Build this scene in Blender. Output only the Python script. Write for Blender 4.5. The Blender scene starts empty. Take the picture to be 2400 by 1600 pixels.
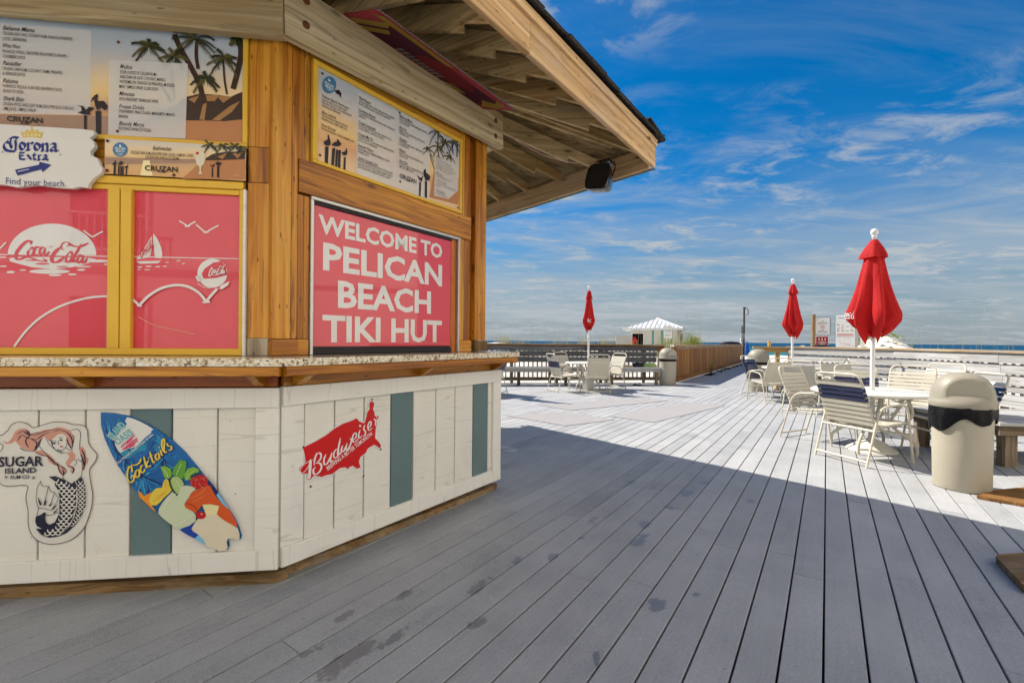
import bpy, math, random
from mathutils import Vector, Matrix
from mathutils.geometry import tessellate_polygon
sc=bpy.context.scene
col=sc.collection
R=math.radians
# ---------------------------------------------------------------- camera
EYE=1.25; ROLL=0.009
cd=bpy.data.cameras.new('camera'); cam=bpy.data.objects.new('camera',cd); col.objects.link(cam)
cd.lens=16.0; cd.sensor_width=36.0; cd.sensor_fit='HORIZONTAL'; cd.clip_start=.05; cd.clip_end=60000; cd.shift_y=-2/2400
c_,s_=math.cos(ROLL),math.sin(ROLL)
cam.matrix_world=Matrix(((c_,-s_,0,0),(0,0,-1,0),(s_,c_,0,EYE),(0,0,0,1)))
sc.camera=cam
# ---------------------------------------------------------------- sky and sun
SUN_AZ=R(-52.5); SUN_EL=R(45)      # sun stands ahead and to the left
wd=bpy.data.worlds.new('World'); sc.world=wd; wd.use_nodes=True
nt=wd.node_tree; nt.nodes.clear()
def wn(t,**k):
    n=nt.nodes.new(t)
    for a,b in k.items(): setattr(n,a,b)
    return n
def wl(a,b): nt.links.new(a,b)
sky=wn('ShaderNodeTexSky',sky_type='NISHITA'); sky.sun_disc=False; sky.sun_elevation=SUN_EL; sky.sun_rotation=SUN_AZ
sky.altitude=0; sky.air_density=1.0; sky.dust_density=.35; sky.ozone_density=3.2
tc=wn('ShaderNodeTexCoord'); sep=wn('ShaderNodeSeparateXYZ'); wl(tc.outputs['Generated'],sep.inputs[0])
def wmath(op,a,b=None,c=None,clamp=False):
    n=wn('ShaderNodeMath',operation=op); n.use_clamp=clamp
    for i,x in enumerate((a,b,c)):
        if x is None: continue
        if isinstance(x,(int,float)): n.inputs[i].default_value=x
        else: wl(x,n.inputs[i])
    return n.outputs[0]
zc=wmath('MAXIMUM',sep.outputs[2],0.0); zz=wmath('ADD',zc,.09)
px=wmath('DIVIDE',sep.outputs[0],zz); py=wmath('DIVIDE',sep.outputs[1],zz)
cmb=wn('ShaderNodeCombineXYZ'); wl(px,cmb.inputs[0]); wl(py,cmb.inputs[1])
def wnoise(scale,loc,rot,sc3,detail,rough,dist):
    m=wn('ShaderNodeMapping'); wl(cmb.outputs[0],m.inputs[0]); m.inputs['Location'].default_value=loc; m.inputs['Rotation'].default_value=(0,0,rot); m.inputs['Scale'].default_value=sc3
    n=wn('ShaderNodeTexNoise'); wl(m.outputs[0],n.inputs['Vector']); n.inputs['Scale'].default_value=scale; n.inputs['Detail'].default_value=detail; n.inputs['Roughness'].default_value=rough; n.inputs['Distortion'].default_value=dist
    return n.outputs['Fac']
def wramp(v,lo,hi):
    r=wn('ShaderNodeMapRange'); r.interpolation_type='SMOOTHSTEP'; wl(v,r.inputs[0]); r.inputs[1].default_value=lo; r.inputs[2].default_value=hi; return r.outputs[0]
streak=wramp(wnoise(.62,(3.1,1.7,0),R(-24),(1,2.4,1),6,.66,1.1),.44,.74)
veil=wramp(wnoise(.25,(7.3,.4,0),R(12),(1,1.9,1),4,.6,.5),.40,.70)
mott=wramp(wnoise(3.0,(4.4,8.1,0),R(-16),(1,1.6,1),6,.68,.5),.47,.68)
mmask=wramp(wnoise(.8,(5.2,3.7,0),R(-10),(1,1.6,1),3,.55,.4),.42,.60)
puffs=wramp(wnoise(4.2,(1.2,5.1,0),R(-10),(1,1.2,1),6,.60,.35),.52,.66)
pmask=wramp(wnoise(.75,(6.3,2.4,0),0,(1,1,1),2,.5,.2),.50,.64)
low=wramp(zc,.60,.03)                     # cirrus thickens with distance towards the horizon
hz=wramp(zc,.36,.0)
c1=wmath('MULTIPLY',streak,wmath('ADD',wmath('MULTIPLY',low,.62),.10))
c2=wmath('MULTIPLY',veil,wmath('ADD',wmath('MULTIPLY',low,.62),.03))
c3=wmath('MULTIPLY',wmath('MULTIPLY',puffs,pmask),.48)
c4=wmath('MULTIPLY',wmath('MULTIPLY',mott,mmask),wmath('ADD',wmath('MULTIPLY',low,.75),.22))
cl=wmath('ADD',wmath('ADD',c1,c2),wmath('ADD',c3,c4),clamp=True)
gm=wn('ShaderNodeHueSaturation'); gm.inputs['Saturation'].default_value=1.8; gm.inputs['Value'].default_value=.47; wl(sky.outputs[0],gm.inputs['Color'])
mh=wn('ShaderNodeMix',data_type='RGBA'); wl(wmath('MULTIPLY',hz,.92),mh.inputs[0]); wl(gm.outputs[0],mh.inputs[6]); mh.inputs[7].default_value=(1.00,1.24,1.46,1)
mixc=wn('ShaderNodeMix',data_type='RGBA'); wl(cl,mixc.inputs[0]); wl(mh.outputs[2],mixc.inputs[6]); mixc.inputs[7].default_value=(1.75,1.92,2.08,1)
bg=wn('ShaderNodeBackground'); wl(mixc.outputs[2],bg.inputs[0]); bg.inputs[1].default_value=.10
wo=wn('ShaderNodeOutputWorld'); wl(bg.outputs[0],wo.inputs[0])
sl=bpy.data.lights.new('sun','SUN'); sl.energy=3.0; sl.angle=R(.5); sl.color=(1,.93,.82)
so=bpy.data.objects.new('sun',sl); col.objects.link(so); so.location=(-20,16,30)
so.rotation_euler=Vector((-math.sin(SUN_AZ)*math.cos(SUN_EL),-math.cos(SUN_AZ)*math.cos(SUN_EL),-math.sin(SUN_EL))).to_track_quat('-Z','Y').to_euler()
vs=sc.view_settings; vs.view_transform='Standard'; vs.look='None'; vs.gamma=1; vs.use_curve_mapping=False; vs.exposure=1.42
cy=sc.cycles
cy.use_denoising=True; cy.use_adaptive_sampling=True; cy.adaptive_threshold=.02; cy.max_bounces=5; cy.diffuse_bounces=3; cy.glossy_bounces=2; cy.transmission_bounces=6; cy.transparent_max_bounces=8; cy.caustics_reflective=False; cy.caustics_refractive=False
try: cy.denoiser='OPENIMAGEDENOISE'; cy.denoising_prefilter='ACCURATE'
except Exception: pass
# ---------------------------------------------------------------- material helpers
MATS={}
class G:                                   # tiny node-graph helper
    def __init__(s,name,rough=.6,spec=.3):
        m=bpy.data.materials.new(name); m.use_nodes=True; s.m=m; s.nt=m.node_tree; s.b=s.nt.nodes['Principled BSDF']
        s.b.inputs['Roughness'].default_value=rough; s.b.inputs['Specular IOR Level'].default_value=spec; MATS[name]=m; s._obj=None
    def n(s,t,**k):
        x=s.nt.nodes.new(t)
        for a,b in k.items(): setattr(x,a,b)
        return x
    def l(s,a,b): s.nt.links.new(a,b)
    def math(s,op,a,b=None,c=None,clamp=False):
        x=s.n('ShaderNodeMath',operation=op); x.use_clamp=clamp
        for i,v in enumerate((a,b,c)):
            if v is None: continue
            if isinstance(v,(int,float)): x.inputs[i].default_value=v
            else: s.l(v,x.inputs[i])
        return x.outputs[0]
    def obj(s):                            # object coordinates shifted per object so that no two boards share a grain
        if s._obj is None:
            t=s.n('ShaderNodeTexCoord'); oi=s.n('ShaderNodeObjectInfo'); v=s.n('ShaderNodeVectorMath',operation='MULTIPLY_ADD')
            cb=s.n('ShaderNodeCombineXYZ')
            for i in range(3): s.l(oi.outputs['Random'],cb.inputs[i])
            s.l(cb.outputs[0],v.inputs[0]); v.inputs[1].default_value=(43.0,17.0,29.0); s.l(t.outputs['Object'],v.inputs[2]); s._obj=v.outputs[0]; s._rnd=oi.outputs['Random']
        return s._obj
    def pos(s): return s.n('ShaderNodeNewGeometry').outputs['Position']
    def map(s,v,scale,loc=(0,0,0),rot=(0,0,0)):
        x=s.n('ShaderNodeMapping'); s.l(v,x.inputs[0]); x.inputs['Scale'].default_value=scale; x.inputs['Location'].default_value=loc; x.inputs['Rotation'].default_value=rot; return x.outputs[0]
    def noise(s,v,scale,detail=4,rough=.55,dist=0):
        x=s.n('ShaderNodeTexNoise'); s.l(v,x.inputs['Vector']); x.inputs['Scale'].default_value=scale; x.inputs['Detail'].default_value=detail; x.inputs['Roughness'].default_value=rough; x.inputs['Distortion'].default_value=dist; return x.outputs['Fac']
    def vor(s,v,scale,rnd=1,out='Distance'):
        x=s.n('ShaderNodeTexVoronoi'); s.l(v,x.inputs['Vector']); x.inputs['Scale'].default_value=scale; x.inputs['Randomness'].default_value=rnd; return x.outputs[out]
    def ramp(s,v,lo,hi,a=0,b=1):
        x=s.n('ShaderNodeMapRange'); x.interpolation_type='SMOOTHSTEP'; s.l(v,x.inputs[0]); x.inputs[1].default_value=lo; x.inputs[2].default_value=hi; x.inputs[3].default_value=a; x.inputs[4].default_value=b; return x.outputs[0]
    def cr(s,v,stops):
        x=s.n('ShaderNodeValToRGB'); s.l(v,x.inputs[0]); e=x.color_ramp.elements
        while len(e)<len(stops): e.new(.5)
        for q,(p,c) in zip(e,stops): q.position=p; q.color=(*c,1)
        return x.outputs[0]
    def mix(s,f,a,b,mode='MIX'):
        x=s.n('ShaderNodeMix',data_type='RGBA',blend_type=mode)
        for i,v in ((0,f),(6,a),(7,b)):
            if isinstance(v,(int,float)): x.inputs[i].default_value=v
            elif isinstance(v,tuple): x.inputs[i].default_value=(*v,1)
            else: s.l(v,x.inputs[i])
        return x.outputs[2]
    def color(s,c):
        if isinstance(c,tuple): s.b.inputs['Base Color'].default_value=(*c,1)
        else: s.l(c,s.b.inputs['Base Color'])
    def rough(s,v): s.l(v,s.b.inputs['Roughness'])
    def bump(s,h,strength=.3,dist=.01):
        x=s.n('ShaderNodeBump'); s.l(h,x.inputs['Height']); x.inputs['Strength'].default_value=strength; x.inputs['Distance'].default_value=dist; s.l(x.outputs[0],s.b.inputs['Normal'])
def wood(name,dark,mid,light,rough=.6,spec=.25,grain=1.0,knots=True,coat=0,weather=None,wamt=.0,fine=.35):
    g=G(name,rough,spec); o=g.obj()
    # growth rings seen as long wavering bands along the board (local x)
    warp=g.noise(g.map(o,(.7,5,5)),1.0,3,.5,.0)
    o2=g.n('ShaderNodeVectorMath',operation='MULTIPLY_ADD'); cb=g.n('ShaderNodeCombineXYZ'); g.l(warp,cb.inputs[1]); g.l(warp,cb.inputs[2]); g.l(cb.outputs[0],o2.inputs[0]); o2.inputs[1].default_value=(0,.22,.22); g.l(o,o2.inputs[2]); ov=o2.outputs[0]
    kn=None
    if knots:
        kv=g.vor(g.map(o,(2.3,6.5,6.5)),1.0); kn=g.ramp(kv,.14,.05); halo=g.ramp(kv,.42,.08); nl=g.ramp(g.vor(g.map(o,(7,24,24),(2,3,1)),1.0),.13,.08)
    rings=g.noise(g.map(ov,(.35*grain,26*grain,26*grain)),1.0,3,.5,.35)
    streak=g.noise(g.map(o,(1.3,150,150)),1.0,3,.6)
    tone=g.noise(g.map(o,(.55,2,2)),1.0,2,.5)
    f=g.math('ADD',g.math('MULTIPLY',rings,.62),g.math('MULTIPLY',streak,fine*.7)); f=g.math('ADD',f,g.math('MULTIPLY',g.math('SUBTRACT',tone,.5),.45))
    f=g.math('ADD',f,g.math('MULTIPLY',g.math('SUBTRACT',g._rnd,.5),.24))
    line=g.ramp(g.noise(g.map(ov,(.22*grain,44*grain,44*grain),(3,1,2)),1.0,2,.5,.2),.55,.66)
    c=g.cr(f,[(.30,dark),(.47,mid),(.66,light)]); c=g.mix(g.math('MULTIPLY',line,.58),c,tuple(x*.62 for x in dark))
    if kn is not None:
        c=g.mix(g.math('MULTIPLY',halo,.35),c,tuple(x*.62 for x in mid)); c=g.mix(g.math('MULTIPLY',kn,.85),c,tuple(x*.30 for x in dark)); c=g.mix(g.math('MULTIPLY',nl,.7),c,tuple(x*.22 for x in dark))
    if weather:
        w=g.ramp(g.noise(g.map(o,(1.2,6,6)),1.0,5,.6),.45,.75); c=g.mix(g.math('MULTIPLY',w,wamt),c,weather)
    g.color(c); g.bump(g.math('ADD',g.math('MULTIPLY',streak,.6),g.math('MULTIPLY',rings,.6)),.25,.003)
    if coat: g.b.inputs['Coat Weight'].default_value=coat; g.b.inputs['Coat Roughness'].default_value=.25
    return g.m
def paint(name,c,rough=.5,spec=.3,var=.12,scale=6,dirt=None,damt=.3,bump=.0,brush=False,coat=0,metal=0,fleck=False):
    g=G(name,rough,spec); o=g.obj(); n=g.noise(o,scale,5,.6); a=tuple(x*(1-var) for x in c); b=tuple(min(1,x*(1+var*.6)) for x in c)
    cc=g.mix(n,a,b)
    if brush:
        br=g.noise(g.map(o,(90,90,2.0)),1.0,4,.6); cc=g.mix(g.math('MULTIPLY',g.ramp(br,.4,.75),.22),cc,tuple(x*.8 for x in c)); hb=br
    if dirt:
        d=g.ramp(g.noise(o,scale*.45,6,.65,.5),.52,.78); cc=g.mix(g.math('MULTIPLY',d,damt),cc,dirt)
    if fleck:
        fk=g.ramp(g.vor(g.map(o,(1,1,1),(3,1,2)),7.5),.045,.03); cc=g.mix(g.math('MULTIPLY',fk,.6),cc,(.12,.10,.08)); sc2=g.ramp(g.noise(g.map(o,(2,14,14)),1.0,5,.7,.6),.62,.74); cc=g.mix(g.math('MULTIPLY',sc2,.22),cc,(.42,.38,.31)); ln=g.ramp(g.math('ABSOLUTE',g.math('SUBTRACT',g.noise(g.map(o,(13,.6,.6)),1.0,1,.4),.5)),.010,.003); cc=g.mix(g.math('MULTIPLY',ln,.28),cc,(.35,.32,.27))
    g.color(cc)
    if bump: g.bump(br if brush else g.noise(o,scale*9,3,.6),bump,.003)
    g.rough(g.ramp(n,0,1,max(.02,rough-.08),min(1,rough+.1)))
    if coat: g.b.inputs['Coat Weight'].default_value=coat; g.b.inputs['Coat Roughness'].default_value=.06
    if metal: g.b.inputs['Metallic'].default_value=metal
    return g.m
def flat(name,c,rough=.5,spec=.3,coat=0):
    g=G(name,rough,spec); g.color(c)
    n=g.noise(g.obj(),9,3,.5); g.color(g.mix(n,tuple(x*.93 for x in c),tuple(min(1,x*1.05) for x in c)))
    if coat: g.b.inputs['Coat Weight'].default_value=coat; g.b.inputs['Coat Roughness'].default_value=.03
    return g.m
# ---------------------------------------------------------------- geometry helpers
def W(o): return (W(o.parent)@o.matrix_parent_inverse@o.matrix_basis) if o.parent else o.matrix_basis.copy()
def setp(o,parent,keep=True):
    if parent is not None:
        o.parent=parent
        if keep: o.matrix_parent_inverse=W(parent).inverted()
def tag(o,label=None,cat=None,group=None,kind=None):
    if label: o['label']=label
    if cat: o['category']=cat
    if group: o['group']=group
    if kind: o['kind']=kind
    return o
def empty(name,loc=(0,0,0),label=None,cat=None,group=None,rz=0):
    o=bpy.data.objects.new(name,None); col.objects.link(o); o.empty_display_size=.1
    o.matrix_basis=Matrix.Translation(loc)@Matrix.Rotation(rz,4,'Z'); return tag(o,label,cat,group)
def mesh(name,v,f,mat,smooth=False):
    me=bpy.data.meshes.new(name); me.from_pydata([tuple(p) for p in v],[],f); me.materials.append(MATS[mat] if isinstance(mat,str) else mat)
    if smooth is True: me.polygons.foreach_set('use_smooth',[True]*len(me.polygons))
    elif smooth: me.polygons.foreach_set('use_smooth',smooth)
    me.update(); return me
def put(name,me,parent=None,M=None,keep=True):
    o=bpy.data.objects.new(name,me); col.objects.link(o)
    if M is not None: o.matrix_basis=M
    setp(o,parent,keep); return o
class MB:
    def __init__(s): s.v=[];s.f=[];s.s=[]
    def add(s,v,f,smooth=False,M=None):
        b=len(s.v)
        if M is not None: v=[M@Vector(p) for p in v]
        s.v+=[tuple(p) for p in v]; s.f+=[tuple(i+b for i in q) for q in f]; s.s+=[smooth]*len(f)
    def box(s,c,d,M=None,ch=0):
        x,y,z=(k/2 for k in d); cx,cy_,cz=c
        if ch<=0:
            v=[(cx+i*x,cy_+j*y,cz+k*z) for i in (-1,1) for j in (-1,1) for k in (-1,1)]
            s.add(v,[(0,1,3,2),(4,6,7,5),(0,4,5,1),(2,3,7,6),(0,2,6,4),(1,5,7,3)],False,M)
        else:
            v=[];pr=[(-y,-z+ch),(-y+ch,-z),(y-ch,-z),(y,-z+ch),(y,z-ch),(y-ch,z),(-y+ch,z),(-y,z-ch)]
            for i in (-1,1):
                for a,b in pr: v.append((cx+i*x,cy_+a,cz+b))
            f=[tuple(range(7,-1,-1)),tuple(range(8,16))]+[(i,(i+1)%8,8+(i+1)%8,8+i) for i in range(8)]
            s.add(v,f,False,M)
    def prism(s,pts,z0,z1,M=None,back=True):
        n=len(pts); a=sum(pts[i][0]*pts[(i+1)%n][1]-pts[(i+1)%n][0]*pts[i][1] for i in range(n))
        if a<0: pts=pts[::-1]
        tr=tessellate_polygon([[Vector((p[0],p[1],0)) for p in pts]])
        v=[(p[0],p[1],z1) for p in pts]+[(p[0],p[1],z0) for p in pts]
        f=[]
        for t in tr:
            (ax,ay),(bx,by),(cx,cy_)=pts[t[0]][:2],pts[t[1]][:2],pts[t[2]][:2]
            if (bx-ax)*(cy_-ay)-(cx-ax)*(by-ay)<0: t=(t[0],t[2],t[1])
            f.append(tuple(t))
            if back: f.append(tuple(n+k for k in (t[0],t[2],t[1])))
        if z1!=z0: f+=[(n+i,n+(i+1)%n,(i+1)%n,i) for i in range(n)]
        s.add(v,f,False,M)
    def tube(s,path,r,n=8,cap=True,closed=False,M=None):
        P=[Vector(p) for p in path]; m=len(P); v=[]; up=Vector((0,0,1)); prev=None
        for i in range(m):
            a=P[i-1] if (i>0 or closed) else P[i]; b=P[(i+1)%m] if (i<m-1 or closed) else P[i]
            t=(b-a).normalized()
            if prev is None:
                k=up if abs(t.z)<.9 else Vector((1,0,0)); x=t.cross(k).normalized()
            else: x=(prev-t*prev.dot(t)).normalized()
            prev=x; y=t.cross(x); rr=r[i] if isinstance(r,(list,tuple)) else r
            for j in range(n):
                q=2*math.pi*j/n; v.append(P[i]+x*(rr*math.cos(q))+y*(rr*math.sin(q)))
        f=[]
        for i in range(m if closed else m-1):
            for j in range(n): f.append((i*n+j,i*n+(j+1)%n,((i+1)%m)*n+(j+1)%n,((i+1)%m)*n+j))
        s.add(v,f,True,M)
        if cap and not closed: s.add(v[:n],[tuple(range(n-1,-1,-1))],False,M); s.add(v[-n:],[tuple(range(n))],False,M)
    def lathe(s,prof,n=24,M=None,fn=None,smooth=True):
        v=[]
        for r,z in prof:
            for j in range(n):
                q=2*math.pi*j/n; rr=r if fn is None else fn(r,z,q); v.append((rr*math.cos(q),rr*math.sin(q),z))
        f=[(i*n+j,i*n+(j+1)%n,(i+1)*n+(j+1)%n,(i+1)*n+j) for i in range(len(prof)-1) for j in range(n)]
        s.add(v,f,smooth,M)
    def build(s,name,mat,parent=None,M=None,keep=True):
        return put(name,mesh(name,s.v,s.f,mat,s.s),parent,M,keep)
def basis(o,x,y,z): return Matrix(((x[0],y[0],z[0],o[0]),(x[1],y[1],z[1],o[1]),(x[2],y[2],z[2],o[2]),(0,0,0,1)))
def smoothpath(p,k=4):
    P=[Vector(q) for q in p]
    if len(P)<3: return P
    out=[]
    for i in range(len(P)-1):
        a=P[i-1] if i else P[0]*2-P[1]; b=P[i]; c=P[i+1]; d=P[i+2] if i+2<len(P) else P[-1]*2-P[-2]
        for j in range(k):
            t=j/k; out.append(.5*((2*b)+(c-a)*t+(2*a-5*b+4*c-d)*t*t+(3*b-a-3*c+d)*t**3))
    out.append(P[-1]); return out
_bc={}
def board(name,p0,p1,w,t,mat,parent=None,up=(0,0,1),ch=.003):
    p0=Vector(p0);p1=Vector(p1);x=(p1-p0);L=x.length;x.normalize();u=Vector(up);z=(u-x*u.dot(x)).normalized();y=z.cross(x)
    key=(name,round(L,3),round(w,4),round(t,4),mat)
    if key not in _bc:
        b=MB(); b.box((0,0,0),(L,w,t),None,min(ch,t*.3,w*.3)); _bc[key]=mesh(name,b.v,b.f,mat)
    return put(name,_bc[key],parent,basis((p0+p1)/2,x,y,z))
def copy_tree(o,parent=None):
    c=o.copy(); col.objects.link(c)
    if parent is not None: c.parent=parent; c.matrix_parent_inverse=o.matrix_parent_inverse.copy()
    for ch in list(o.children): copy_tree(ch,c)
    return c
# ================================================================ materials
wood('orange_wood',(.25,.07,.004),(.54,.205,.012),(.74,.37,.045),.42,.35,1.0,True,.2,(.20,.10,.03),.25)
wood('red_wood',(.28,.06,.006),(.52,.14,.014),(.66,.23,.03),.45,.35,1.0,True,.2)
wood('beam_wood',(.40,.29,.14),(.63,.51,.30),(.76,.65,.43),.65,.2,.8,True,0,(.36,.36,.31),.25)
wood('rafter_wood',(.36,.22,.075),(.64,.45,.20),(.78,.60,.33),.7,.2,.9,True,0,(.24,.26,.17),.5)
wood('fascia_wood',(.42,.24,.10),(.66,.43,.21),(.78,.57,.33),.65,.2,.7,True,0,(.46,.41,.36),.4)
wood('weathered_wood',(.10,.07,.045),(.22,.16,.10),(.34,.27,.19),.8,.15,1.1,True,0,(.30,.28,.25),.5)
wood('skirt_wood',(.14,.08,.03),(.33,.20,.085),(.47,.33,.17),.7,.2,.8,True,0,(.40,.34,.26),.5)
wood('fence_wood',(.17,.06,.010),(.33,.135,.020),(.46,.22,.045),.65,.2,1.0,True,0,(.20,.12,.05),.4)
wood('rail_cap_wood',(.26,.17,.09),(.41,.29,.16),(.52,.40,.25),.7,.2,.9,False,0,(.36,.34,.31),.5)
wood('new_wood',(.42,.24,.07),(.58,.37,.13),(.68,.48,.22),.6,.25,.9,True)
wood('grey_bench_wood',(.30,.295,.28),(.45,.445,.43),(.56,.555,.535),.75,.2,1.0,False,0,(.32,.31,.30),.5)
wood('backlit_plank_wood',(.075,.078,.085),(.13,.135,.145),(.19,.195,.205),.7,.2,1.0,False)  # bench back planks against the sun, their shade put into the colour
wood('bare_wood',(.30,.24,.17),(.47,.40,.30),(.58,.51,.41),.75,.2,1.0,True,0,(.12,.07,.03),.35)
wood('ply_wood',(.10,.06,.025),(.30,.20,.085),(.44,.33,.16),.7,.2,.6,False,0,(.06,.04,.02),.6)
paint('white_siding',(.80,.765,.68),.55,.3,.05,5,(.55,.52,.45),.35,.22,True,0,0,True)
paint('white_trim',(.82,.79,.715),.5,.3,.045,4,(.58,.55,.48),.32,.10,False,0,0,True)
paint('slate_paint',(.135,.205,.21),.6,.3,.10,5,(.09,.14,.14),.4,.25,True)
paint('yellow_paint',(.78,.47,.045),.42,.4,.08,5,(.60,.34,.03),.35,.05)
paint('white_metal',(.70,.70,.68),.35,.4,.05,8)
paint('alu',(.55,.54,.50),.35,.5,.1,10,None,0,0,False,0,.8)
paint('steel_pan',(.42,.41,.39),.35,.5,.15,10,(.25,.2,.15),.3,0,False,0,.6)
flat('black_rubber',(.012,.012,.014),.5,.4)
paint('rust',(.16,.055,.025),.8,.3,.35,60)
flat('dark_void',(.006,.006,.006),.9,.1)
def granite():
    g=G('granite',.12,.5); o=g.obj(); v=g.vor(o,85,1,'Color'); sp=g.n('ShaderNodeSeparateColor'); g.l(v,sp.inputs[0])
    n=g.noise(o,26,5,.7); f=g.math('ADD',g.math('MULTIPLY',sp.outputs[0],.6),g.math('MULTIPLY',n,.55))
    g.color(g.cr(f,[(.22,(.035,.025,.018)),(.33,(.30,.20,.11)),(.48,(.60,.49,.32)),(.70,(.74,.66,.50)),(.9,(.80,.76,.66))]))
granite()
def shingle():
    g=G('shingle',.95,.1); o=g.obj(); n=g.noise(o,60,4,.7); m=g.noise(o,5,3,.6); g.color(g.mix(g.math('MULTIPLY',n,m),(.018,.018,.022),(.12,.105,.085))); g.bump(n,.8,.006)
shingle()
# deck: grey composite boards, speckled, with wet stains that lie where the photograph shows them
STAINS=[(-.162,2.308,.13,.035,34),(-.149,2.006,.075,.035,34),(-.622,1.777,.19,.055,36),(-.80,1.82,.11,.035,40),(-.50,1.895,.14,.05,38),(-.749,2.053,.065,.032,20),(.036,2.59,.075,.035,30),(.246,2.634,.055,.035,40),(.914,3.107,.10,.06,30),(.819,2.872,.12,.05,34),(.58,3.195,.08,.05,34),(.925,2.256,.04,.025,60),(.343,1.789,.045,.02,10),(.70,2.154,.10,.05,30),(.14,5.40,.2,.07,36),(1.727,4.066,.16,.05,34),(1.055,4.046,.10,.06,34),(1.45,3.75,.13,.05,34),(-.52,2.225,.06,.03,30),(1.2,3.45,.07,.05,0),(.45,2.9,.05,.03,30),(1.9,3.6,.07,.03,30)]
SPOTS=[(-.06,5.33,.10,.09,0),(.015,5.18,.09,.08,0)]
def deckmat(name,stains):
    g=G(name,.68,.3); o=g.obj(); p=g.pos()
    tone=g.noise(g.map(o,(.5,3,3)),1.0,3,.6); sp=g.noise(o,120,3,.75); blot=g.noise(p,2.2,6,.62,.3); str_=g.noise(g.map(o,(2.5,60,60)),1.0,3,.6)
    f=g.math('ADD',g.math('MULTIPLY',tone,.30),g.math('MULTIPLY',sp,.62)); f=g.math('SUBTRACT',f,.115); f=g.math('ADD',f,g.math('MULTIPLY',blot,.42)); f=g.math('SUBTRACT',f,.06); f=g.math('ADD',f,g.math('MULTIPLY',str_,.14)); f=g.math('ADD',f,g.math('MULTIPLY',g.math('SUBTRACT',g._rnd,.5),.11))
    c=g.cr(f,[(.28,(.205,.211,.220)),(.50,(.335,.341,.350)),(.76,(.455,.458,.462))])
    fl=g.ramp(g.vor(o,9),.055,.03); c=g.mix(g.math('MULTIPLY',fl,.55),c,(.12,.12,.12))
    fl2=g.ramp(g.vor(g.map(o,(1,1,1),(5,2,7)),6),.04,.02); c=g.mix(g.math('MULTIPLY',fl2,.5),c,(.62,.61,.58))
    if stains:
        edge=g.noise(p,26,4,.6); edge2=g.noise(p,7,3,.6)
        def mask(L):
            tot=None
            for x,y,a,b,ang in L:
                m=g.map(p,(1,1,1),(0,0,0)); v=g.n('ShaderNodeVectorMath',operation='SUBTRACT'); g.l(p,v.inputs[0]); v.inputs[1].default_value=(x,y,0)
                r=g.n('ShaderNodeVectorRotate',rotation_type='Z_AXIS'); g.l(v.outputs[0],r.inputs['Vector']); r.inputs['Angle'].default_value=-R(90-ang)
                s=g.n('ShaderNodeVectorMath',operation='MULTIPLY'); g.l(r.outputs[0],s.inputs[0]); s.inputs[1].default_value=(1.25/a,1.25/b,0)
                l=g.n('ShaderNodeVectorMath',operation='LENGTH'); g.l(s.outputs[0],l.inputs[0]); d=l.outputs['Value']
                tot=d if tot is None else g.math('MINIMUM',tot,d)
            return g.math('ADD',tot,g.math('MULTIPLY',g.math('SUBTRACT',g.math('ADD',g.math('MULTIPLY',edge,.7),g.math('MULTIPLY',edge2,1.1)),.9),2.6))
        st=g.ramp(mask(STAINS),1.05,.75); c=g.mix(g.math('MULTIPLY',st,.55),c,(.085,.09,.10))
        s2=g.ramp(mask(SPOTS),1.0,.8); c=g.mix(g.math('MULTIPLY',s2,.6),c,(.62,.66,.68))
        g.rough(g.math('SUBTRACT',.68,g.math('MULTIPLY',st,.38)))
    g.color(c); g.bump(g.math('ADD',sp,g.math('MULTIPLY',str_,.6)),.22,.002)
    return g.m
deckmat('deck_near',True); deckmat('deck_far',False)
def sandmat():
    g=G('sand',.95,.1); p=g.pos(); n=g.noise(p,1.3,6,.6); m=g.noise(p,14,4,.7); foot=g.vor(g.map(p,(1,1,.2)),2.2)
    g.color(g.cr(g.math('ADD',g.math('MULTIPLY',n,.6),g.math('MULTIPLY',m,.4)),[(.3,(.62,.57,.49)),(.7,(.80,.77,.70))])); g.bump(g.math('ADD',m,g.math('MULTIPLY',foot,.8)),.5,.04)
sandmat()
def seamat():
    g=G('sea',.6,.04); p=g.pos(); sx=g.n('ShaderNodeSeparateXYZ'); g.l(p,sx.inputs[0])
    d=g.ramp(sx.outputs[1],150,420); w=g.noise(g.map(p,(.05,.25,1)),1.0,5,.6,.4)
    a=g.mix(d,(.03,.17,.19),(.008,.055,.115)); c=g.mix(g.ramp(w,.3,.75),a,(.010,.085,.15)); g.color(g.mix(.5,a,c))
    g.bump(g.noise(g.map(p,(.35,1.1,1)),1.0,4,.6),.5,.4)
seamat()
# ================================================================ sea, sand
mb=MB(); mb.add([(-30000,118,-2.2),(30000,118,-2.2),(30000,40000,-2.2),(-30000,40000,-2.2)],[(0,1,2,3)]); tag(mb.build('sea','sea'),kind='structure')
F0=Vector((5.075,14.10,0)); FD=Vector((.545,.839,0)).normalized(); FN=Vector((FD.y,-FD.x,0))      # left side fence of the walkway, FN points to the walkway
def ss(a,b,x):
    t=max(0,min(1,(x-a)/(b-a))); return t*t*(3-2*t)
DUNES=[(-8,21,5,3.2,1.9),(-1.5,23,4,3,1.86),(3.5,22,3.2,2.6,1.88),(7.2,21.5,2.0,2.4,1.85),(9.2,24,1.6,3,1.9),(10.5,31,4,4,.9),(-18,24,7,5,2.2),(11.9,14.6,1.0,1.5,2.35),(10.4,15.2,1.0,1.6,1.9),(16.5,16.5,2.5,2,1.35),(21,20,4,3,1.5),(-30,35,9,6,1.8),(34,40,10,6,1.2),(15.5,20.5,1.4,2.2,1.2)]
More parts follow.
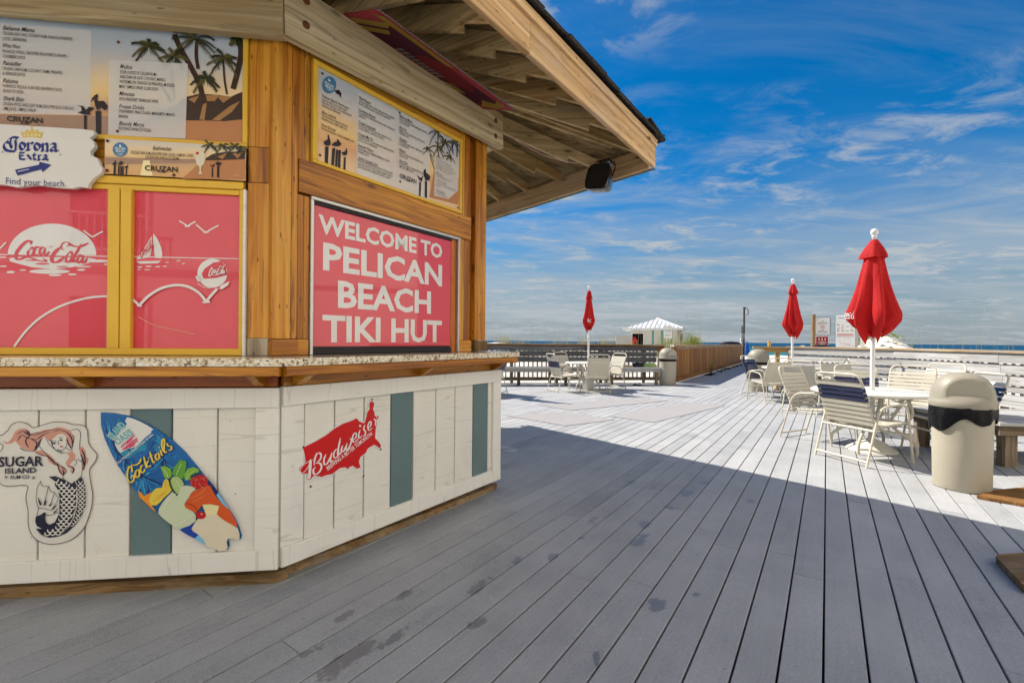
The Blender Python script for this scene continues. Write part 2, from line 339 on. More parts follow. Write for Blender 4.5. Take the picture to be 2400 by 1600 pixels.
def hsand(x,y):
    base=-.8-ss(30,70,y)*.7-ss(95,140,y)*1.8
    d=0
    for a,b,sx,sy,h in DUNES: d=max(d,h*math.exp(-((x-a)/sx)**2*.5-((y-b)/sy)**2*.5))
    d+=.12*math.sin(x*.9+y*.4)*ss(15,19,y)+.10*math.sin(x*2.1-y*1.3)*ss(15,19,y)
    q=Vector((x,y,0))-F0; off=q.dot(FN)
    cor=1-ss(-1.6,-.2,off)*(1-ss(3.4,4.6,off)) if q.dot(FD)>-3 else 1
    if y<13: d=0
    return base+d*cor*ss(13.2,15.2,y if x<9 else y+1.0)-(1-cor)*.2
def axis(a,b,fine,coarse,f0,f1):
    o=[];x=a
    while x<b: o.append(x); x+= fine if f0<=x<=f1 else coarse
    o.append(b); return o
xs=[-900,-400,-200,-120]+axis(-80,110,.45,4,-10,20)+[150,250,500,1000]; ys=[-120,-60,-30,-10,0]+axis(6,142,.45,4,12,33)
v=[(x,y,hsand(x,y)) for y in ys for x in xs]; nx=len(xs)
f=[(j*nx+i,j*nx+i+1,(j+1)*nx+i+1,(j+1)*nx+i) for j in range(len(ys)-1) for i in range(nx-1)]
tag(put('sand',mesh('sand',v,f,'sand',True)),kind='structure')
# ================================================================ deck of separate boards
DA=R(34.7); DD=Vector((math.sin(DA),math.cos(DA),0)); DN=Vector((math.cos(DA),-math.sin(DA),0))
K0=Vector((6.83,12.0,0)); K1=Vector((7.68,9.4,0)); K2=Vector((6.86,3.4,0))
DECK=[(-11,-7.9),(11,-7.9),(11,3.0),(8.1,9.4),(7.3,12.1),(6.85,12.02),(4.66,12.86),(5.0,14.15),(-11,12.15)]
root=tag(empty('deck',(0,0,0)),kind='structure')
random.seed(11)
def cross(p):
    ts=[]
    for i in range(len(DECK)):
        a=Vector((*DECK[i],0)); b=Vector((*DECK[(i+1)%len(DECK)],0)); da=(a-p).dot(DN); db=(b-p).dot(DN)
        if (da<0)!=(db<0): t=da/(da-db); ts.append(((a+(b-a)*t)-p).dot(DD))
    return sorted(ts)
PITCH=.1425; GAP=.0085; THK=.036
pieces=[]
for i in range(-105,100):
    p=DN*(i*PITCH+.068); ts=cross(p)
    for a,b in zip(ts[::2],ts[1::2]):
        t=a-random.uniform(0,3.6)
        while t<b:
            u0=max(a,t); u1=min(b,t+3.66)
            if u1-u0>.05: pieces.append((p+DD*(u0+.002),p+DD*(u1-.002)))
            t+=3.66
def vis(pc):
    best=0
    for k in range(7):
        q=pc[0].lerp(pc[1],k/6)
        if q.y<1.0: continue
        u=q.x/q.y; vv=EYE/q.y
        if abs(u)<1.2 and vv<.82: best+=(pc[1]-pc[0]).length/7/q.y**2.6
    # behind the bar hut nothing shows
    return best
pieces.sort(key=vis,reverse=True)
for a,b in pieces[:300]:
    board('deck_board',a+Vector((0,0,-THK/2)),b+Vector((0,0,-THK/2)),PITCH-GAP,THK,'deck_near',root,ch=.0022)
mb=MB()
for a,b in pieces[300:]:
    c=(a+b)/2; mb.box((0,0,0),((b-a).length,PITCH-GAP,THK),basis((c.x,c.y,-THK/2),DD,-DN,(0,0,1)))
tag(mb.build('deck_boards_far','deck_far',root),kind='stuff')
# black sheet added under the boards so that the gaps read dark
mb=MB()
mb.add([(x,y,-.10) for x,y in DECK],[tuple(range(len(DECK)))]); mb.build('deck_gap_blackout','black_rubber',root)
# walkway towards the beach: boards laid across it
mb=MB(); wroot=tag(empty('walkway',(6,13,0)),kind='structure'); mb2=MB()
t=-2.4
while t<17.5:
    a=F0+FD*t; w0=0; w1=3.2
    if t<0: w0=-.0
    mb.box((0,0,0),(3.2,.138,.026),basis(a+FN*1.6+Vector((0,0,-.018)),FN,-FD,(0,0,1))); t+=.1425
tag(mb.build('walkway_boards','deck_far',wroot),kind='stuff')
ART={
'mermaid':[
["s","rim","rim",[-11832,8158,-11720,8371,-11494,8510,-11266,8515,-11037,8425,-10844,8258,-10653,8290,-10385,8381,-10078,8485,-9768,8511,-9418,8466,-9145,8375,-8871,8358,-8694,8302,-8555,8125,-8521,7817,-8491,7510,-8351,7244,-8171,7020,-8130,6843,-8227,6582,-8383,6367,-8441,6193,-8418,5842,-8356,5445,-8302,5092,-8329,4566,-8424,4131,-8597,3612,-8830,3273,-9140,3003,-9529,2848,-9994,2805,-10380,2890,-10688,3100,-10902,3455,-10982,3891,-10986,4409,-11066,4844,-11068,5189,-10994,5489,-11091,5587,-11357,5596,-11774,5567,-12038,5631,-12209,5787,-12453,5816,-12977,5939,-13204,6372,-13208,6968,-12988,7346,-12539,7208,-12238,7137,-12070,7283,-12034,7454,-12167,7564,-12393,7633,-12469,7848,-12245,7908,-12057,7948,-11832,8158],30,0],
["p","hair","salmon",[-12092,7670,-11828,7600,-11640,7833,-11585,8047,-11416,8194,-11150,8233,-10996,8144,-10919,7992,-10613,8030,-10345,8155,-10037,8171,-9766,8276,-9494,8206,-9260,8093,-9121,7829,-9118,7523,-9174,7218,-9293,7395,-9431,7616,-9413,7834,-9609,7968,-9802,7928,-9956,7757,-10109,7630,-10265,7763,-10381,7809,-10533,7638,-10608,7380,-10759,7167,-10989,7216,-11218,7307,-11410,7484,-11525,7658,-11676,7554,-11865,7515]],
["p","hair","salmon",[-10759,7167,-10491,7204,-10259,7069,-10065,6934,-9909,6757,-9830,6537,-9791,6449,-9985,6520,-10160,6676,-10219,6895,-10451,6944,-10644,7078]],
["p","hair","salmon",[-9407,7049,-9174,7131,-9036,6953,-9053,6735,-9209,6608,-9286,6479,-9168,6432,-9070,6342,-9166,6214,-9165,6083,-9244,6172,-9206,6302,-9363,6394,-9442,6570,-9366,6743,-9269,6871]],
["p","hair","salmon",[-8862,7343,-8705,7295,-8605,7074,-8584,6855,-8485,6764,-8503,6589,-8619,6417,-8657,6199,-8756,6246,-8738,6464,-8798,6685,-8780,6903,-8860,7080]],
["p","hair","salmon",[-9869,6625,-9713,6491,-9557,6356,-9420,6265,-9458,6091,-9593,6008,-9691,6142,-9732,6361]],
["s","ink","ink",[-11490,7959,-11225,8105,-11033,7951,-10727,7902,-10344,8068,-9882,8169,-9572,8185],56,70],
["s","ink","ink",[-11449,7657,-11261,7912,-10993,7777,-10649,7727,-10420,7896,-10113,8042],56,70],
["s","ink","ink",[-11371,7354,-11142,7219,-10798,7168,-10608,7380,-10457,7724],56,70],
["s","ink","ink",[-10996,8123,-10956,7906,-11107,7650,-10990,7345],56,70],
["s","ink","ink",[-9958,8061,-9649,8121,-9336,7963,-9178,7655,-9156,7305],57,70],
["s","ink","ink",[-9413,7747,-9333,7484,-9174,7218],56,70],
["s","ink","ink",[-10187,7675,-10051,7629,-9992,7410],57,70],
["s","ink","ink",[-10740,7124,-10451,6987,-10181,6894,-9947,6627,-9752,6448],57,70],
["s","ink","ink",[-9792,6623,-9712,6273,-9593,6052],56,70],
["s","ink","ink",[-8783,7210,-8663,6944,-8621,6593,-8697,6244],57,70],
["s","ink","ink",[-9324,6436,-9168,6389,-9089,6255,-9165,6083],57,70],
["s","ink","ink",[-9797,7232,-9563,7075,-9388,7070],56,70],
["s","ink","ink",[-11073,8167,-10995,7950,-10766,7989,-10498,8071],56,70],
["s","ink","ink",[-10917,7776,-10647,7554,-10722,7253],56,70],
["s","ink","ink",[-8820,6992,-8721,6770,-8659,6418],57,70],
["s","ink","ink",[-9556,6269,-9516,6093,-9593,6008],57,70],
["s","ink","ink",[-9992,7410,-9835,7190,-9602,7184,-9448,7312,-9391,7528],22,0],
["s","ink","ink",[-9761,7623,-9741,7470,-9702,7456],21,0],
["s","ink","ink",[-10419,7766,-10571,7596,-10531,7379,-10259,7026,-9948,6714,-9635,6445,-9479,6266],22,0],
["s","ink","ink",[-10265,7763,-10108,7456,-9796,7145,-9601,7010],22,0],
["s","ink","ink",[-9221,8114,-8947,8153,-8828,7954,-8845,7605,-8861,7211],22,0],
["s","ink","ink",[-9180,7873,-9101,7828,-9118,7523],21,0],
["s","ink","ink",[-8759,6728,-8737,6333,-8773,5984,-8928,5770],22,0],
["s","ink","ink",[-9597,6444,-9400,6221,-9554,5964,-9475,5787],22,0],
["s","ink","ink",[-9053,6735,-8975,6667,-9012,6515,-9090,6474],22,0],
["s","ink","ink",[-8936,6776,-8837,6664,-8759,6640],22,0],
["s","ink","ink",[-9993,7606,-9839,7625],22,0],
["s","ink","ink",[-9723,7753,-9569,7793],22,0],
["s","ink","ink",[-9448,7312,-9252,7176,-9135,7174],22,0],
["p","ink","ink",[-9853,7516,-9865,7493,-9896,7480,-9934,7481,-9965,7495,-9977,7519,-9966,7541,-9935,7555,-9896,7554,-9865,7539]],
["p","ink","ink",[-9575,7663,-9587,7640,-9618,7626,-9656,7627,-9687,7642,-9700,7665,-9688,7688,-9657,7702,-9619,7701,-9587,7686]],
["p","ink","lips",[-9550,7362,-9563,7339,-9598,7326,-9641,7326,-9676,7341,-9689,7365,-9676,7388,-9641,7401,-9598,7400,-9563,7385]],
["p","tail","ink",[-9902,5800,-9787,5949,-9475,5809,-9161,5602,-9065,5730,-8966,5552,-8942,5114,-8996,4504,-9148,3899,-9378,3473,-9687,3182,-10073,3135,-10421,3303,-10616,3572,-10231,3533,-9923,3628,-9732,3967,-9657,4356,-9662,4878,-9743,5317,-9861,5538]],
["p","tail","ink",[-9006,5728,-8753,5917,-8612,5541,-8570,5101,-8585,4532,-8757,4013,-9028,3631,-9377,3298,-9667,3172,-9301,3513,-9031,4025,-8900,4675,-8892,5200,-8946,5552]],
["C","scales",[-9902,5800,-9787,5949,-9475,5809,-9161,5602,-9065,5730,-8966,5552,-8942,5114,-8996,4504,-9148,3899,-9378,3473,-9687,3182,-10073,3135,-10421,3303,-10616,3572,-10231,3533,-9923,3628,-9732,3967,-9657,4356,-9662,4878,-9743,5317,-9861,5538],113,48],
["C","scales",[-9006,5728,-8753,5917,-8612,5541,-8570,5101,-8585,4532,-8757,4013,-9028,3631,-9377,3298,-9667,3172,-9301,3513,-9031,4025,-8900,4675,-8892,5200,-8946,5552],87,35],
["s","ink","ink",[-10460,5774,-10592,5476,-10634,4958,-10546,4521,-10583,4263,-10657,3920],21,0],
["s","ink","ink",[-10460,5774,-10401,5556,-10131,5525],21,0],
["s","ink","ink",[-10131,5525,-10205,5159,-10317,4643],22,0],
["s","ink","ink",[-10131,5525,-10033,5283,-9878,5234],21,0],
["s","ink","ink",[-9878,5234,-9972,4890,-10085,4590],22,0],
["s","ink","ink",[-9878,5234,-9779,5057,-9682,5010],22,0],
["s","ink","ink",[-9682,5010,-9815,4710,-9968,4455],22,0],
["s","ink","ink",[-9662,4878,-9657,4356],22,0],
["s","ink","ink",[-8946,5552,-8892,5200,-8900,4675,-9031,4025,-9301,3513,-9667,3172],22,0],
["s","ink","ink",[-10616,3572,-10421,3303,-10073,3135,-9687,3182],21,0],
["s","ink","ink",[-10547,4543,-10238,4466,-9929,4367],22,0],
["s","ink","ink",[-10236,4162,-9927,4193,-9735,4316],21,0],
["p","tail","ink",[-10551,5041,-10394,4689,-10463,4639,-10530,4824]],
["p","tail","ink",[-10203,4898,-10240,4640,-10324,4634,-10299,4815]],
["p","tail","ink",[-9932,4758,-10066,4568,-10124,4635]],
["p","tail","ink",[-9718,4707,-9929,4432,-10007,4457]],
["p","tail","ink",[-9678,4531,-9850,4255,-9928,4280]],
["p","tail","ink",[-10639,4136,-10429,4214,-10314,4317,-10218,4292,-10254,4076,-10233,3859,-10078,3722,-9847,3842,-9714,4141,-9677,4357,-9693,4009,-9807,3710,-10038,3546,-10346,3538,-10597,3701,-10664,3920]],
["p","tail","ink",[-10115,5972,-9787,5992,-9894,5778]],
["t","lettering","ink","SUGAR",[-12177,6493],[-10350,6493],463,50,0],
["t","lettering","ink","ISLAND",[-11911,6172],[-10636,6172],249,50,0],
["t","lettering","ink","RUM CO",[-11682,5907],[-10913,5907],172,40,0],
["s","lettering","rim",[-11940,6010,-11789,6005],21,0],
["s","lettering","rim",[-11902,6083,-11826,5932],21,0],
["s","lettering","rim",[-11827,6081,-11901,5934],21,0],
["s","lettering","rim",[-10815,5950,-10661,5945],21,0],
["s","lettering","rim",[-10777,6023,-10699,5871],21,0],
["s","lettering","rim",[-10700,6021,-10776,5874],21,0],
],
'mermaid_outline':[-11832,8158,-11720,8371,-11494,8510,-11266,8515,-11037,8425,-10844,8258,-10653,8290,-10385,8381,-10078,8485,-9768,8511,-9418,8466,-9145,8375,-8871,8358,-8694,8302,-8555,8125,-8521,7817,-8491,7510,-8351,7244,-8171,7020,-8130,6843,-8227,6582,-8383,6367,-8441,6193,-8418,5842,-8356,5445,-8302,5092,-8329,4566,-8424,4131,-8597,3612,-8830,3273,-9140,3003,-9529,2848,-9994,2805,-10380,2890,-10688,3100,-10902,3455,-10982,3891,-10986,4409,-11066,4844,-11068,5189,-10994,5489,-11091,5587,-11357,5596,-11774,5567,-12038,5631,-12209,5787,-12453,5816,-12977,5939,-13204,6372,-13208,6968,-12988,7346,-12539,7208,-12238,7137,-12070,7283,-12034,7454,-12167,7564,-12393,7633,-12469,7848,-12245,7908,-12057,7948],
'surf':[
["p","art","boardwhite",[-6825,8698,-6600,8638,-6260,8485,-5919,8281,-5667,8097,-5758,8049,-5780,7925,-6028,7730,-6230,7485,-6454,7267,-6678,7173,-6902,7103,-7103,6997,-7261,7161,-7352,7385,-7310,7656,-7178,7949,-7001,8243,-6823,8364,-6914,8514]],
["p","art","tealwater",[-7259,6939,-7081,7009,-6813,7176,-6454,7267,-6139,7509,-5891,7628,-6000,7108,-6362,7041,-6720,6752,-6899,6707,-7079,6737]],
["B","art",[-7556,7759],130,369,1033,["deepblue","navy","cyan","deepblue","cyan2"],54],
["B","art",[-5506,7820],70,250,750,["deepblue","navy","cyan","deepblue","cyan2"],45],
["B","art",[-6125,5743],120,299,946,["deepblue","navy","cyan","deepblue","cyan2"],50],
["B","art",[-6894,6138],80,296,741,["deepblue","navy","cyan","deepblue","cyan2"],44],
["B","art",[-5222,6715],60,300,800,["deepblue","navy","cyan2"],65],
["B","art",[-5342,7417],40,149,498,["deepblue","navy","cyan","deepblue","cyan2"],35],
["B","art",[-7304,7014],40,148,543,["deepblue","navy","cyan","deepblue","cyan2"],35],
["s","art","navy",[-7488,7659,-7193,7061,-6717,6455,-6581,6303],55,0],
["s","art","navy",[-6217,5995,-5784,5683,-5257,5442],54,0],
["s","art","navy",[-6768,7199,-6610,7072],55,0],
["s","art","pink",[-7061,7280,-6771,7568,-6481,7838],64,0],
["s","art","pink",[-6992,7155,-6680,7436,-6367,7699],64,0],
["s","art","pink",[-6903,7178,-6624,7392,-6343,7587],65,0],
["s","art","pink",[-6701,7247,-6589,7329,-6477,7391],65,0],
["s","art","pink",[-6815,7448,-6704,7555,-6592,7642],64,0],
["t","logo","white","ISLAND",[-7439,7621],[-6822,8290],345,100,0],
["t","logo","teal","ISLAND",[-7439,7633],[-6822,8300],326,30,0],
["t","logo","white","OASIS",[-7195,7357],[-6515,7900],371,100,0],
["t","logo","teal","OASIS",[-7196,7369],[-6515,7910],346,30,0],
["t","slogan","white","The World's Finest Frozen Drinks",[-7166,6487],[-5654,7835],109,20,0],
["s","script_shadow","navy",[-6158,6716,-6202,6543,-6336,6423,-6517,6403,-6584,6330],99,35],
["s","script_shadow","navy",[-6583,6281,-6651,6357,-6717,6185,-6749,5914,-6690,5639,-6555,5586,-6455,5731,-6467,5905,-6557,5883,-6556,5759],100,35],
["s","script_shadow","navy",[-6584,6330,-6537,6205,-6559,6057],99,35],
["s","script_shadow","navy",[-6312,6199,-6390,6052,-6377,5853,-6286,5825,-6219,5947,-6244,6147,-6312,6199],99,35],
["s","script_shadow","navy",[-6042,6390,-6132,6343,-6176,6195,-6130,6044,-6017,6091,-5972,6214],99,35],
["s","script_shadow","navy",[-6034,6812,-5975,6512,-5904,6237],99,35],
["s","script_shadow","navy",[-5817,6633,-5917,6411,-5814,6309,-5701,6381],99,35],
["s","script_shadow","navy",[-5775,7030,-5704,6755,-5611,6503,-5543,6576],100,35],
["s","script_shadow","navy",[-5863,6709,-5637,6878],100,35],
["s","script_shadow","navy",[-5432,6948,-5523,6850,-5498,6650,-5407,6647,-5363,6821,-5410,6972],100,35],
["s","script_shadow","navy",[-5398,6972,-5351,6746,-5293,6719],100,35],
["s","script_shadow","navy",[-5319,7120,-5249,6868,-5180,6842],100,35],
["s","script_shadow","navy",[-5181,6992,-5252,7293,-5231,7568,-5152,7616,-5138,7391,-5159,7116,-5101,6965,-5021,7038],100,35],
["s","script_shadow","navy",[-5024,7438,-4977,7287,-4839,7259,-4838,7109,-4975,7062],100,35],
["s","script","yellow",[-6178,6739,-6222,6566,-6357,6446,-6537,6426,-6604,6353],79,45],
["s","script","yellow",[-6604,6303,-6672,6380,-6738,6208,-6769,5937,-6711,5662,-6575,5609,-6475,5754,-6488,5928,-6578,5906,-6577,5782],80,45],
["s","script","yellow",[-6604,6353,-6558,6228,-6579,6080],80,45],
["s","script","yellow",[-6332,6221,-6410,6075,-6397,5876,-6307,5848,-6240,5970,-6264,6170,-6332,6221],79,45],
["s","script","yellow",[-6062,6413,-6153,6366,-6197,6218,-6150,6067,-6037,6114,-5993,6237],79,45],
["s","script","yellow",[-6055,6835,-5995,6535,-5925,6260],79,45],
["s","script","yellow",[-5837,6656,-5938,6434,-5835,6332,-5722,6404],79,45],
["s","script","yellow",[-5795,7053,-5725,6778,-5632,6526,-5564,6599],80,45],
["s","script","yellow",[-5884,6732,-5658,6900],80,45],
["s","script","yellow",[-5453,6970,-5543,6873,-5519,6673,-5428,6670,-5383,6844,-5430,6995],79,45],
["s","script","yellow",[-5419,6995,-5371,6769,-5314,6742],80,45],
["s","script","yellow",[-5340,7143,-5269,6891,-5201,6865],80,45],
["s","script","yellow",[-5202,7015,-5273,7316,-5252,7591,-5173,7639,-5159,7414,-5180,7139,-5121,6988,-5042,7061],80,45],
["s","script","yellow",[-5045,7461,-4998,7310,-4860,7282,-4859,7132,-4996,7085],80,45],
["p","script","yellow",[-5355,7243,-5361,7220,-5380,7205,-5402,7206,-5421,7221,-5428,7244,-5421,7268,-5403,7282,-5380,7281,-5362,7267]],
["p","drinks","green",[-5325,6333,-5086,6341,-4873,6205,-4817,5942,-4842,5769,-5055,5747,-5162,5837,-5244,6100]],
["p","drinks","green2",[-4817,5942,-4714,6288,-4449,6629,-4181,6564,-4178,6273,-4283,5927,-4308,5695,-4603,5820]],
["p","drinks","green",[-4283,5927,-4124,6184,-3856,6264,-3612,6155,-3638,5995,-3907,5916,-4012,5656,-4227,5634]],
["p","drinks","orange",[-6263,5208,-6132,5118,-6025,4941,-5842,5050,-5724,5104,-5710,4930,-5813,4703,-5706,4483,-5573,4348,-5519,4166,-5811,4458,-6076,4756,-6235,4920]],
["p","drinks","yellow",[-5813,4703,-5685,5102,-5502,5298,-5237,5318,-5186,5577,-5082,5747,-4975,5686,-4893,5423,-4785,5216,-4916,5047,-5127,4851,-5285,4654,-5468,4488,-5706,4483]],
["p","drinks","palegreen",[-5386,4080,-5361,4310,-5231,4566,-5021,4847,-4757,5128,-4439,5350,-4171,5399,-3902,5332,-3739,5181,-3900,5069,-4006,4869,-4165,4642,-4244,4499,-4189,4322,-3892,4165,-3729,3954,-3726,3662,-4021,3441,-4448,3301,-4583,3379,-4851,3565,-5172,3840]],
["p","drinks","lime",[-4894,5568,-4856,5740,-4710,5838,-4496,5802,-4334,5608,-4252,5431,-4438,5321,-4464,5118,-4529,4931,-4650,5066,-4785,5274]],
["p","drinks","navy",[-3188,5660,-2954,5360,-2756,5059,-2814,4885,-3007,5156,-3172,5396]],
["p","drinks","skyblue",[-2814,4885,-2719,4970,-2498,4609,-2275,4263,-2233,4158,-2537,4434]],
["p","drinks","redorange",[-3227,5398,-3090,5335,-3007,5156,-2841,4828,-2537,4434,-2233,4158,-2066,3856,-1884,3495,-1827,3241,-2145,3447,-2448,3637,-2696,3853,-2779,3974,-2673,4351,-3083,4455,-3435,4439,-3622,4154,-3729,4042,-4189,4322,-4244,4499,-4085,4697,-3953,5013,-3631,5206]],
["p","drinks","red",[-3985,5626,-3905,5770,-3691,5865,-3420,5887,-3229,5691,-3186,5396,-3415,5258,-3658,5178,-3848,5301,-3984,5481]],
["p","drinks","creamdrink",[-3912,3291,-3806,3520,-3619,3774,-3403,3794,-3296,3966,-3079,3986,-2779,3974,-2696,3853,-2448,3637,-2145,3447,-1826,3226,-1741,2957,-1739,2714,-1863,2655,-2084,2749,-2276,2728,-2330,2572,-2267,2333,-2367,2156,-2600,2153,-2929,2302,-3229,2458,-3367,2740,-3613,3014,-3830,3170]],
["p","drinks","paleyellow",[-3435,4439,-3083,4455,-2673,4351,-2779,3974,-3078,3869,-3269,3964]],
["p","drinks","royal",[-4435,3280,-4021,3441,-3753,3605,-3912,3291,-3830,3170,-3586,2999,-3787,2833,-4098,3022]],
["p","drinks","skyblue",[-3773,2812,-3586,2999,-3367,2740,-3243,2464,-3529,2654]],
["s","drinks","darkgreen",[-4816,5803,-4889,5655,-4839,5392,-4704,5126,-4537,4932],75,0],
["s","drinks","limelight",[-4601,5646,-4466,5467,-4465,5322],24,0],
["s","drinks","limelight",[-4466,5409,-4653,5473],18,0],
["p","drinks","red",[-3263,3929,-3276,3866,-3314,3811,-3373,3771,-3445,3752,-3522,3756,-3595,3781,-3654,3825,-3693,3883,-3707,3947,-3694,4011,-3656,4065,-3598,4105,-3525,4124,-3448,4121,-3376,4096,-3316,4052,-3277,3994]],
["p","drinks","white",[-3415,4000,-3428,3982,-3459,3975,-3489,3984,-3502,4003,-3490,4021,-3459,4028,-3428,4019]],
["s","drinks","cherrystem",[-4150,4525,-3949,4488,-3759,4335,-3609,4124],26,0],
["s","drinks","darkgreen",[-3798,5766,-3906,5872,-3959,5800],41,0],
["s","drinks","darkgreen",[-3744,5823,-3772,5955,-3692,5982],41,0],
["s","drinks","darkgreen",[-3663,5850,-3637,5966,-3556,5949],41,0],
["s","drinks","darkgreen",[-3529,5934,-3476,6020],41,0],
["s","drinks","redlight",[-4032,4783,-3736,4859,-3414,5082,-3226,5310],46,60],
["s","drinks","redlight",[-3896,4603,-3573,4737,-3304,4903],47,60],
["p","drinks","paleyellow",[-3496,5396,-3505,5380,-3520,5387,-3520,5407,-3505,5413]],
["p","drinks","paleyellow",[-3378,5287,-3387,5270,-3402,5277,-3403,5298,-3387,5304]],
["p","drinks","paleyellow",[-3416,5298,-3425,5282,-3440,5289,-3440,5310,-3425,5315]],
["p","drinks","paleyellow",[-3898,5554,-3907,5538,-3922,5545,-3922,5565,-3907,5571]],
["p","drinks","paleyellow",[-3279,5438,-3288,5422,-3303,5428,-3303,5449,-3288,5455]],
["p","drinks","paleyellow",[-3310,5721,-3319,5705,-3334,5712,-3335,5732,-3319,5738]],
["p","drinks","paleyellow",[-3602,5660,-3611,5644,-3626,5650,-3626,5671,-3611,5677]],
["p","drinks","paleyellow",[-3550,5486,-3559,5470,-3574,5477,-3574,5497,-3559,5503]],
["p","drinks","paleyellow",[-3909,5685,-3919,5669,-3934,5676,-3934,5696,-3919,5702]],
["p","drinks","paleyellow",[-3727,5312,-3736,5295,-3751,5302,-3751,5323,-3736,5329]],
["p","drinks","paleyellow",[-3401,5700,-3411,5683,-3426,5690,-3426,5711,-3411,5717]],
["p","drinks","paleyellow",[-3380,5710,-3389,5693,-3405,5700,-3405,5721,-3390,5727]],
["p","drinks","paleyellow",[-3502,5720,-3511,5704,-3526,5710,-3526,5731,-3511,5737]],
["p","drinks","paleyellow",[-3777,5682,-3786,5665,-3801,5672,-3802,5693,-3787,5699]],
["p","drinks","paleyellow",[-3720,5288,-3729,5272,-3744,5278,-3744,5299,-3729,5305]],
["p","drinks","paleyellow",[-3552,5432,-3562,5415,-3577,5422,-3577,5443,-3562,5449]],
["p","drinks","paleyellow",[-3777,5301,-3786,5284,-3801,5291,-3802,5312,-3786,5318]],
["p","drinks","paleyellow",[-3449,5276,-3458,5260,-3473,5267,-3473,5287,-3458,5293]],
["p","drinks","paleyellow",[-3314,5624,-3323,5607,-3338,5614,-3339,5635,-3324,5641]],
["p","drinks","paleyellow",[-3675,5705,-3684,5688,-3699,5695,-3699,5716,-3684,5722]],
["p","drinks","paleyellow",[-3821,5762,-3830,5746,-3845,5752,-3845,5773,-3830,5779]],
["p","drinks","paleyellow",[-3713,5476,-3723,5460,-3738,5467,-3738,5487,-3723,5493]],
["p","drinks","paleyellow",[-3914,5443,-3923,5427,-3938,5434,-3938,5454,-3923,5460]],
["p","drinks","paleyellow",[-3690,5629,-3699,5613,-3714,5620,-3715,5640,-3699,5646]],
["s","drinks","orange",[-5498,4922,-5287,4973,-5050,5167],23,60],
["s","drinks","orange",[-5602,4695,-5339,4859,-5103,5082],23,60],
["s","drinks","orange",[-5054,5660,-5052,5428,-5024,5224],23,60],
["s","drinks","limelight",[-4603,5849,-4473,6223,-4341,6481],24,50],
["s","drinks","limelight",[-4173,5661,-3961,5975,-3693,6143],23,50],
["s","drinks","limelight",[-5165,6242,-5004,6006,-4923,5800],23,50],
["s","drinks","white",[-4424,3576,-4104,3795,-3810,4016],26,60],
["s","drinks","white",[-5176,4274,-4914,4728,-4490,5119],26,60],
],
'surf_outline':[-7963,8930,-7472,8901,-6764,8759,-6048,8397,-5471,8034,-4889,7589,-4301,6982,-3708,6212,-3185,5479,-2735,4864,-2356,4208,-2053,3714,-1823,3221,-1707,2813,-1743,2654,-1931,2647,-2119,2752,-2269,2719,-2305,2560,-2243,2357,-2339,2161,-2637,2120,-3085,2359,-3679,2707,-4343,3215,-4856,3674,-5439,4132,-6018,4666,-6523,5311,-7026,6109,-7455,6900,-7778,7684,-7944,8309],
'surf_white':[-6825,8698,-6600,8638,-6260,8485,-5919,8281,-5667,8097,-5758,8049,-5780,7925,-6028,7730,-6230,7485,-6454,7267,-6678,7173,-6902,7103,-7103,6997,-7261,7161,-7352,7385,-7310,7656,-7178,7949,-7001,8243,-6823,8364,-6914,8514],
'bud':[
["p","map","budred",[1136,6872,1294,6914,1864,7081,2460,7304,2964,7585,3479,7771,3938,7841,4181,7895,4321,7957,4459,7898,4519,7788,4743,7659,4918,7601,5048,7933,5106,8200,5275,8398,5252,8688,5318,8797,5425,8826,5594,8740,5607,8593,5523,8342,5635,8143,5662,7894,5857,7915,5946,7814,5915,7717,5776,7673,5816,7447,5732,7141,5698,6580,5910,6384,6100,6149,6126,5965,6027,5923,5838,6076,5628,6213,5177,6065,5050,5857,4656,5652,4568,5401,4681,5051,4434,5044,4148,5279,3929,5247,3872,5151,3642,5306,3308,5325,2865,5111,2438,5132,2236,5094,1774,5288,1687,5216,1572,5114,1471,5145,1414,5476,1104,5524,953,5688,966,5866,1219,6021,1293,6150,1223,6586]],
["s","script","white",[1562,6179,1558,5880,1529,5477,1515,5166],158,55],
["s","script","white",[1902,6093,1580,6128,1216,5986,1023,5811,1008,5644,1187,5588,1416,5786,1580,6128],44,55],
["s","script","white",[1769,5803,1809,6144,1917,6393,2089,6407,2178,6245,2093,6037,1870,5892],96,55],
["s","script","white",[1870,5902,2095,5860,2201,5676,2133,5466,1927,5321,1755,5393,1737,5588,1855,5720],109,55],
["s","script","white",[2460,6269,2338,6002,2376,5735,2554,5778,2767,6143],98,55],
["s","script","white",[2820,6313,2732,5969,2771,5781,2916,5849],99,55],
["s","script","white",[3188,6441,3003,6360,2913,6114,3025,5952,3192,6058,3252,6346],87,55],
["s","script","white",[3332,6999,3242,6581,3172,6162,3285,6099,3434,6244],107,55],
["s","script","white",[3488,6570,3396,6285,3549,6239,3738,6558],101,55],
["s","script","white",[3768,6654,3694,6346,3787,6261,3980,6514,4048,6776,3949,6878],102,55],
["s","script","white",[4108,6731,4326,6848,4372,7065,4243,7121,4118,6918,4168,6635,4368,6651,4529,6797],90,55],
["s","script","white",[4626,7268,4527,6971,4578,6782,4773,6896],98,55],
["s","script","white",[4954,7499,4873,7265,5000,7070,4940,6886,4794,6885],99,55],
["s","script","white",[5125,7227,5357,7387,5376,7616,5248,7598,5157,7346,5253,7129,5509,7240],92,55],
["s","script","white",[5568,7768,5713,7623,5695,7312],94,55],
["s","script","white",[5700,7570,5884,7689,5785,7811,5828,7921,5984,7832,5963,7679],36,55],
["p","script","white",[4697,7473,4687,7442,4659,7422,4620,7419,4581,7433,4552,7462,4542,7496,4552,7528,4580,7548,4619,7551,4658,7537,4686,7508]],
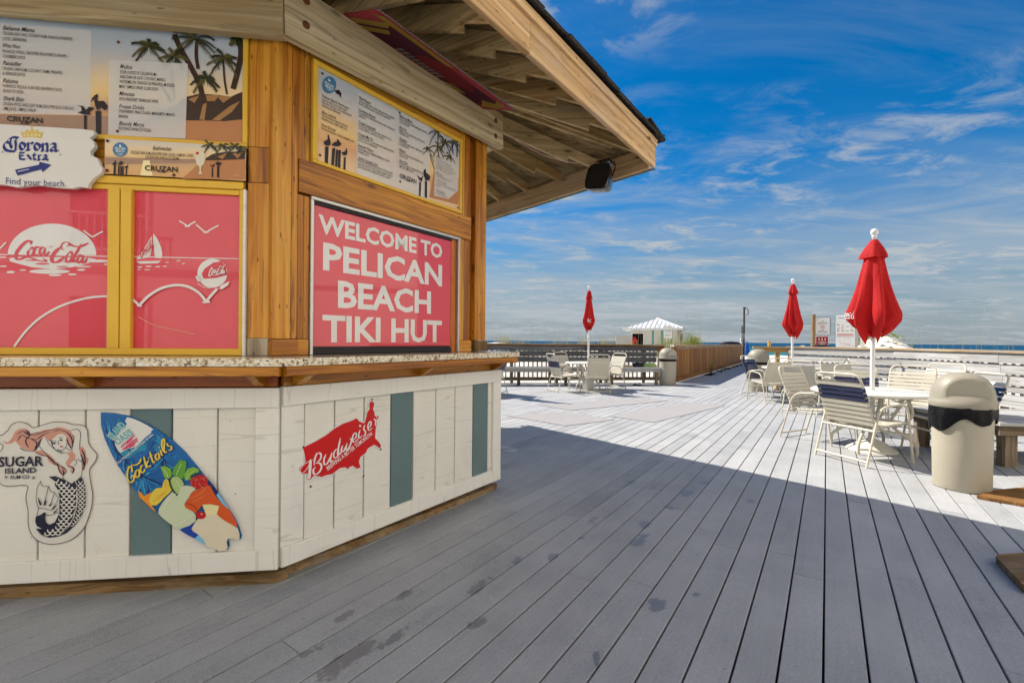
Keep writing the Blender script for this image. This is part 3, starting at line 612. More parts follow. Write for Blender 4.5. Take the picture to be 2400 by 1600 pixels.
["t","slogan","white","BREWING A BETTER TOMORROW.",[2576,5359],[5543,6840],255,30,0],
],
'bud_outline':[1094,6897,1273,6957,1841,7124,2431,7346,2935,7627,3456,7817,3919,7888,4155,7941,4314,8006,4496,7930,4559,7817,4765,7701,4890,7649,4991,7951,5051,8226,5218,8418,5193,8704,5277,8837,5426,8876,5644,8764,5668,8581,5583,8340,5694,8147,5697,7931,5872,7962,6006,7818,5963,7679,5831,7642,5878,7437,5793,7125,5755,6590,5955,6411,6159,6157,6184,5933,6028,5871,5805,6040,5629,6162,5222,6024,5098,5818,4705,5615,4625,5388,4732,5016,4426,4997,4143,5233,3966,5203,3889,5102,3635,5260,3331,5278,2887,5064,2454,5085,2242,5048,1791,5242,1724,5179,1590,5069,1439,5121,1386,5448,1091,5486,911,5682,925,5895,1183,6055,1247,6166,1178,6585],
'corona':[
["p","crown","gold",[-11757,22250,-11860,22538,-11682,22506,-11583,22676,-11471,22564,-11361,22792,-11237,22580,-11126,22708,-11024,22551,-10856,22587,-10944,22273,-11357,22302]],
["p","crown","goldlight",[-11642,22383,-11653,22342,-11680,22324,-11708,22339,-11720,22378,-11709,22419,-11681,22437,-11654,22422]],
["p","crown","goldlight",[-11486,22394,-11497,22353,-11525,22335,-11552,22349,-11564,22388,-11553,22429,-11526,22448,-11498,22433]],
["p","crown","goldlight",[-11319,22405,-11330,22364,-11358,22346,-11385,22360,-11397,22400,-11386,22440,-11359,22459,-11331,22444]],
["p","crown","goldlight",[-11152,22416,-11163,22375,-11190,22357,-11218,22372,-11230,22411,-11219,22452,-11191,22470,-11164,22455]],
["p","crown","goldlight",[-10984,22427,-10995,22387,-11023,22368,-11051,22383,-11062,22422,-11051,22463,-11024,22482,-10996,22467]],
["p","crown","gold",[-11317,22820,-11330,22784,-11361,22767,-11393,22779,-11406,22814,-11393,22851,-11362,22867,-11330,22855]],
["n","lettering","corona_blue",[-11940,22219,-12217,22232,-12463,22028,-12571,21802,-12460,21591,-12156,21547,-11991,21652],[49,60]],
["n","lettering","corona_blue",[-12244,22199,-12297,21914,-12213,21700],[49,59]],
["n","lettering","corona_blue",[-12078,22116,-12048,21805,-12101,21519],[50,59]],
["n","lettering","corona_blue",[-12463,21997,-12297,21945],[49,59]],
["n","lettering","corona_blue",[-11844,22006,-11882,21847,-11825,21693,-11714,21650],[49,59]],
["n","lettering","corona_blue",[-11844,22006,-11677,21941,-11643,21768,-11742,21636],[49,59]],
["n","lettering","corona_blue",[-11550,22012,-11510,21902,-11520,21681],[50,60]],
["n","lettering","corona_blue",[-11603,21657,-11436,21655],[50,60]],
["n","lettering","corona_blue",[-11494,21934,-11366,22024,-11299,21966],[50,60]],
["n","lettering","corona_blue",[-11199,22016,-11242,21856,-11185,21702,-11073,21678],[50,60]],
["n","lettering","corona_blue",[-11199,22016,-11031,21945,-10996,21777,-11095,21651],[50,60]],
["n","lettering","corona_blue",[-10908,22016,-10873,21911,-10883,21677],[50,60]],
["n","lettering","corona_blue",[-10863,21944,-10740,22027,-10672,21943,-10681,21671],[50,60]],
["n","lettering","corona_blue",[-10933,21662,-10827,21656],[50,60]],
["n","lettering","corona_blue",[-10726,21662,-10613,21657],[51,60]],
["n","lettering","corona_blue",[-10526,21997,-10402,22049,-10311,21967,-10315,21713,-10208,21682],[50,60]],
["n","lettering","corona_blue",[-10322,21884,-10468,21843,-10524,21744,-10444,21667,-10327,21738],[50,60]],
["n","lettering","corona_blue",[-11657,21516,-11862,21465,-11872,21345,-11849,21203,-11638,21178],[33,46]],
["n","lettering","corona_blue",[-11861,21340,-11712,21362],[33,46]],
["n","lettering","corona_blue",[-11907,21500,-11824,21530],[33,46]],
["n","lettering","corona_blue",[-11545,21422,-11461,21314,-11360,21195],[33,46]],
["n","lettering","corona_blue",[-11373,21445,-11549,21171],[33,46]],
["n","lettering","corona_blue",[-11251,21528,-11260,21257,-11159,21194],[33,47]],
["n","lettering","corona_blue",[-11317,21424,-11161,21433],[33,46]],
["n","lettering","corona_blue",[-11060,21439,-11036,21214],[33,47]],
["n","lettering","corona_blue",[-11037,21390,-10926,21448],[33,47]],
["n","lettering","corona_blue",[-11103,21197,-10969,21199],[33,47]],
["n","lettering","corona_blue",[-10858,21401,-10758,21458,-10701,21386,-10705,21247,-10621,21214],[33,47]],
["n","lettering","corona_blue",[-10712,21347,-10835,21302,-10857,21225,-10722,21246],[34,47]],
["p","arrow","corona_blue",[-12066,20645,-11023,20957,-10996,21103,-10490,20988,-10869,20600,-10909,20742,-11953,20369]],
["p","arrow","cream",[-11944,20583,-11456,20730,-11445,20699,-11932,20546]],
["t","lettering","corona_blue","Find your beach.",[-12447,19929],[-9821,19929],337,-12,0],
["p","crown","screw",[-10140,21699,-10150,21671,-10173,21659,-10197,21668,-10208,21695,-10198,21722,-10174,21735,-10150,21725]],
["p","crown","screw",[-12563,21484,-12573,21457,-12596,21445,-12619,21454,-12629,21480,-12620,21507,-12597,21520,-12573,21510]],
["p","crown","screw",[-10048,21502,-10057,21474,-10081,21462,-10105,21471,-10116,21498,-10106,21525,-10082,21538,-10058,21528]],
],
'corona_outline':[-14375,22861,-13672,22867,-13128,22844,-12304,22852,-11473,22847,-10634,22855,-9786,22851,-9103,22854,-8643,22821,-8573,22666,-8813,22427,-8639,22279,-8579,22027,-8778,21759,-8748,21569,-8460,21459,-8342,21146,-8213,20930,-8280,20702,-8624,20427,-8823,20161,-8878,19934,-9251,19978,-9535,19868,-10329,19890,-11171,19972,-12004,19802,-12556,19898,-13104,19900,-13920,19887,-14352,19926,-14464,20538,-14307,21041,-14500,21647,-14369,22150],
'menuL':[
["p","panel","veil",[-17946,27973,-9030,28022,-9053,23749,-17910,23244]],
["p","sand","printsand",[-8573,22615,-7490,23319,-6023,23585,-4531,23842,-1855,24037,-1845,22857,-5123,22737]],
["p","sand","printsea",[-17910,23214,-9052,23718,-4652,23847,-7490,23319,-8573,22666,-17904,22458]],
["p","rocks","rockdark",[-6438,23717,-5968,24140,-5256,24454,-4541,25032,-3939,25230,-3330,25246,-2410,25201,-1855,25510,-1843,24051,-2706,23889,-3623,23856,-4531,23803,-5608,23680]],
["p","rocks","rocklight",[-3634,25169,-2963,25256,-3193,24908,-3571,24879]],
["p","rocks","rocklight",[-3085,25180,-2348,25206,-2776,24842]],
["p","rocks","rocklight",[-3928,23900,-3764,24699,-3582,24779,-3684,23852]],
["p","rocks","rocklight",[-3319,23911,-2406,24738,-1944,25006,-2341,24412,-2952,23905]],
["p","rocks","rocklight",[-5490,23786,-5015,24212,-4536,24444,-4774,24034]],
["p","rocks","rocklight",[-4480,24906,-3938,25145,-4177,24733]],
["s","palms","trunk",[-5168,28207,-4862,27486,-4374,26615,-3943,25735,-3804,25143],261,0],
["s","palms","trunk",[-4083,28083,-4107,27229,-4010,26516],170,0],
["s","palms","trunk",[-1990,28284,-1934,27427,-2111,26417,-2302,25606],278,0],
["s","palms","trunk",[-2795,27150,-2725,26100,-2595,25305],105,0],
["s","palms","trunk",[-5332,26401,-5267,25755,-5140,24854],91,0],
["s","palms","trunk",[-5801,25516,-5500,25086,-5258,24649],130,0],
["P","palms",[-6380,27442],979,9,103],
["P","palms",[-4204,28006],1309,10,105],
["P","palms",[-2734,27156],926,8,106],
["P","palms",[-2188,28199],372,4,106],
["P","palms",[-3641,26023],793,7,105],
["P","palms",[-5158,27067],720,6,104],
["p","panel","veil",[-8184,26600,-4495,26735,-4583,22839,-8210,22755]],
["p","pelican","ink2",[-8796,23960,-8549,23978,-8527,22670,-8757,22686]],
["p","pelican","ink2",[-9321,23698,-9190,23707,-9189,22880,-9314,22903]],
["p","pelican","ink2",[-9029,24369,-8934,24619,-8843,24741,-8746,24826,-8682,24735,-8726,24559,-8657,24462,-8427,24499,-8298,24337,-8222,24227,-8353,24012,-8539,24152,-8653,24066,-8710,23973,-8816,24233,-8858,24466,-8830,24595]],
["p","pelican","ink2",[-9612,23803,-9425,23913,-9455,24101,-9627,24183,-9365,24165,-9226,23959,-9113,24146,-8855,24115,-8940,24032,-9082,23875,-8984,23754,-9281,23732]],
["t","headings","print","Bahama Mama",[-12958,27666],[-11568,27666],225,12,320],
["t","headings","print","Woo Hoo",[-12951,26795],[-12198,26795],224,12,320],
["t","headings","print","Painkiller",[-12944,25923],[-12109,25923],224,12,320],
["t","headings","print","Paloma",[-12937,25051],[-12278,25051],224,12,320],
["t","headings","print","Shark Bite",[-12919,24180],[-12012,24180],224,12,320],
["t","headings","print","Mojitos",[-7676,26215],[-7116,26215],231,12,320],
["t","headings","print","Mimosas",[-7706,24832],[-6988,24832],231,12,320],
["t","headings","print","Frozen Drinks",[-7712,24176],[-6531,24176],231,12,320],
["t","headings","print","Bloody Marys",[-7716,23302],[-6523,23302],232,12,320],
["t","lines","print","CRUZAN LIGHT AND COCONUT RUM, ORANGE & PINEAPPLE",[-12956,27417],[-9871,27417],169,4,0],
["t","lines","print","JUICES, GRENADINE",[-12954,27156],[-11908,27156],168,4,0],
["t","lines","print","PINNACLE VODKA, DEKUYPER PEACHTREE SCHNAPPS,",[-12949,26533],[-10102,26533],168,4,0],
["t","lines","print","CRANBERRY JUICE",[-12947,26284],[-11968,26284],168,4,0],
["t","lines","print","CRUZAN DARK RUM, COCONUT CREME, PINEAPPLE",[-12942,25674],[-10292,25674],168,4,0],
["t","lines","print","& ORANGE JUICES",[-12940,25437],[-11950,25437],168,4,0],
["t","lines","print","HORNITOS TEQUILA, RUBY RED GRAPEFRUIT JUICE,",[-12924,24815],[-10302,24815],168,4,0],
["t","lines","print","SPLASH OF SODA",[-12922,24566],[-12015,24566],168,4,0],
["t","lines","print","CRUZAN SPICED AND LIGHT RUM, DEKUYPER BLUE CURACAO,",[-12917,23930],[-9757,23930],169,4,0],
["t","lines","print","LIME JUICE, SIMPLE SYRUP",[-12916,23694],[-11464,23694],168,4,0],
["t","lines","print","YOUR CHOICE OF CRUZAN RUMS:",[-7686,25957],[-5955,25957],174,4,0],
["t","lines","print","AGED DARK OR LIGHT, COCONUT, MANGO,",[-7684,25714],[-5537,25714],173,4,0],
["t","lines","print","WATERMELON, ORANGE OR PINEAPPLE, MUDDLED",[-7693,25462],[-5099,25462],174,4,0],
["t","lines","print","MINT, SIMPLE SYRUP, CLUB SODA",[-7703,25205],[-5889,25205],173,4,0],
["t","lines","print","WITH FREIXENET SPARKLING WINE",[-7715,24574],[-5884,24574],173,4,0],
["t","lines","print","STRAWBERRY, PINA COLADA, MARGARITA, MANGO",[-7722,23944],[-5074,23944],174,4,0],
["t","lines","print","BANANA",[-7720,23688],[-7289,23688],173,4,0],
["t","lines","print","FEATURING PINNACLE VODKA",[-7726,23064],[-6197,23064],173,4,0],
["t","brand","print","CRUZAN",[-12736,23164],[-11170,23164],262,50,0],
["t","brand","print","RUM",[-12124,23052],[-11792,23052],107,20,0],
],
'menuL_box':[-21730,28162,-1786,28337,-1833,22825,-21691,22961],
'bush':[
["p","sand","printsea",[-8201,21571,-5710,21659,-3301,21773,-3300,21576,-8198,21219]],
["p","sand","printsand",[-4626,20680,-3666,21685,-1589,21877,-1598,20814]],
["p","sand","sunglow",[-6590,20746,-6449,21517,-6154,21535,-6000,20753]],
["p","palms","rockdark",[-3666,21685,-3181,22044,-2692,22173,-1592,22309,-1589,21877,-2934,21729]],
["p","palms","rocklight",[-2935,21927,-2446,22156,-2689,21810]],
["p","palms","rocklight",[-2199,22138,-1704,22235,-1949,21888]],
["P","palms",[-3307,22497],428,6,59],
["P","palms",[-2694,22470],492,6,59],
["P","palms",[-2078,22477],496,6,60],
["P","palms",[-1706,22468],311,4,60],
["p","emblem","logoblue",[-7175,22020,-7183,21940,-7208,21862,-7247,21791,-7301,21731,-7364,21684,-7436,21653,-7511,21639,-7586,21643,-7658,21666,-7722,21704,-7776,21758,-7816,21824,-7842,21898,-7851,21977,-7843,22058,-7819,22135,-7779,22206,-7726,22266,-7663,22313,-7592,22345,-7517,22359,-7441,22355,-7370,22333,-7305,22294,-7251,22240,-7210,22175,-7185,22100]],
["t","emblem_text","white","PELICAN",[-7741,21984],[-7281,21984],129,20,0],
["t","emblem_text","white","BEACH",[-7699,21852],[-7326,21852],116,20,0],
["t","emblem_text","white","Cafe",[-7622,21716],[-7389,21716],102,0,300],
["p","emblem_text","white",[-7567,22156,-7516,22275,-7480,22200,-7434,22165,-7503,22122]],
["p","pelican","ink2",[-7792,21179,-7705,21184,-7713,20702,-7806,20716]],
["p","pelican","ink2",[-7600,21190,-7519,21195,-7526,20693,-7608,20701]],
["p","pelican","ink2",[-7484,21165,-7414,21169,-7422,20699,-7491,20695]],
["p","pelican","ink2",[-7396,21170,-7332,21174,-7340,20691,-7404,20687]],
["p","pelican","ink2",[-7238,21050,-7179,21054,-7188,20686,-7246,20689]],
["p","pelican","ink2",[-7868,21270,-7764,21341,-7754,21489,-7695,21377,-7659,21219,-7821,21164]],
["p","pelican","ink2",[-7618,21253,-7474,21423,-7328,21335,-7472,21198]],
["p","pelican","ink2",[-7309,21156,-7180,21183,-7146,21314,-7144,21101,-7238,21044]],
["p","pelican","ink2",[-2944,21432,-2833,21438,-2828,20838,-2939,20845]],
["p","pelican","ink2",[-3200,21318,-3132,21322,-3128,20835,-3196,20838]],
["p","pelican","ink2",[-3024,21559,-2921,21677,-2699,21598,-2809,21440,-2962,21464]],
["p","pelican","ink2",[-3299,21510,-3176,21438,-3043,21558,-3084,21378,-3225,21369]],
["p","milkshake","creamdrink",[-3960,21917,-3912,22064,-3731,22174,-3548,22054,-3496,21761,-3573,21494,-3694,21342,-3710,21124,-3630,20978,-3842,20966,-3771,21121,-3785,21337,-3919,21473,-3982,21732]],
["p","milkshake","red",[-3803,22038,-3817,21994,-3857,21966,-3905,21963,-3945,21987,-3960,22028,-3946,22071,-3907,22100,-3858,22103,-3818,22079]],
["t","headings","print","Bushwacker",[-5993,22076],[-5106,22076],220,12,320],
["t","lines","print","CRUZAN DARK RUM, DEKUYPER DARK CACAO, KAMORA COFFEE",[-7021,21804],[-4093,21804],168,4,0],
["t","lines","print","LIQUEUR AND VANILLA ICE CREAM",[-6320,21622],[-4784,21622],161,4,0],
["t","brand","print","CRUZAN",[-6356,21005],[-4809,21005],271,50,0],
["t","brand","print","RUM",[-5746,20923],[-5407,20923],104,20,0],
["t","brand","white","please drink responsibly",[-2127,20983],[-1848,20983],40,10,0],
],
'bush_box':[-8237,22497,-1552,22644,-1567,20782,-8222,20673],
'coke':[
["p","disc","vinylwhite",[-8823,16679,-8836,16846,-8871,17011,-8927,17172,-9005,17326,-9102,17472,-9219,17608,-9354,17734,-9504,17846,-9669,17945,-9847,18029,-10035,18097,-10232,18148,-10434,18183,-10641,18200,-10849,18200,-11057,18182,-11262,18147,-11461,18096,-11654,18029,-11837,17946,-12009,17848,-12168,17738,-12312,17616,-12439,17482,-12549,17340,-12641,17190,-12713,17033,-12764,16872,-12795,16709,-12804,16544]],
["p","water","vinylwhite",[-12748,16371,-12419,16470,-9280,16549,-8822,16462,-9164,16266,-9391,16163,-9958,16019,-10747,15900,-11696,15966,-12251,16106,-12692,16236]],
["p","water","vinylwhite",[-8159,16394,-8219,16361,-8387,16331,-8629,16310,-8897,16301,-9138,16307,-9305,16326,-9364,16355,-9305,16387,-9139,16417,-8898,16438,-8630,16447,-8387,16441,-8219,16422]],
["p","water","vinylwhite",[-8129,16234,-8146,16217,-8194,16202,-8263,16193,-8340,16190,-8409,16196,-8458,16207,-8475,16224,-8458,16241,-8410,16256,-8341,16265,-8264,16268,-8194,16262,-8146,16250]],
["p","water","vinylwhite",[-10013,15808,-10105,15753,-10363,15704,-10735,15670,-11147,15658,-11515,15671,-11770,15705,-11861,15754,-11771,15809,-11517,15858,-11148,15892,-10737,15904,-10365,15892,-10106,15858]],
["p","water","vinylwhite",[-12468,15706,-12487,15681,-12540,15659,-12617,15646,-12703,15644,-12780,15653,-12833,15671,-12852,15694,-12834,15719,-12780,15740,-12704,15753,-12618,15756,-12541,15747,-12487,15729]],
["p","water","vinylwhite",[-11972,15820,-11988,15803,-12030,15789,-12092,15780,-12161,15778,-12223,15783,-12266,15795,-12282,15811,-12267,15828,-12224,15842,-12162,15851,-12093,15853,-12031,15848,-11988,15836]],
["p","water","vinylwhite",[-10396,15613,-10425,15591,-10506,15571,-10623,15558,-10753,15554,-10870,15561,-10951,15576,-10980,15597,-10951,15620,-10871,15640,-10754,15653,-10624,15656,-10506,15650,-10425,15635]],
["p","water","vinylwhite",[-9700,15671,-9720,15651,-9775,15634,-9854,15623,-9943,15621,-10022,15627,-10077,15641,-10097,15660,-10078,15680,-10023,15697,-9943,15707,-9855,15710,-9775,15704,-9720,15690]],
["p","water","vinylwhite",[-9304,15911,-9323,15889,-9378,15869,-9458,15857,-9547,15855,-9627,15862,-9682,15878,-9702,15900,-9683,15922,-9628,15942,-9548,15954,-9459,15956,-9379,15949,-9324,15933]],
["p","water","vinylwhite",[-12847,16430,-12864,16416,-12913,16404,-12983,16396,-13061,16393,-13131,16397,-13180,16406,-13197,16419,-13180,16433,-13131,16445,-13061,16454,-12984,16456,-12913,16453,-12865,16443]],
["p","water","vinylwhite",[-12827,15982,-12843,15965,-12889,15951,-12955,15942,-13028,15939,-13093,15945,-13139,15956,-13155,15972,-13139,15989,-13094,16003,-13028,16012,-12955,16015,-12889,16009,-12844,15998]],
["p","water","vinylwhite",[-9048,16078,-9082,16061,-9177,16044,-9314,16033,-9466,16028,-9603,16032,-9698,16042,-9732,16057,-9698,16075,-9604,16091,-9467,16103,-9315,16107,-9177,16104,-9082,16094]],
["s","skyline","vinylwhite",[-17858,16476,-13078,16560,-10640,16598,-8132,16631],44,0],
["s","skyline2","vinylwhite",[-7055,16654,-4592,16678,-1998,16710],45,0],
["p","redwater","vinylred2",[-10917,16166,-10962,16143,-11085,16123,-11252,16112,-11419,16113,-11542,16125,-11587,16146,-11542,16169,-11420,16189,-11253,16200,-11085,16199,-10962,16187]],
["p","redwater","vinylred2",[-9563,16317,-9617,16296,-9762,16277,-9960,16266,-10158,16265,-10303,16274,-10356,16292,-10303,16312,-10159,16331,-9961,16342,-9762,16343,-9617,16334]],
["p","redwater","vinylred2",[-11365,16322,-11410,16305,-11532,16290,-11699,16280,-11865,16279,-11987,16287,-12032,16301,-11987,16318,-11866,16333,-11699,16343,-11533,16344,-11410,16337]],
["p","redwater","vinylred2",[-10072,16047,-10110,16033,-10213,16021,-10354,16013,-10495,16012,-10598,16018,-10636,16030,-10598,16044,-10495,16056,-10354,16064,-10213,16065,-10110,16059]],
["s","redwater","vinylred2",[-12804,16544,-10864,16559,-8823,16576],50,0],
["s","script","vinylred2",[-11805,17105,-11762,17244,-11929,17276,-12176,17047,-12393,16696,-12441,16444,-12308,16342,-12060,16444,-11857,16601],151,55],
["s","script","vinylred2",[-12319,16373,-11867,16463,-11421,16308,-11058,16288,-11255,16420],113,55],
["s","script","vinylred2",[-11825,16853,-11693,16971,-11631,16804,-11723,16581,-11862,16551,-11902,16713,-11825,16853],113,55],
["s","script","vinylred2",[-11359,16933,-11510,17003,-11625,16785,-11590,16560,-11413,16641],113,55],
["s","script","vinylred2",[-11158,16940,-11287,16985,-11375,16794,-11340,16600,-11201,16705,-11131,16972],113,55],
["s","script","vinylred2",[-11131,16972,-11173,16675,-11061,16616,-10933,16796],107,55],
["s","script","vinylred2",[-10957,16997,-10778,17042],113,55],
["s","script","vinylred2",[-10304,16882,-10418,17004,-10336,17241,-10138,17287,-10047,17144,-10193,17076],69,55],
["s","script","vinylred2",[-10407,17055,-10698,16754,-10841,16434,-10750,16254,-10514,16305,-10273,16528],176,55],
["s","script","vinylred2",[-10138,17287,-9854,17101,-9513,17100,-9161,17291],127,55],
["s","script","vinylred2",[-10105,16711,-9965,16805,-9901,16591,-10017,16315,-10159,16285,-10194,16487,-10105,16711],114,55],
["s","script","vinylred2",[-9485,17228,-9681,16853,-9849,16454,-9802,16296,-9667,16421],114,55],
["s","script","vinylred2",[-9440,16594,-9566,16653,-9678,16408,-9620,16245,-9478,16377,-9378,16660],115,55],
["s","script","vinylred2",[-9378,16660,-9450,16320,-9346,16254,-9212,16551],108,55],
["s","gulls","vinylwhite",[-9405,17912,-9176,17730,-8974,17611,-8803,17713,-8517,17897],70,0],
["s","gulls","vinylwhite",[-13298,16726,-13081,16908,-12864,17178],69,0],
["s","trail","vinylwhite",[-12466,11974,-11948,12762,-11287,13462,-10394,14045,-9434,14413,-8691,14556,-8115,14588],108,0],
],
'coke2':[
["s","gulls","vinylwhite",[-4939,18604,-4667,18433,-4546,18340,-4396,18444,-4156,18599],72,0],
["s","gulls","vinylwhite",[-4124,18443,-3819,18173,-3636,18050,-3394,18224,-3029,18437],72,0],
["p","gulls","vinylwhite",[-4414,18345,-4439,18313,-4505,18292,-4587,18288,-4653,18304,-4678,18334,-4653,18366,-4587,18388,-4506,18391,-4439,18375]],
["p","gulls","vinylwhite",[-3502,18068,-3527,18036,-3594,18014,-3677,18011,-3744,18028,-3770,18057,-3744,18089,-3678,18111,-3595,18114,-3528,18098]],
["p","sailboat","vinylwhite",[-6165,17896,-5974,17631,-5792,17183,-5730,16861,-5758,16620,-6084,16622,-6136,17236,-6181,17623]],
["p","sailboat","vinylwhite",[-6241,17750,-6207,17233,-6321,16647,-6955,16510,-6677,16958]],
["p","sailboat","vinylwhite",[-6977,16418,-5798,16482,-5934,16348,-6789,16295]],
["p","water","vinylwhite",[-6670,16131,-6692,16111,-6751,16098,-6823,16096,-6882,16106,-6905,16124,-6882,16144,-6824,16157,-6751,16159,-6692,16149]],
["p","water","vinylwhite",[-6228,16183,-6256,16164,-6330,16150,-6421,16147,-6495,16156,-6523,16174,-6495,16194,-6422,16208,-6330,16211,-6257,16202]],
["p","water","vinylwhite",[-5814,16177,-5836,16157,-5895,16143,-5969,16141,-6028,16151,-6051,16169,-6028,16189,-5969,16203,-5896,16205,-5836,16195]],
["p","water","vinylwhite",[-5499,16206,-5519,16190,-5572,16179,-5639,16177,-5692,16184,-5713,16199,-5692,16215,-5639,16226,-5573,16228,-5519,16220]],
["p","water","vinylwhite",[-4844,16519,-4864,16503,-4918,16492,-4985,16490,-5039,16498,-5059,16512,-5039,16528,-4985,16540,-4918,16542,-4864,16534]],
["p","water","vinylwhite",[-4620,16376,-4637,16360,-4682,16349,-4738,16348,-4783,16356,-4800,16371,-4783,16386,-4738,16397,-4683,16399,-4637,16391]],
["p","water","vinylwhite",[-6728,16000,-6744,15988,-6788,15980,-6843,15978,-6887,15984,-6904,15995,-6887,16007,-6843,16015,-6789,16017,-6744,16011]],
["p","water","vinylwhite",[-6286,16000,-6314,15984,-6388,15973,-6479,15970,-6552,15977,-6580,15992,-6553,16008,-6479,16019,-6388,16022,-6314,16015]],
["p","water","vinylwhite",[-5405,16417,-5421,16405,-5463,16396,-5514,16395,-5556,16400,-5572,16411,-5556,16423,-5514,16432,-5463,16433,-5421,16428]],
["p","ball","vinylwhite",[-2566,15925,-2583,15754,-2636,15591,-2723,15443,-2838,15319,-2977,15224,-3132,15164,-3295,15141,-3458,15156,-3613,15208,-3752,15296,-3868,15413,-3956,15555,-4011,15715,-4031,15883,-4014,16053,-3961,16215,-3876,16362,-3762,16486,-3624,16582,-3470,16643,-3307,16667,-3144,16654,-2989,16602,-2848,16515,-2731,16398,-2642,16255,-2586,16095]],
["p","ball_band","vinylred2",[-3725,15603,-3824,15863,-3681,16143,-3257,16472,-2878,16550,-2642,16253,-2571,15832,-3128,15659]],
["s","script","vinylwhite",[-3308,16113,-3297,16177,-3340,16180,-3403,16063,-3459,15894,-3471,15780,-3436,15744,-3373,15806,-3321,15889],51,50],
["s","script2","vinylred2",[-6682,16994,-6691,17052,-6725,17029,-6743,16897,-6742,16727,-6722,16628,-6685,16620,-6652,16708,-6633,16806],40,40],
["s","script","vinylwhite",[-3439,15757,-3323,15828,-3208,15791,-3116,15807,-3166,15852],38,50],
["s","script2","vinylred2",[-6691,16629,-6619,16755,-6520,16793,-6452,16861,-6503,16867],31,40],
["s","script","vinylwhite",[-3313,16002,-3279,16062,-3263,15993,-3286,15889,-3322,15867,-3332,15935,-3313,16002],38,50],
["s","script2","vinylred2",[-6657,16901,-6646,16970,-6616,16924,-6607,16826,-6628,16787,-6654,16835,-6657,16901],31,40],
["s","script","vinylwhite",[-3194,16068,-3232,16089,-3261,15986,-3252,15890,-3207,15937],38,50],
["s","script2","vinylred2",[-6581,17025,-6617,17019,-6612,16918,-6580,16846,-6557,16912],30,40],
["s","script","vinylwhite",[-3142,16085,-3175,16096,-3197,16006,-3188,15924,-3153,15980,-3135,16101],38,50],
["s","script2","vinylred2",[-6546,17069,-6574,17059,-6568,16973,-6539,16912,-6526,16978,-6544,17086],30,40],
["s","script","vinylwhite",[-3135,16101,-3145,15968,-3117,15950,-3085,16038],36,50],
["s","script2","vinylred2",[-6544,17086,-6518,16973,-6491,16975,-6488,17065],28,40],
["s","script","vinylwhite",[-3091,16124,-3045,16155],37,50],
["s","script2","vinylred2",[-6516,17130,-6489,17183],31,40],
["s","script","vinylwhite",[-2925,16118,-2954,16163,-2933,16272,-2883,16305,-2860,16249,-2897,16209],23,50],
["s","script2","vinylred2",[-6385,17224,-6420,17243,-6432,17343,-6402,17399,-6369,17368,-6387,17314],18,40],
["s","script","vinylwhite",[-2951,16186,-3024,16035,-3060,15886,-3037,15814,-2977,15853,-2916,15966],59,50],
["s","script2","vinylred2",[-6424,17263,-6441,17099,-6430,16957,-6393,16912,-6356,16979,-6339,17106],47,40],
["s","script","vinylwhite",[-2883,16305,-2811,16243,-2725,16266,-2637,16372],42,50],
["s","script2","vinylred2",[-6402,17399,-6329,17392,-6269,17461,-6228,17598],34,40],
["s","script","vinylwhite",[-2874,16057,-2839,16107,-2822,16019,-2851,15891,-2887,15868,-2896,15953,-2874,16057],38,50],
["s","script2","vinylred2",[-6330,17205,-6315,17266,-6279,17204,-6268,17084,-6290,17045,-6320,17108,-6330,17205],31,40],
["s","script","vinylwhite",[-2718,16323,-2767,16147,-2809,15962,-2797,15897,-2763,15961],38,50],
["s","script2","vinylred2",[-6278,17511,-6270,17340,-6254,17167,-6228,17122,-6218,17193],31,40],
["s","script","vinylwhite",[-2706,16051,-2738,16068,-2766,15954,-2751,15888,-2715,15954,-2690,16084],38,50],
["s","script2","vinylred2",[-6197,17299,-6227,17294,-6218,17186,-6189,17141,-6179,17216,-6194,17335],30,40],
["s","script","vinylwhite",[-2690,16084,-2708,15932,-2682,15910,-2648,16048],36,50],
["s","script2","vinylred2",[-6194,17335,-6168,17202,-6142,17200,-6152,17330],29,40],
["s","trail","vinylwhite",[-7037,14431,-6742,14147],116,0],
["s","trail","vinylwhite",[-6742,14147,-6304,14640,-5715,15043,-5061,15222,-4460,15171,-3913,14857,-3545,14405],130,0],
["s","trail","vinylwhite",[-3545,14405,-3304,14739,-3031,15075],132,0],
["s","trail","vinylwhite",[-6841,14132,-6624,14116],90,0],
["s","trail","vinylwhite",[-3727,14368,-3362,14389],92,0],
["p","trail","vinylwhite",[-2939,15070,-2818,15278,-2421,15493,-2480,15286,-2755,15081]],
["p","trail","vinylwhite",[-3171,14939,-3111,15106,-2970,15096,-3049,14942]],
["s","trail","vinylwhite",[-3978,15347,-3673,15158,-3307,15114],33,0],
["p","ball","vinylwhite",[-4090,15705,-3920,15755,-3857,15416,-3979,15478]],
["s","tear","vinylscratch",[-6796,13564,-6055,13155,-5041,12908,-4077,12690],32,0],
],
'menuR':[
["p","panel","veil",[4805,27887,11045,28088,11015,22768,4810,22795]],
["p","palms","printsand",[11522,25056,14255,25376,14229,23183,11060,22954]],
["s","palms","trunk",[11932,28182,11900,26743,12110,26099],100,0],
["s","palms","trunk",[12394,27925,12357,26758],86,0],
["s","palms","trunk",[13449,28022,13571,26953],88,0],
["s","palms","trunk",[11070,26104,11319,25626,11571,25141],70,0],
["s","palms","trunk",[14052,28017,14012,26878],104,0],
["P","palms",[11784,27983],1072,8,78],
["P","palms",[12710,27534],958,7,80],
["P","palms",[13723,27898],890,6,82],
["P","palms",[10921,26402],730,6,63],
["P","palms",[11998,26920],821,6,72],
["P","palms",[13145,26588],757,6,74],
["p","panel","veil",[11587,26209,14187,26296,14158,24294,13081,23338,11546,23188]],
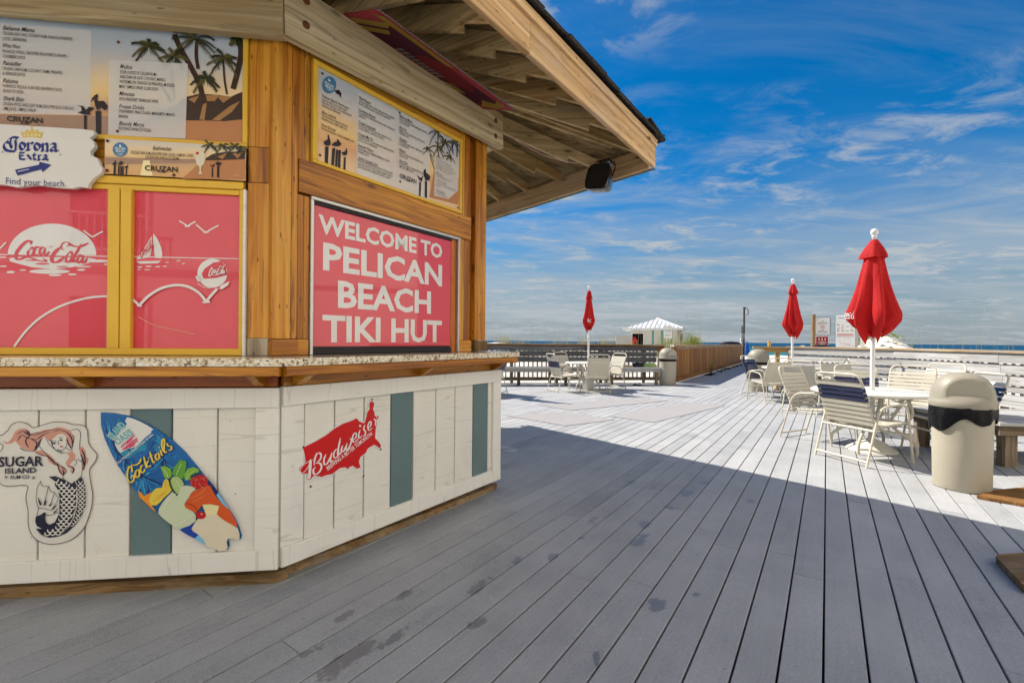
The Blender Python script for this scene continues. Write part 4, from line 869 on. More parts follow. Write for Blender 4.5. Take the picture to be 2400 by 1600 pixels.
["p","emblem","logoblue",[3347,27613,3338,27503,3308,27388,3261,27274,3196,27166,3119,27068,3031,26986,2938,26922,2842,26879,2750,26859,2663,26863,2587,26890,2523,26938,2476,27007,2446,27092,2436,27190,2444,27298,2472,27409,2518,27521,2579,27628,2655,27725,2740,27808,2832,27874,2928,27920,3022,27943,3110,27942,3189,27917,3255,27870,3304,27801,3336,27714]],
["t","emblem_text","white","PELICAN",[2604,27335],[3176,27335],165,20,0],
["t","emblem_text","white","BEACH",[2654,27175],[3147,27175],155,20,0],
["t","emblem_text","white","Cafe",[2747,27078],[3011,27078],145,0,300],
["p","emblem_text","white",[2802,27639,2881,27772,2919,27695,2994,27657,2871,27593]],
["p","pelican","ink2",[2658,23694,2884,23774,2852,22600,2650,22592]],
["p","pelican","ink2",[3133,23777,3321,23843,3226,22623,3057,22598]],
["p","pelican","ink2",[3373,23776,3513,23825,3448,22619,3308,22620]],
["p","pelican","ink2",[3539,23805,3693,23859,3673,22632,3499,22623]],
["p","pelican","ink2",[3912,23502,4037,23544,4020,22641,3875,22625]],
["p","pelican","ink2",[2552,23933,2745,24115,2836,24204,2816,24420,2877,24487,2960,24249,3024,24048,2964,23858,2749,23771,2596,23811]],
["p","pelican","ink2",[3056,23947,3242,24155,3431,24280,3417,24406,3507,24421,3741,24220,3562,24025,3245,23924]],
["p","pelican","ink2",[3727,23727,3987,23874,4052,24070,4098,24098,4153,23873,4089,23677,3859,23588]],
["p","pelican","ink2",[3224,27228,3528,27395,3691,27268,3662,26940,3563,27097,3339,27110]],
["p","pelican","ink2",[10062,23784,10218,23829,10193,22795,10028,22786]],
["p","pelican","ink2",[10590,24006,10807,24069,10822,22822,10604,22835]],
["p","pelican","ink2",[9828,24225,10150,24083,10426,24337,10292,23851,10014,23940]],
["p","pelican","ink2",[10468,24728,10654,24925,10704,24663,11138,24516,11045,24174,10664,24062,10472,24385]],
["t","headings","print","Pelican Beach Hurricane",[2431,26482],[4198,26482],187,12,320],
["t","lines","print","CRUZAN AGED LIGHT & DARK RUMS,",[2421,26296],[4068,26296],131,4,0],
["t","lines","print","DEKUYPER TRIPLE SEC WITH PASSION FRUIT",[2422,26120],[4410,26120],132,4,0],
["t","lines","print","ORANGE JUICE, GRENADINE",[2424,25950],[3634,25950],131,4,0],
["t","headings","print","Blue Latitude",[2428,25543],[3351,25543],187,12,320],
["t","lines","print","CRUZAN ORANGE RUM, BLUE CURACAO,",[2418,25362],[4164,25362],132,4,0],
["t","lines","print","PINEAPPLE JUICE, LEMON-LIME SODA",[2419,25181],[4119,25181],132,4,0],
["t","headings","print","Paris Dream",[2411,24792],[3327,24792],187,12,320],
["t","lines","print","PINNACLE PINEAPPLE VODKA, CRANBERRY JUICE",[2407,24609],[4610,24609],131,4,0],
["t","headings","print","Rum Runner",[4934,27470],[5847,27470],201,12,320],
["t","lines","print","CRUZAN AGED LIGHT & DARK RUMS, DEKUYPER BLACKBERRY",[4915,27283],[7738,27283],142,4,0],
["t","lines","print","BRANDY, BANANA LIQUEUR, ORANGE JUICE, GRENADINE",[4917,27106],[7378,27106],142,4,0],
["t","headings","print","Caribbean Breeze",[4921,26704],[6166,26704],201,12,320],
["t","lines","print","CRUZAN MANGO RUM, PINNACLE CITRUS VODKA, ORANGE JUICE,",[4909,26520],[7780,26520],142,4,0],
["t","lines","print","GRENADINE",[4911,26343],[5404,26343],142,4,0],
["t","headings","print","Cruzan Lemonade",[4902,25941],[6189,25941],201,12,320],
["t","lines","print","CRUZAN AGED LIGHT AND DARK RUMS, LEMONADE ON ICE,",[4890,25770],[7474,25770],142,4,0],
["t","lines","print","CHOICE OF MANGO, PINEAPPLE OR COCONUT",[4891,25593],[6878,25593],142,4,0],
["t","headings","print","Cruzan Mai Tai",[4889,25206],[6005,25206],201,12,320],
["t","lines","print","CRUZAN COCONUT & AGED DARK RUMS, ORANGE & PINEAPPLE",[4890,25028],[7717,25028],142,4,0],
["t","lines","print","JUICES, SPLASH OF GRENADINE",[4878,24846],[6299,24846],142,4,0],
["t","headings","print","Emerald Waters",[4882,24479],[6042,24479],201,12,320],
["t","lines","print","CRUZAN MANGO & PINEAPPLE RUMS, MELON LIQUEUR,",[4870,24279],[7333,24279],142,4,0],
["t","lines","print","PINEAPPLE JUICE",[4872,24102],[5659,24102],142,4,0],
["t","headings","print","Jimbo's Jungle Juice",[4870,23703],[6365,23703],201,12,320],
["t","lines","print","PINNACLE CITRUS VODKA, DEKUYPER PEACHTREE SCHNAPPS,",[4864,23536],[7622,23536],142,4,0],
["t","lines","print","DEKUYPER TRIPLE SEC, APPLE PUCKER SCHNAPPS, ORANGE",[4859,23344],[7560,23344],142,4,0],
["t","lines","print","JUICE, PASSION FRUIT, TOPPED WITH BACARDI 151 RUM",[4854,23165],[7322,23165],142,4,0],
["t","headings","print","Bahama Mama",[8152,27634],[9289,27634],220,12,320],
["t","lines","print","CRUZAN LIGHT AND COCONUT RUM, ORANGE & PINEAPPLE",[8138,27434],[10705,27434],155,4,0],
["t","lines","print","JUICES, GRENADINE",[8140,27253],[9005,27253],155,4,0],
["t","headings","print","Woo Hoo",[8145,26852],[8760,26852],220,12,320],
["t","lines","print","PINNACLE VODKA, DEKUYPER PEACHTREE SCHNAPPS,",[8130,26664],[10508,26664],156,4,0],
["t","lines","print","CRANBERRY JUICE",[8132,26483],[8954,26483],156,4,0],
["t","headings","print","Painkiller",[8128,26080],[8829,26080],219,12,320],
["t","lines","print","CRUZAN DARK RUM, COCONUT CREME, PINEAPPLE",[8131,25899],[10350,25899],155,4,0],
["t","lines","print","& ORANGE JUICES",[8133,25718],[8963,25718],155,4,0],
["t","headings","print","Paloma",[8129,25327],[8667,25327],220,12,320],
["t","lines","print","HORNITOS TEQUILA, RUBY RED GRAPEFRUIT JUICE,",[8131,25146],[10360,25146],155,4,0],
["t","lines","print","SPLASH OF SODA",[8125,24962],[8885,24962],155,4,0],
["t","headings","print","Shark Bite",[8129,24574],[8873,24574],220,12,320],
["t","lines","print","CRUZAN SPICED AND LIGHT RUM, DEKUYPER BLUE CURACAO,",[8123,24390],[10556,24390],155,4,0],
["t","lines","print","LIME JUICE, SIMPLE SYRUP",[8125,24209],[9419,24209],155,4,0],
["t","brand","print","CRUZAN",[8183,23532],[9695,23532],298,50,0],
["t","brand","print","RUM",[8776,23491],[9079,23491],105,20,0],
["t","headings2","printgrey","Mojitos",[11658,26056],[12210,26056],212,12,300],
["t","lines2","printgrey","YOUR CHOICE OF CRUZAN RUMS:",[11661,25844],[13255,25844],155,4,0],
["t","lines2","printgrey","AGED DARK OR LIGHT, COCONUT, MANGO,",[11664,25632],[13581,25632],155,4,0],
["t","lines2","printgrey","WATERMELON, ORANGE OR PINEAPPLE, MUDDLED",[11666,25420],[13911,25420],155,4,0],
["t","lines2","printgrey","MINT, SIMPLE SYRUP, CLUB SODA",[11669,25208],[13371,25208],155,4,0],
["t","headings2","printgrey","Mimosas",[11673,24854],[12328,24854],212,12,300],
["t","lines2","printgrey","WITH FREIXENET SPARKLING WINE",[11676,24642],[13271,24642],156,4,0],
["t","headings2","printgrey","Frozen Drinks",[11680,24310],[12748,24310],212,12,300],
["t","lines2","printgrey","STRAWBERRY, PINA COLADA, MARGARITA, MANGO",[11683,24097],[13820,24097],156,4,0],
["t","lines2","printgrey","BANANA",[11685,23913],[12086,23913],156,4,0],
["t","headings2","printgrey","Bloody Marys",[11690,23546],[12654,23546],212,12,300],
["t","lines2","printgrey","FEATURING PINNACLE VODKA",[11692,23347],[12970,23347],156,4,0],
],
'menuR_box':[2170,22720,14300,22720,14300,28120,2170,28120],
}
# ================================================================ beach bar hut
C=Vector((-1.153,2.269,0)); dR=Vector((.576,.818,0)).normalized(); dL=Vector((.9912,.132,0)).normalized(); UP=Vector((0,0,1))
nR=Vector((dR.y,-dR.x,0)); nL=Vector((dL.y,-dL.x,0))          # outward normals
def corner(b):                                                # corner of the two visible faces, set back by b
    A=C-nR*b; B=C-nL*b; d=A-B; det=dL.x*(-dR.y)+dR.x*dL.y; t=(d.x*(-dR.y)+dR.x*d.y)/det; return B+dL*t
hut=empty('beach_bar_hut',(-2.2,4.2,0),'eight sided wooden beach bar with white panelled base, granite counter and shingled roof','beach bar')
def PL(s,z,b,o=0): return corner(b)+dL*s+nL*o+UP*z
def PR(s,z,b,o=0): return corner(b)+dR*s+nR*o+UP*z
def wb(name,P,s0,z0,s1,z1,b,o,t,mat,parent,vert=None):        # a flat board on a wall, given by its rectangle; o = how far its face stands out
    n=nL if P is PL else nR
    if vert is None: vert=abs(z1-z0)>abs(s1-s0)
    if vert: return board(name,P((s0+s1)/2,min(z0,z1),b,o-t/2),P((s0+s1)/2,max(z0,z1),b,o-t/2),abs(s1-s0),t,mat,parent,up=n)
    return board(name,P(min(s0,s1),(z0+z1)/2,b,o-t/2),P(max(s0,s1),(z0+z1)/2,b,o-t/2),abs(z1-z0),t,mat,parent,up=n)
SL0,SR1=-2.05,1.825
FA=R(-41); dF=Vector((math.sin(FA),math.cos(FA),0)); nF=Vector((dF.y,-dF.x,0)); nF=nF if nF.x>0 else -nF   # far face
# ---- core: base body and upper body (closed, dark inside)
def body(b,s0,s1,z0,z1,mat,name,ext=2.2):
    a=PL(s0,0,b); c=corner(b); e=PR(s1,0,b); g=e+dF*ext; h=a-nL*2.6; k=(g+h)/2+Vector((-.6,1.2,0))
    mb=MB(); mb.prism([(p.x,p.y) for p in (a,c,e,g,k,h)],z0,z1); return mb.build(name,mat,hut)
base=body(.012,SL0,SR1-.01,.11,1.0,'white_trim','base_wall'); body(.25,SL0,SR1-.10,1.0,3.0,'weathered_wood','upper_wall')
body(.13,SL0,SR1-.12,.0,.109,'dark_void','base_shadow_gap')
# ---- white panelled base: siding strips, painted stripes, rails and stiles
gl=[-2.05,-1.87,-1.67,-1.47,-1.27,-1.065,-.868,-.674,-.492,-.287,-.10]
for i in range(len(gl)-1):
    m='slate_paint' if i==7 else 'white_siding'
    wb('siding_panel',PL,gl[i]+.004,.20,gl[i+1]-.004,.912,0,.004,.018,m,base,True)
gr=[.0,.124,.303,.497,.696,.88,1.088,1.284,1.487,1.671,1.725]
for i in range(len(gr)-1):
    m='slate_paint' if i in (4,8) else 'white_siding'
    wb('siding_panel',PR,gr[i]+.004,.20,gr[i+1]-.004,.916,0,.004,.018,m,base,True)
wb('top_rail',PL,SL0,.908,.0,1.006,0,.022,.030,'white_trim',base); wb('bottom_rail',PL,SL0,.108,.0,.207,0,.022,.030,'white_trim',base)
wb('corner_stile',PL,-.108,.208,.0,.907,0,.0215,.030,'white_trim',base)
wb('top_rail',PR,.006,.913,SR1,1.010,0,.022,.030,'white_trim',base); wb('bottom_rail',PR,.006,.11,SR1,.207,0,.022,.030,'white_trim',base)
wb('corner_stile',PR,1.722,.208,SR1,.912,0,.0215,.030,'white_trim',base)
wb('corner_stile',PR,.004,.208,.122,.912,0,.0105,.016,'white_trim',base)
# ---- worn skirt board lying on the deck
def skirt(pts,z,mat='skirt_wood'):
    mb=MB(); n=len(pts); v=[(p.x,p.y,0) for p,_ in pts]+[(p.x,p.y,h) for p,h in pts]
    mb.add(v,[tuple(range(n,2*n))]+[(i,(i+1)%n,n+(i+1)%n,n+i) for i in range(n)]); return mb.build('skirt_board',mat,hut)
skirt([(PL(SL0,0,.065),.052),(PL(-.012,0,.065),.052),(PL(.055,0,.105),.056),(PL(.0,0,.14),.066),(PL(SL0,0,.14),.066)],0)
skirt([(PR(.045,0,.10),.05),(PR(.30,0,.085),.045),(PR(1.86,0,.06),.035),(PR(1.88,0,.09),.035),(PR(1.74,0,.14),.05),(PR(.02,0,.14),.06)],0)
# ---- counter: granite slabs, wooden nosing, apron and brackets
ct=empty('counter',PL(0,1.1,0)); setp(ct,hut)
ZC=1.157
OV=.155
def ring(o,bk,s0,s1,z0,z1,name,mat,par,seam=None):
    # slab along both faces with a mitred corner
    co=corner(-o); ci=corner(bk); a0=PL(s0,0,-o); a1=PL(s0,0,bk); e0=PR(s1,0,-o); e1=PR(s1-.0,0,bk)
    for nm,pts in ((name,(a0,co,ci,a1)),(name,(co,e0,e1,ci))):
        mb=MB(); P=[(p.x,p.y) for p in pts]; mb.prism(P,z0,z1); mb.build(nm,mat,par)
ring(OV,.24,SL0,.085,ZC-.04,ZC,'granite_slab','granite',ct) if False else None
# slabs meet a little right of the corner
sp=.20
co=corner(-OV); ci=corner(.24); a0=PL(SL0,0,-OV); a1=PL(SL0,0,.24)
m0=PR(sp,0,-OV); m1=PR(sp+.0,0,.24); e0=PR(1.96,0,-OV); e1=e0+dF*.9; e2=PR(1.80,0,.24)
mb=MB(); mb.prism([(p.x,p.y) for p in (a0,co+dL*-.02,co+dR*.02,m0-dR*.0015,m1-dR*.0015,ci,a1)],ZC-.038,ZC); mb.build('granite_slab','granite',ct)
mb=MB(); mb.prism([(p.x,p.y) for p in (m0+dR*.0015,e0,e1,e2+dF*.9,e2,m1+dR*.0015)],ZC-.038,ZC); mb.build('granite_slab','granite',ct)
zn0,zn1=ZC-.084,ZC-.041
board('nosing_board',PL(SL0,(zn0+zn1)/2,-OV+.02,-.0),PL(-.012,(zn0+zn1)/2,-OV+.02,0),zn1-zn0,.038,'orange_wood',ct,up=nL)
board('nosing_board',PR(.008,(zn0+zn1)/2,-OV+.02,0),PR(1.93,(zn0+zn1)/2,-OV+.02,0),zn1-zn0,.038,'orange_wood',ct,up=nR)
board('nosing_board',e0+dF*.02-nF*.04+UP*((zn0+zn1)/2),e0+dF*.9-nF*.04+UP*((zn0+zn1)/2),zn1-zn0,.038,'orange_wood',ct,up=nF)
mb=MB(); mb.prism([(p.x,p.y) for p in (PL(SL0,0,-OV+.04),corner(-OV+.04),PR(1.9,0,-OV+.04),PR(1.75,0,.2),corner(.2),PL(SL0,0,.2))],ZC-.058,ZC-.040); mb.build('counter_subtop','orange_wood',ct)
board('apron_board',PL(SL0,1.053,.03),PL(-.008,1.053,.03),.090,.03,'red_wood',ct,up=nL); board('apron_board',PR(.012,1.053,.03),PR(1.78,1.053,.03),.088,.03,'orange_wood',ct,up=nR)
def bracket(P,s,n,d):
    # triangular knee between wall and nosing
    o=P(s,0,.015); mb=MB(); mb.prism([(0,1.012),(.03,1.012),(.135,ZC-.088),(.135,ZC-.06),(0,ZC-.06)],-.02,.02)
    mb.build('bracket','orange_wood',ct,basis(o,n,UP,n.cross(UP)))
for s in (-1.8,-.86,-.085): bracket(PL,s,nL,dL)
for s in (.085,.94,1.74): bracket(PR,s,nR,dR)
# ---- upper walls
b=.18
# left face
wb('post_board',PL,-.156,2.268,-.038,2.90,b,.0,.03,'orange_wood',hut,True); wb('post_board',PL,-.156,2.078,-.038,2.264,b,.002,.03,'orange_wood',hut,True); wb('post_board',PL,-.156,1.252,-.038,2.074,b,.004,.03,'orange_wood',hut,True)
wb('post_patch',PL,-.154,ZC+.003,-.040,1.250,b,.003,.03,'bare_wood',hut,True)
wb('wall_board',PL,-2.05,2.06,-.84,2.27,b,-.012,.02,'orange_wood',hut)
# menu frame (yellow)
for a in ((-2.05,2.835,-.158,2.865),(-2.05,2.255,-.158,2.278)): wb('menu_frame_rail',PL,a[0],a[1],a[2],a[3],b,.016,.03,'yellow_paint',hut)
wb('menu_frame_stile',PL,-.181,2.279,-.157,2.834,b,.015,.03,'yellow_paint',hut)
# windows of the left face
def window(P,s0,s1,z0,z1,name):
    w=empty(name,P((s0+s1)/2,z0,b)); setp(w,hut); return w
# yellow framing
wb('window_rail',PL,-2.05,2.032,-.172,2.072,b,.018,.034,'yellow_paint',hut); wb('window_rail',PL,-2.05,2.004,-.195,2.031,b,.008,.03,'yellow_paint',hut)
wb('window_sill',PL,-2.05,ZC+.002,-.174,1.194,b,.020,.036,'yellow_paint',hut)
wb('mullion_board',PL,-.813,1.1945,-.760,2.003,b,.022,.036,'yellow_paint',hut,True); wb('mullion_board',PL,-.757,1.1945,-.707,2.003,b,.018,.036,'yellow_paint',hut,True)
wb('window_stile',PL,-.193,1.1945,-.172,2.031,b,.012,.03,'yellow_paint',hut,True); wb('window_bead',PL,-.1715,ZC+.002,-.1575,2.031,b,.022,.03,'white_trim',hut,True)
# right face
wb('corner_post',PR,-.036,1.25,.066,2.93,b,.004,.05,'orange_wood',hut,True); wb('corner_post',PR,.068,1.25,.108,2.93,b,-.004,.05,'orange_wood',hut,True)
wb('post_block',PR,-.036,ZC+.002,.106,1.247,b,.012,.06,'skirt_wood' if False else 'orange_wood',hut,False); wb('post_block',PR,.108,ZC+.002,.176,1.247,b,-.002,.05,'orange_wood',hut,False)
for s0,s1 in ((.110,.148),(.150,.183)):
    wb('post_board',PR,s0,1.25,s1,2.056,b,-.012,.03,'orange_wood',hut,True); wb('post_board',PR,s0,2.25,s1,2.93,b,-.012,.03,'orange_wood',hut,True)
wb('mid_board',PR,.109,2.066,1.575,2.25,b,.006,.04,'orange_wood',hut)
wb('wall_board',PR,.184,2.845,1.575,2.95,b,-.014,.03,'orange_wood',hut)
for s0,s1 in ((1.455,1.512),(1.514,1.575)):
    wb('post_board',PR,s0,1.25,s1,2.064,b,-.010,.03,'orange_wood',hut,True); wb('post_board',PR,s0,2.252,s1,2.95,b,-.010,.03,'orange_wood',hut,True)
wb('post_block',PR,1.45,ZC+.002,1.60,1.247,b,-.002,.05,'orange_wood',hut,False)
wb('wall_board',PR,1.577,ZC+.002,1.65,2.95,b,-.06,.03,'red_wood',hut,True)
# end post, square
ep=MB(); ep.box((0,0,0),(1.77,.14,.14),None,.006); ep.build('end_post','orange_wood',hut,basis(PR(1.722,1.25+.885,b,-.075),UP,dR,nR))
ep=MB(); ep.box((0,0,0),(.085,.165,.165),None,.006); ep.build('post_block','skirt_wood',hut,basis(PR(1.722,ZC+.046,b,-.073),UP,dR,nR))
# menu frame right (yellow)
fr=((.185,2.812,1.455,2.840),(.185,2.250,1.455,2.273))
wb('menu_frame_rail',PR,fr[0][0],fr[0][1],fr[0][2],fr[0][3],b,.014,.03,'yellow_paint',hut); wb('menu_frame_rail',PR,fr[1][0],fr[1][1]+.002,fr[1][2],fr[1][3],b,.014,.03,'yellow_paint',hut)
wb('menu_frame_stile',PR,.185,2.274,.215,2.811,b,.013,.03,'yellow_paint',hut,True); wb('menu_frame_stile',PR,1.431,2.274,1.455,2.811,b,.013,.03,'yellow_paint',hut,True)
# metal frame of the welcome window
for a in ((.184,2.044,1.450,2.064),): wb('window_frame_rail',PR,*a,b,.004,.05,'alu',hut)
wb('window_frame_stile',PR,.184,ZC+.002,.203,2.043,b,.003,.05,'alu',hut,True); wb('window_frame_stile',PR,1.432,ZC+.002,1.450,2.043,b,.003,.05,'alu',hut,True)
wb('window_jamb',PR,1.372,ZC+.002,1.4315,2.043,b,-.02,.03,'red_wood',hut,True)
wb('window_track',PR,.204,ZC+.002,1.37,1.192,b,-.012,.03,'black_rubber',hut); wb('window_track',PR,.204,2.026,1.37,2.043,b,-.012,.03,'black_rubber',hut)
# granite back strip of steel at the foot of the window
# ---- beams
def beam(p0,p1,h,t,n,mat,name): return board(name,p0,p1,h,t,mat,hut,up=n,ch=.006)
bb=.085
beam(PL(-2.4,2.815+.145,bb,-.03),PL(.002,2.815+.145,bb,-.03),.29,.06,nL,'beam_wood','beam')
beam(PR(.012,2.832+.145,bb,-.03),PR(1.925,2.905+.145,bb,-.03),.29,.06,nR,'beam_wood','beam')
beam(PR(1.855,2.88+.14,bb,-.095)+dF*0,PR(1.855,2.88+.14,bb,-.095)+dF*2.4,.28,.05,nF,'beam_wood','beam')
for s,z in ((.13,3.07),(.13,2.94),(1.82,3.10),(1.82,2.97)):
    mb=MB(); mb.lathe([(0,.012),(.008,.011),(.014,.006),(.021,.004),(.021,0)],12,None,None); o=mb.build('bolt','rust',hut,basis(PR(s,z,bb,.0),dR,UP,nR))
# ---- roof: radial rafters from the hub, fascia, sheathing, shingles
TZ=2.93
T=Vector((1.348,4.393,TZ)); HUB=Vector((-2.235,4.247,4.14))
e1=-Vector((math.sin(R(36.6)),math.cos(R(36.6)),0)); e2=Vector((math.sin(R(-41)),math.cos(R(-41)),0)); n1=Vector((-e1.y,e1.x,0)); n1=n1 if n1.x>0 else -n1; n2=Vector((e2.y,-e2.x,0)); n2=n2 if n2.x>0 else -n2
# near-left eave parallel to the left face
d0=2.80
P0=Vector((HUB.x,HUB.y,0))+nL*d0
def isect(p,d,q,e):
    det=d.x*(-e.y)+e.x*d.y; r=q-p; t=(r.x*(-e.y)+e.x*r.y)/det; return p+d*t
T2=Vector((T.x,T.y,0)); H2=Vector((HUB.x,HUB.y,0))
V1=isect(P0,dL,T2,e1); 
# centrally symmetric outline
X=T2+e2*5.4; V0=V1-dL*4.2
OUT=[V1,T2,X,Vector((-5.2,8.3,0)),Vector((-6.4,4.6,0)),V0]
roof_t=.0
def rz(p,lift=0):                       # height of the roof underside plane above plan point p (rafter tops)
    # pyramid: linear from the eave to the hub along the ray from the hub
    d=Vector((p.x,p.y,0))-H2
    if d.length<1e-6: return HUB.z+.16
    best=9
    for i in range(6):
        a=OUT[i];b_=OUT[(i+1)%6]; e=b_-a; det=d.x*(-e.y)+e.x*d.y
        if abs(det)<1e-9: continue
        r=a-H2; t=(r.x*(-e.y)+e.x*r.y)/det; u=(d.x*r.y-d.y*r.x)/det
        if t>0: best=min(best,t) if -1e-6<=(((H2+d*t)-a).dot(e)/e.length_squared)<=1+1e-6 else best
    k=1/best
    return (TZ+.22)*k+(HUB.z+.16)*(1-k)
roof=MB()
vv=[(p.x,p.y,TZ+.245) for p in OUT]+[(HUB.x,HUB.y,HUB.z+.175)]+[(p.x,p.y,TZ+.233) for p in OUT]+[(HUB.x,HUB.y,HUB.z+.165)]
roof.add(vv,[(i,(i+1)%6,6) for i in range(6)]+[(7+(i+1)%6,7+i,13) for i in range(6)])
roofo=roof.build('roof','ply_wood',hut)
def rafter(tail,full_tail,notch=.36,dep=.165,dep2=.105,tailcut=.03):
    # tail: plan point at the eave; runs to the hub
    tl=Vector((tail.x,tail.y,0)); d=(H2-tl); Lr=d.length; d.normalize(); z0=TZ+.228; z1=HUB.z+.155
    sl=(z1-z0)/Lr
    L1=Lr*.80
    # outline in (along, z) : top edge on sheathing, deep part inboard, notched tail
    pts=[(tailcut,z0+sl*tailcut),(L1,z0+sl*L1),(L1,z0+sl*L1-dep),(notch,z0+sl*notch-dep),(notch,z0+sl*notch-dep2),(tailcut+.045,z0+sl*(tailcut+.045)-dep2)]
    m=MB(); m.prism([(a,z-z0) for a,z in pts],-.019,.019)
    # local frame must have x along board for the grain
    return m.build('rafter','rafter_wood',roofo,basis(Vector((tl.x,tl.y,z0)),d,UP,d.cross(UP)))
A=[Vector(p) for p in ((-.49,2.265,0),(-.27,2.549,0),(-.042,2.881,0),(.23,3.22,0),(.56,3.649,0))]
for s in (2.66,2.28,1.92,1.52,1.08,.50):
    rafter(T2+e1*s-n1*.03,1)
rafter(T2-n1*.03-n2*.03,1,.36); 
for s in (.62,1.14,1.68,2.22,2.75,3.3): rafter(T2+e2*s-n2*.03,1,.36)
for s in (3.05,3.5): rafter(T2+e1*s-n1*.03,1)
hipd=(H2-T2).normalized(); hp=Vector((hipd.y,-hipd.x,0))
board('hip_rafter',T2+hipd*.1-hp*.06+UP*(TZ+.15),T2+hipd*2.4-hp*.06+UP*(TZ+.15+(HUB.z-TZ)*(2.3/(H2-T2).length)),.038,.13,'rafter_wood',roofo)
def fascia(a,b_,n,name='fascia_board',mat='fascia_wood'):
    L=(b_-a).length; d=(b_-a).normalized()
    cuts=[0,L*.62,L]
    for i in range(2): board(name,a+d*cuts[i]+UP*(TZ+.105)+n*.0,a+d*(cuts[i+1]-.003)+UP*(TZ+.105),.21,.038,mat,roofo,up=n,ch=.004)
    board('fascia_trim',a+d*.0+UP*(TZ+.228)+n*.028,b_+UP*(TZ+.228)+n*.028,.06,.024,mat,roofo,up=n,ch=.003)
fascia(T2,V1,n1); fascia(T2+e2*.04,X,n2); fascia(V1+dL*.03,V0,nL)
# metal drip edge under the far eave
board('drip_edge',T2+e2*.0+n2*.03+UP*(TZ-.004),X+n2*.03+UP*(TZ-.004),.03,.012,'white_metal' if False else 'slate_paint',roofo,up=UP)
# shingles: overlapping courses along the eaves, thicker and ragged
random.seed(4)
def courses(a,b_,n,nrow):
    L=(b_-a).length; d=(b_-a).normalized(); up_in=-n
    pr=(HUB.z-TZ)/((H2-a).dot(-n)); sl=Vector((up_in.x,up_in.y,pr)).normalized(); nr=d.cross(sl); nr=nr if nr.z>0 else -nr
    for r in range(nrow):
        x=-.12+random.uniform(0,.15)
        while x<L+.05:
            w=random.uniform(.24,.34); base=a+d*(x+w/2)+n*(.07-r*.15+random.uniform(-.008,.008)); base=base+UP*(TZ+.262+r*.15*pr)
            M=basis(base+sl*.14+nr*(.012+.006*r+random.uniform(0,.006)),d,sl,nr)@Matrix.Rotation(random.uniform(-.03,.03),4,'Y')@Matrix.Rotation(random.uniform(.015,.05),4,'X')
            m=MB(); m.box((0,0,0),(w-.008,.30,random.uniform(.016,.026))); m.build('shingle','shingle',roofo,M); x+=w
courses(T2,V1,n1,2); courses(T2,X,n2,2); courses(V1,V0,nL,1)
mb=MB(); vv=[(p.x+(p-H2).normalized().x*.03,p.y+(p-H2).normalized().y*.03,TZ+.262) for p in OUT]+[(HUB.x,HUB.y,HUB.z+.22)]; mb.add(vv,[(i,(i+1)%6,6) for i in range(6)]); mb.build('roof_covering','shingle',roofo)
# hip cap shingles at the corner
for k in range(5):
    p=T2+hipd*.06+hipd*(.16*k); pr=(HUB.z-TZ)/(H2-T2).length
    for sg in (-1,1):
        m=MB(); m.box((0,sg*.06,0),(.26,.14,.018)); m.build('shingle','shingle',roofo,basis(p+UP*(TZ+.30+pr*.16*k),(hipd+UP*pr).normalized(),hp,UP)@Matrix.Rotation(-sg*.25,4,'X')@Matrix.Rotation(.05,4,'Y'))
# ================================================================ print colours
PC=dict(rim=(.10,.02,.05),ink=(.012,.012,.035),salmon=(.62,.29,.21),lips=(.45,.10,.08),cream=(.70,.67,.58),boardwhite=(.74,.73,.68),tealwater=(.02,.27,.42),deepblue=(.012,.13,.38),navy=(.008,.02,.14),cyan=(.05,.38,.62),cyan2=(.02,.24,.50),pink=(.72,.06,.16),teal=(.03,.42,.42),white=(.80,.79,.76),yellow=(.78,.58,.06),green=(.22,.45,.05),green2=(.12,.36,.04),orange=(.80,.28,.02),palegreen=(.60,.66,.44),lime=(.42,.56,.20),skyblue=(.20,.52,.74),redorange=(.68,.10,.015),red=(.50,.012,.012),creamdrink=(.74,.66,.48),paleyellow=(.80,.72,.36),royal=(.012,.06,.38),darkgreen=(.015,.06,.02),limelight=(.62,.74,.40),cherrystem=(.10,.012,.01),redlight=(.76,.22,.08),budred=(.60,.006,.006),gold=(.72,.52,.14),goldlight=(.84,.74,.46),corona_blue=(.018,.03,.20),screw=(.16,.15,.14),printsand=(.52,.22,.085),printsea=(.40,.25,.17),rockdark=(.055,.028,.016),rocklight=(.40,.20,.07),palm=(.028,.032,.012),palm2=(.11,.095,.02),trunk=(.05,.025,.016),ink2=(.022,.015,.02),sunglow=(.95,.80,.42),logoblue=(.06,.20,.36),printgrey=(.30,.28,.27))
for k,c in PC.items(): flat('print_'+k,c,.42,.35)
flat('print_print',(.035,.028,.028),.5,.3)
for k,c in dict(vinylwhite=(.74,.72,.69),vinylred2=(.64,.03,.055),vinylscratch=(.75,.36,.25)).items(): flat('print_'+k,c,.45,.5,.6)
def vinyl():
    g=G('red_vinyl',.45,.5); o=g.obj(); n=g.noise(o,3.5,5,.6); f=g.noise(g.map(o,(300,300,1)),1.0,2,.5)
    g.color(g.mix(n,(.62,.026,.05),(.76,.055,.085))); g.b.inputs['Coat Weight'].default_value=.75; g.b.inputs['Coat Roughness'].default_value=.015; g.b.inputs['Coat IOR'].default_value=1.55; g.bump(f,.03,.001)
vinyl()
g=G('print_veil',.45,.35); g.color((.90,.90,.87)); tr=g.n('ShaderNodeBsdfTransparent'); mx=g.n('ShaderNodeMixShader'); mx.inputs[0].default_value=.60; g.l(tr.outputs[0],mx.inputs[1]); g.l(g.b.outputs[0],mx.inputs[2]); g.l(mx.outputs[0],g.nt.nodes['Material Output'].inputs[0])
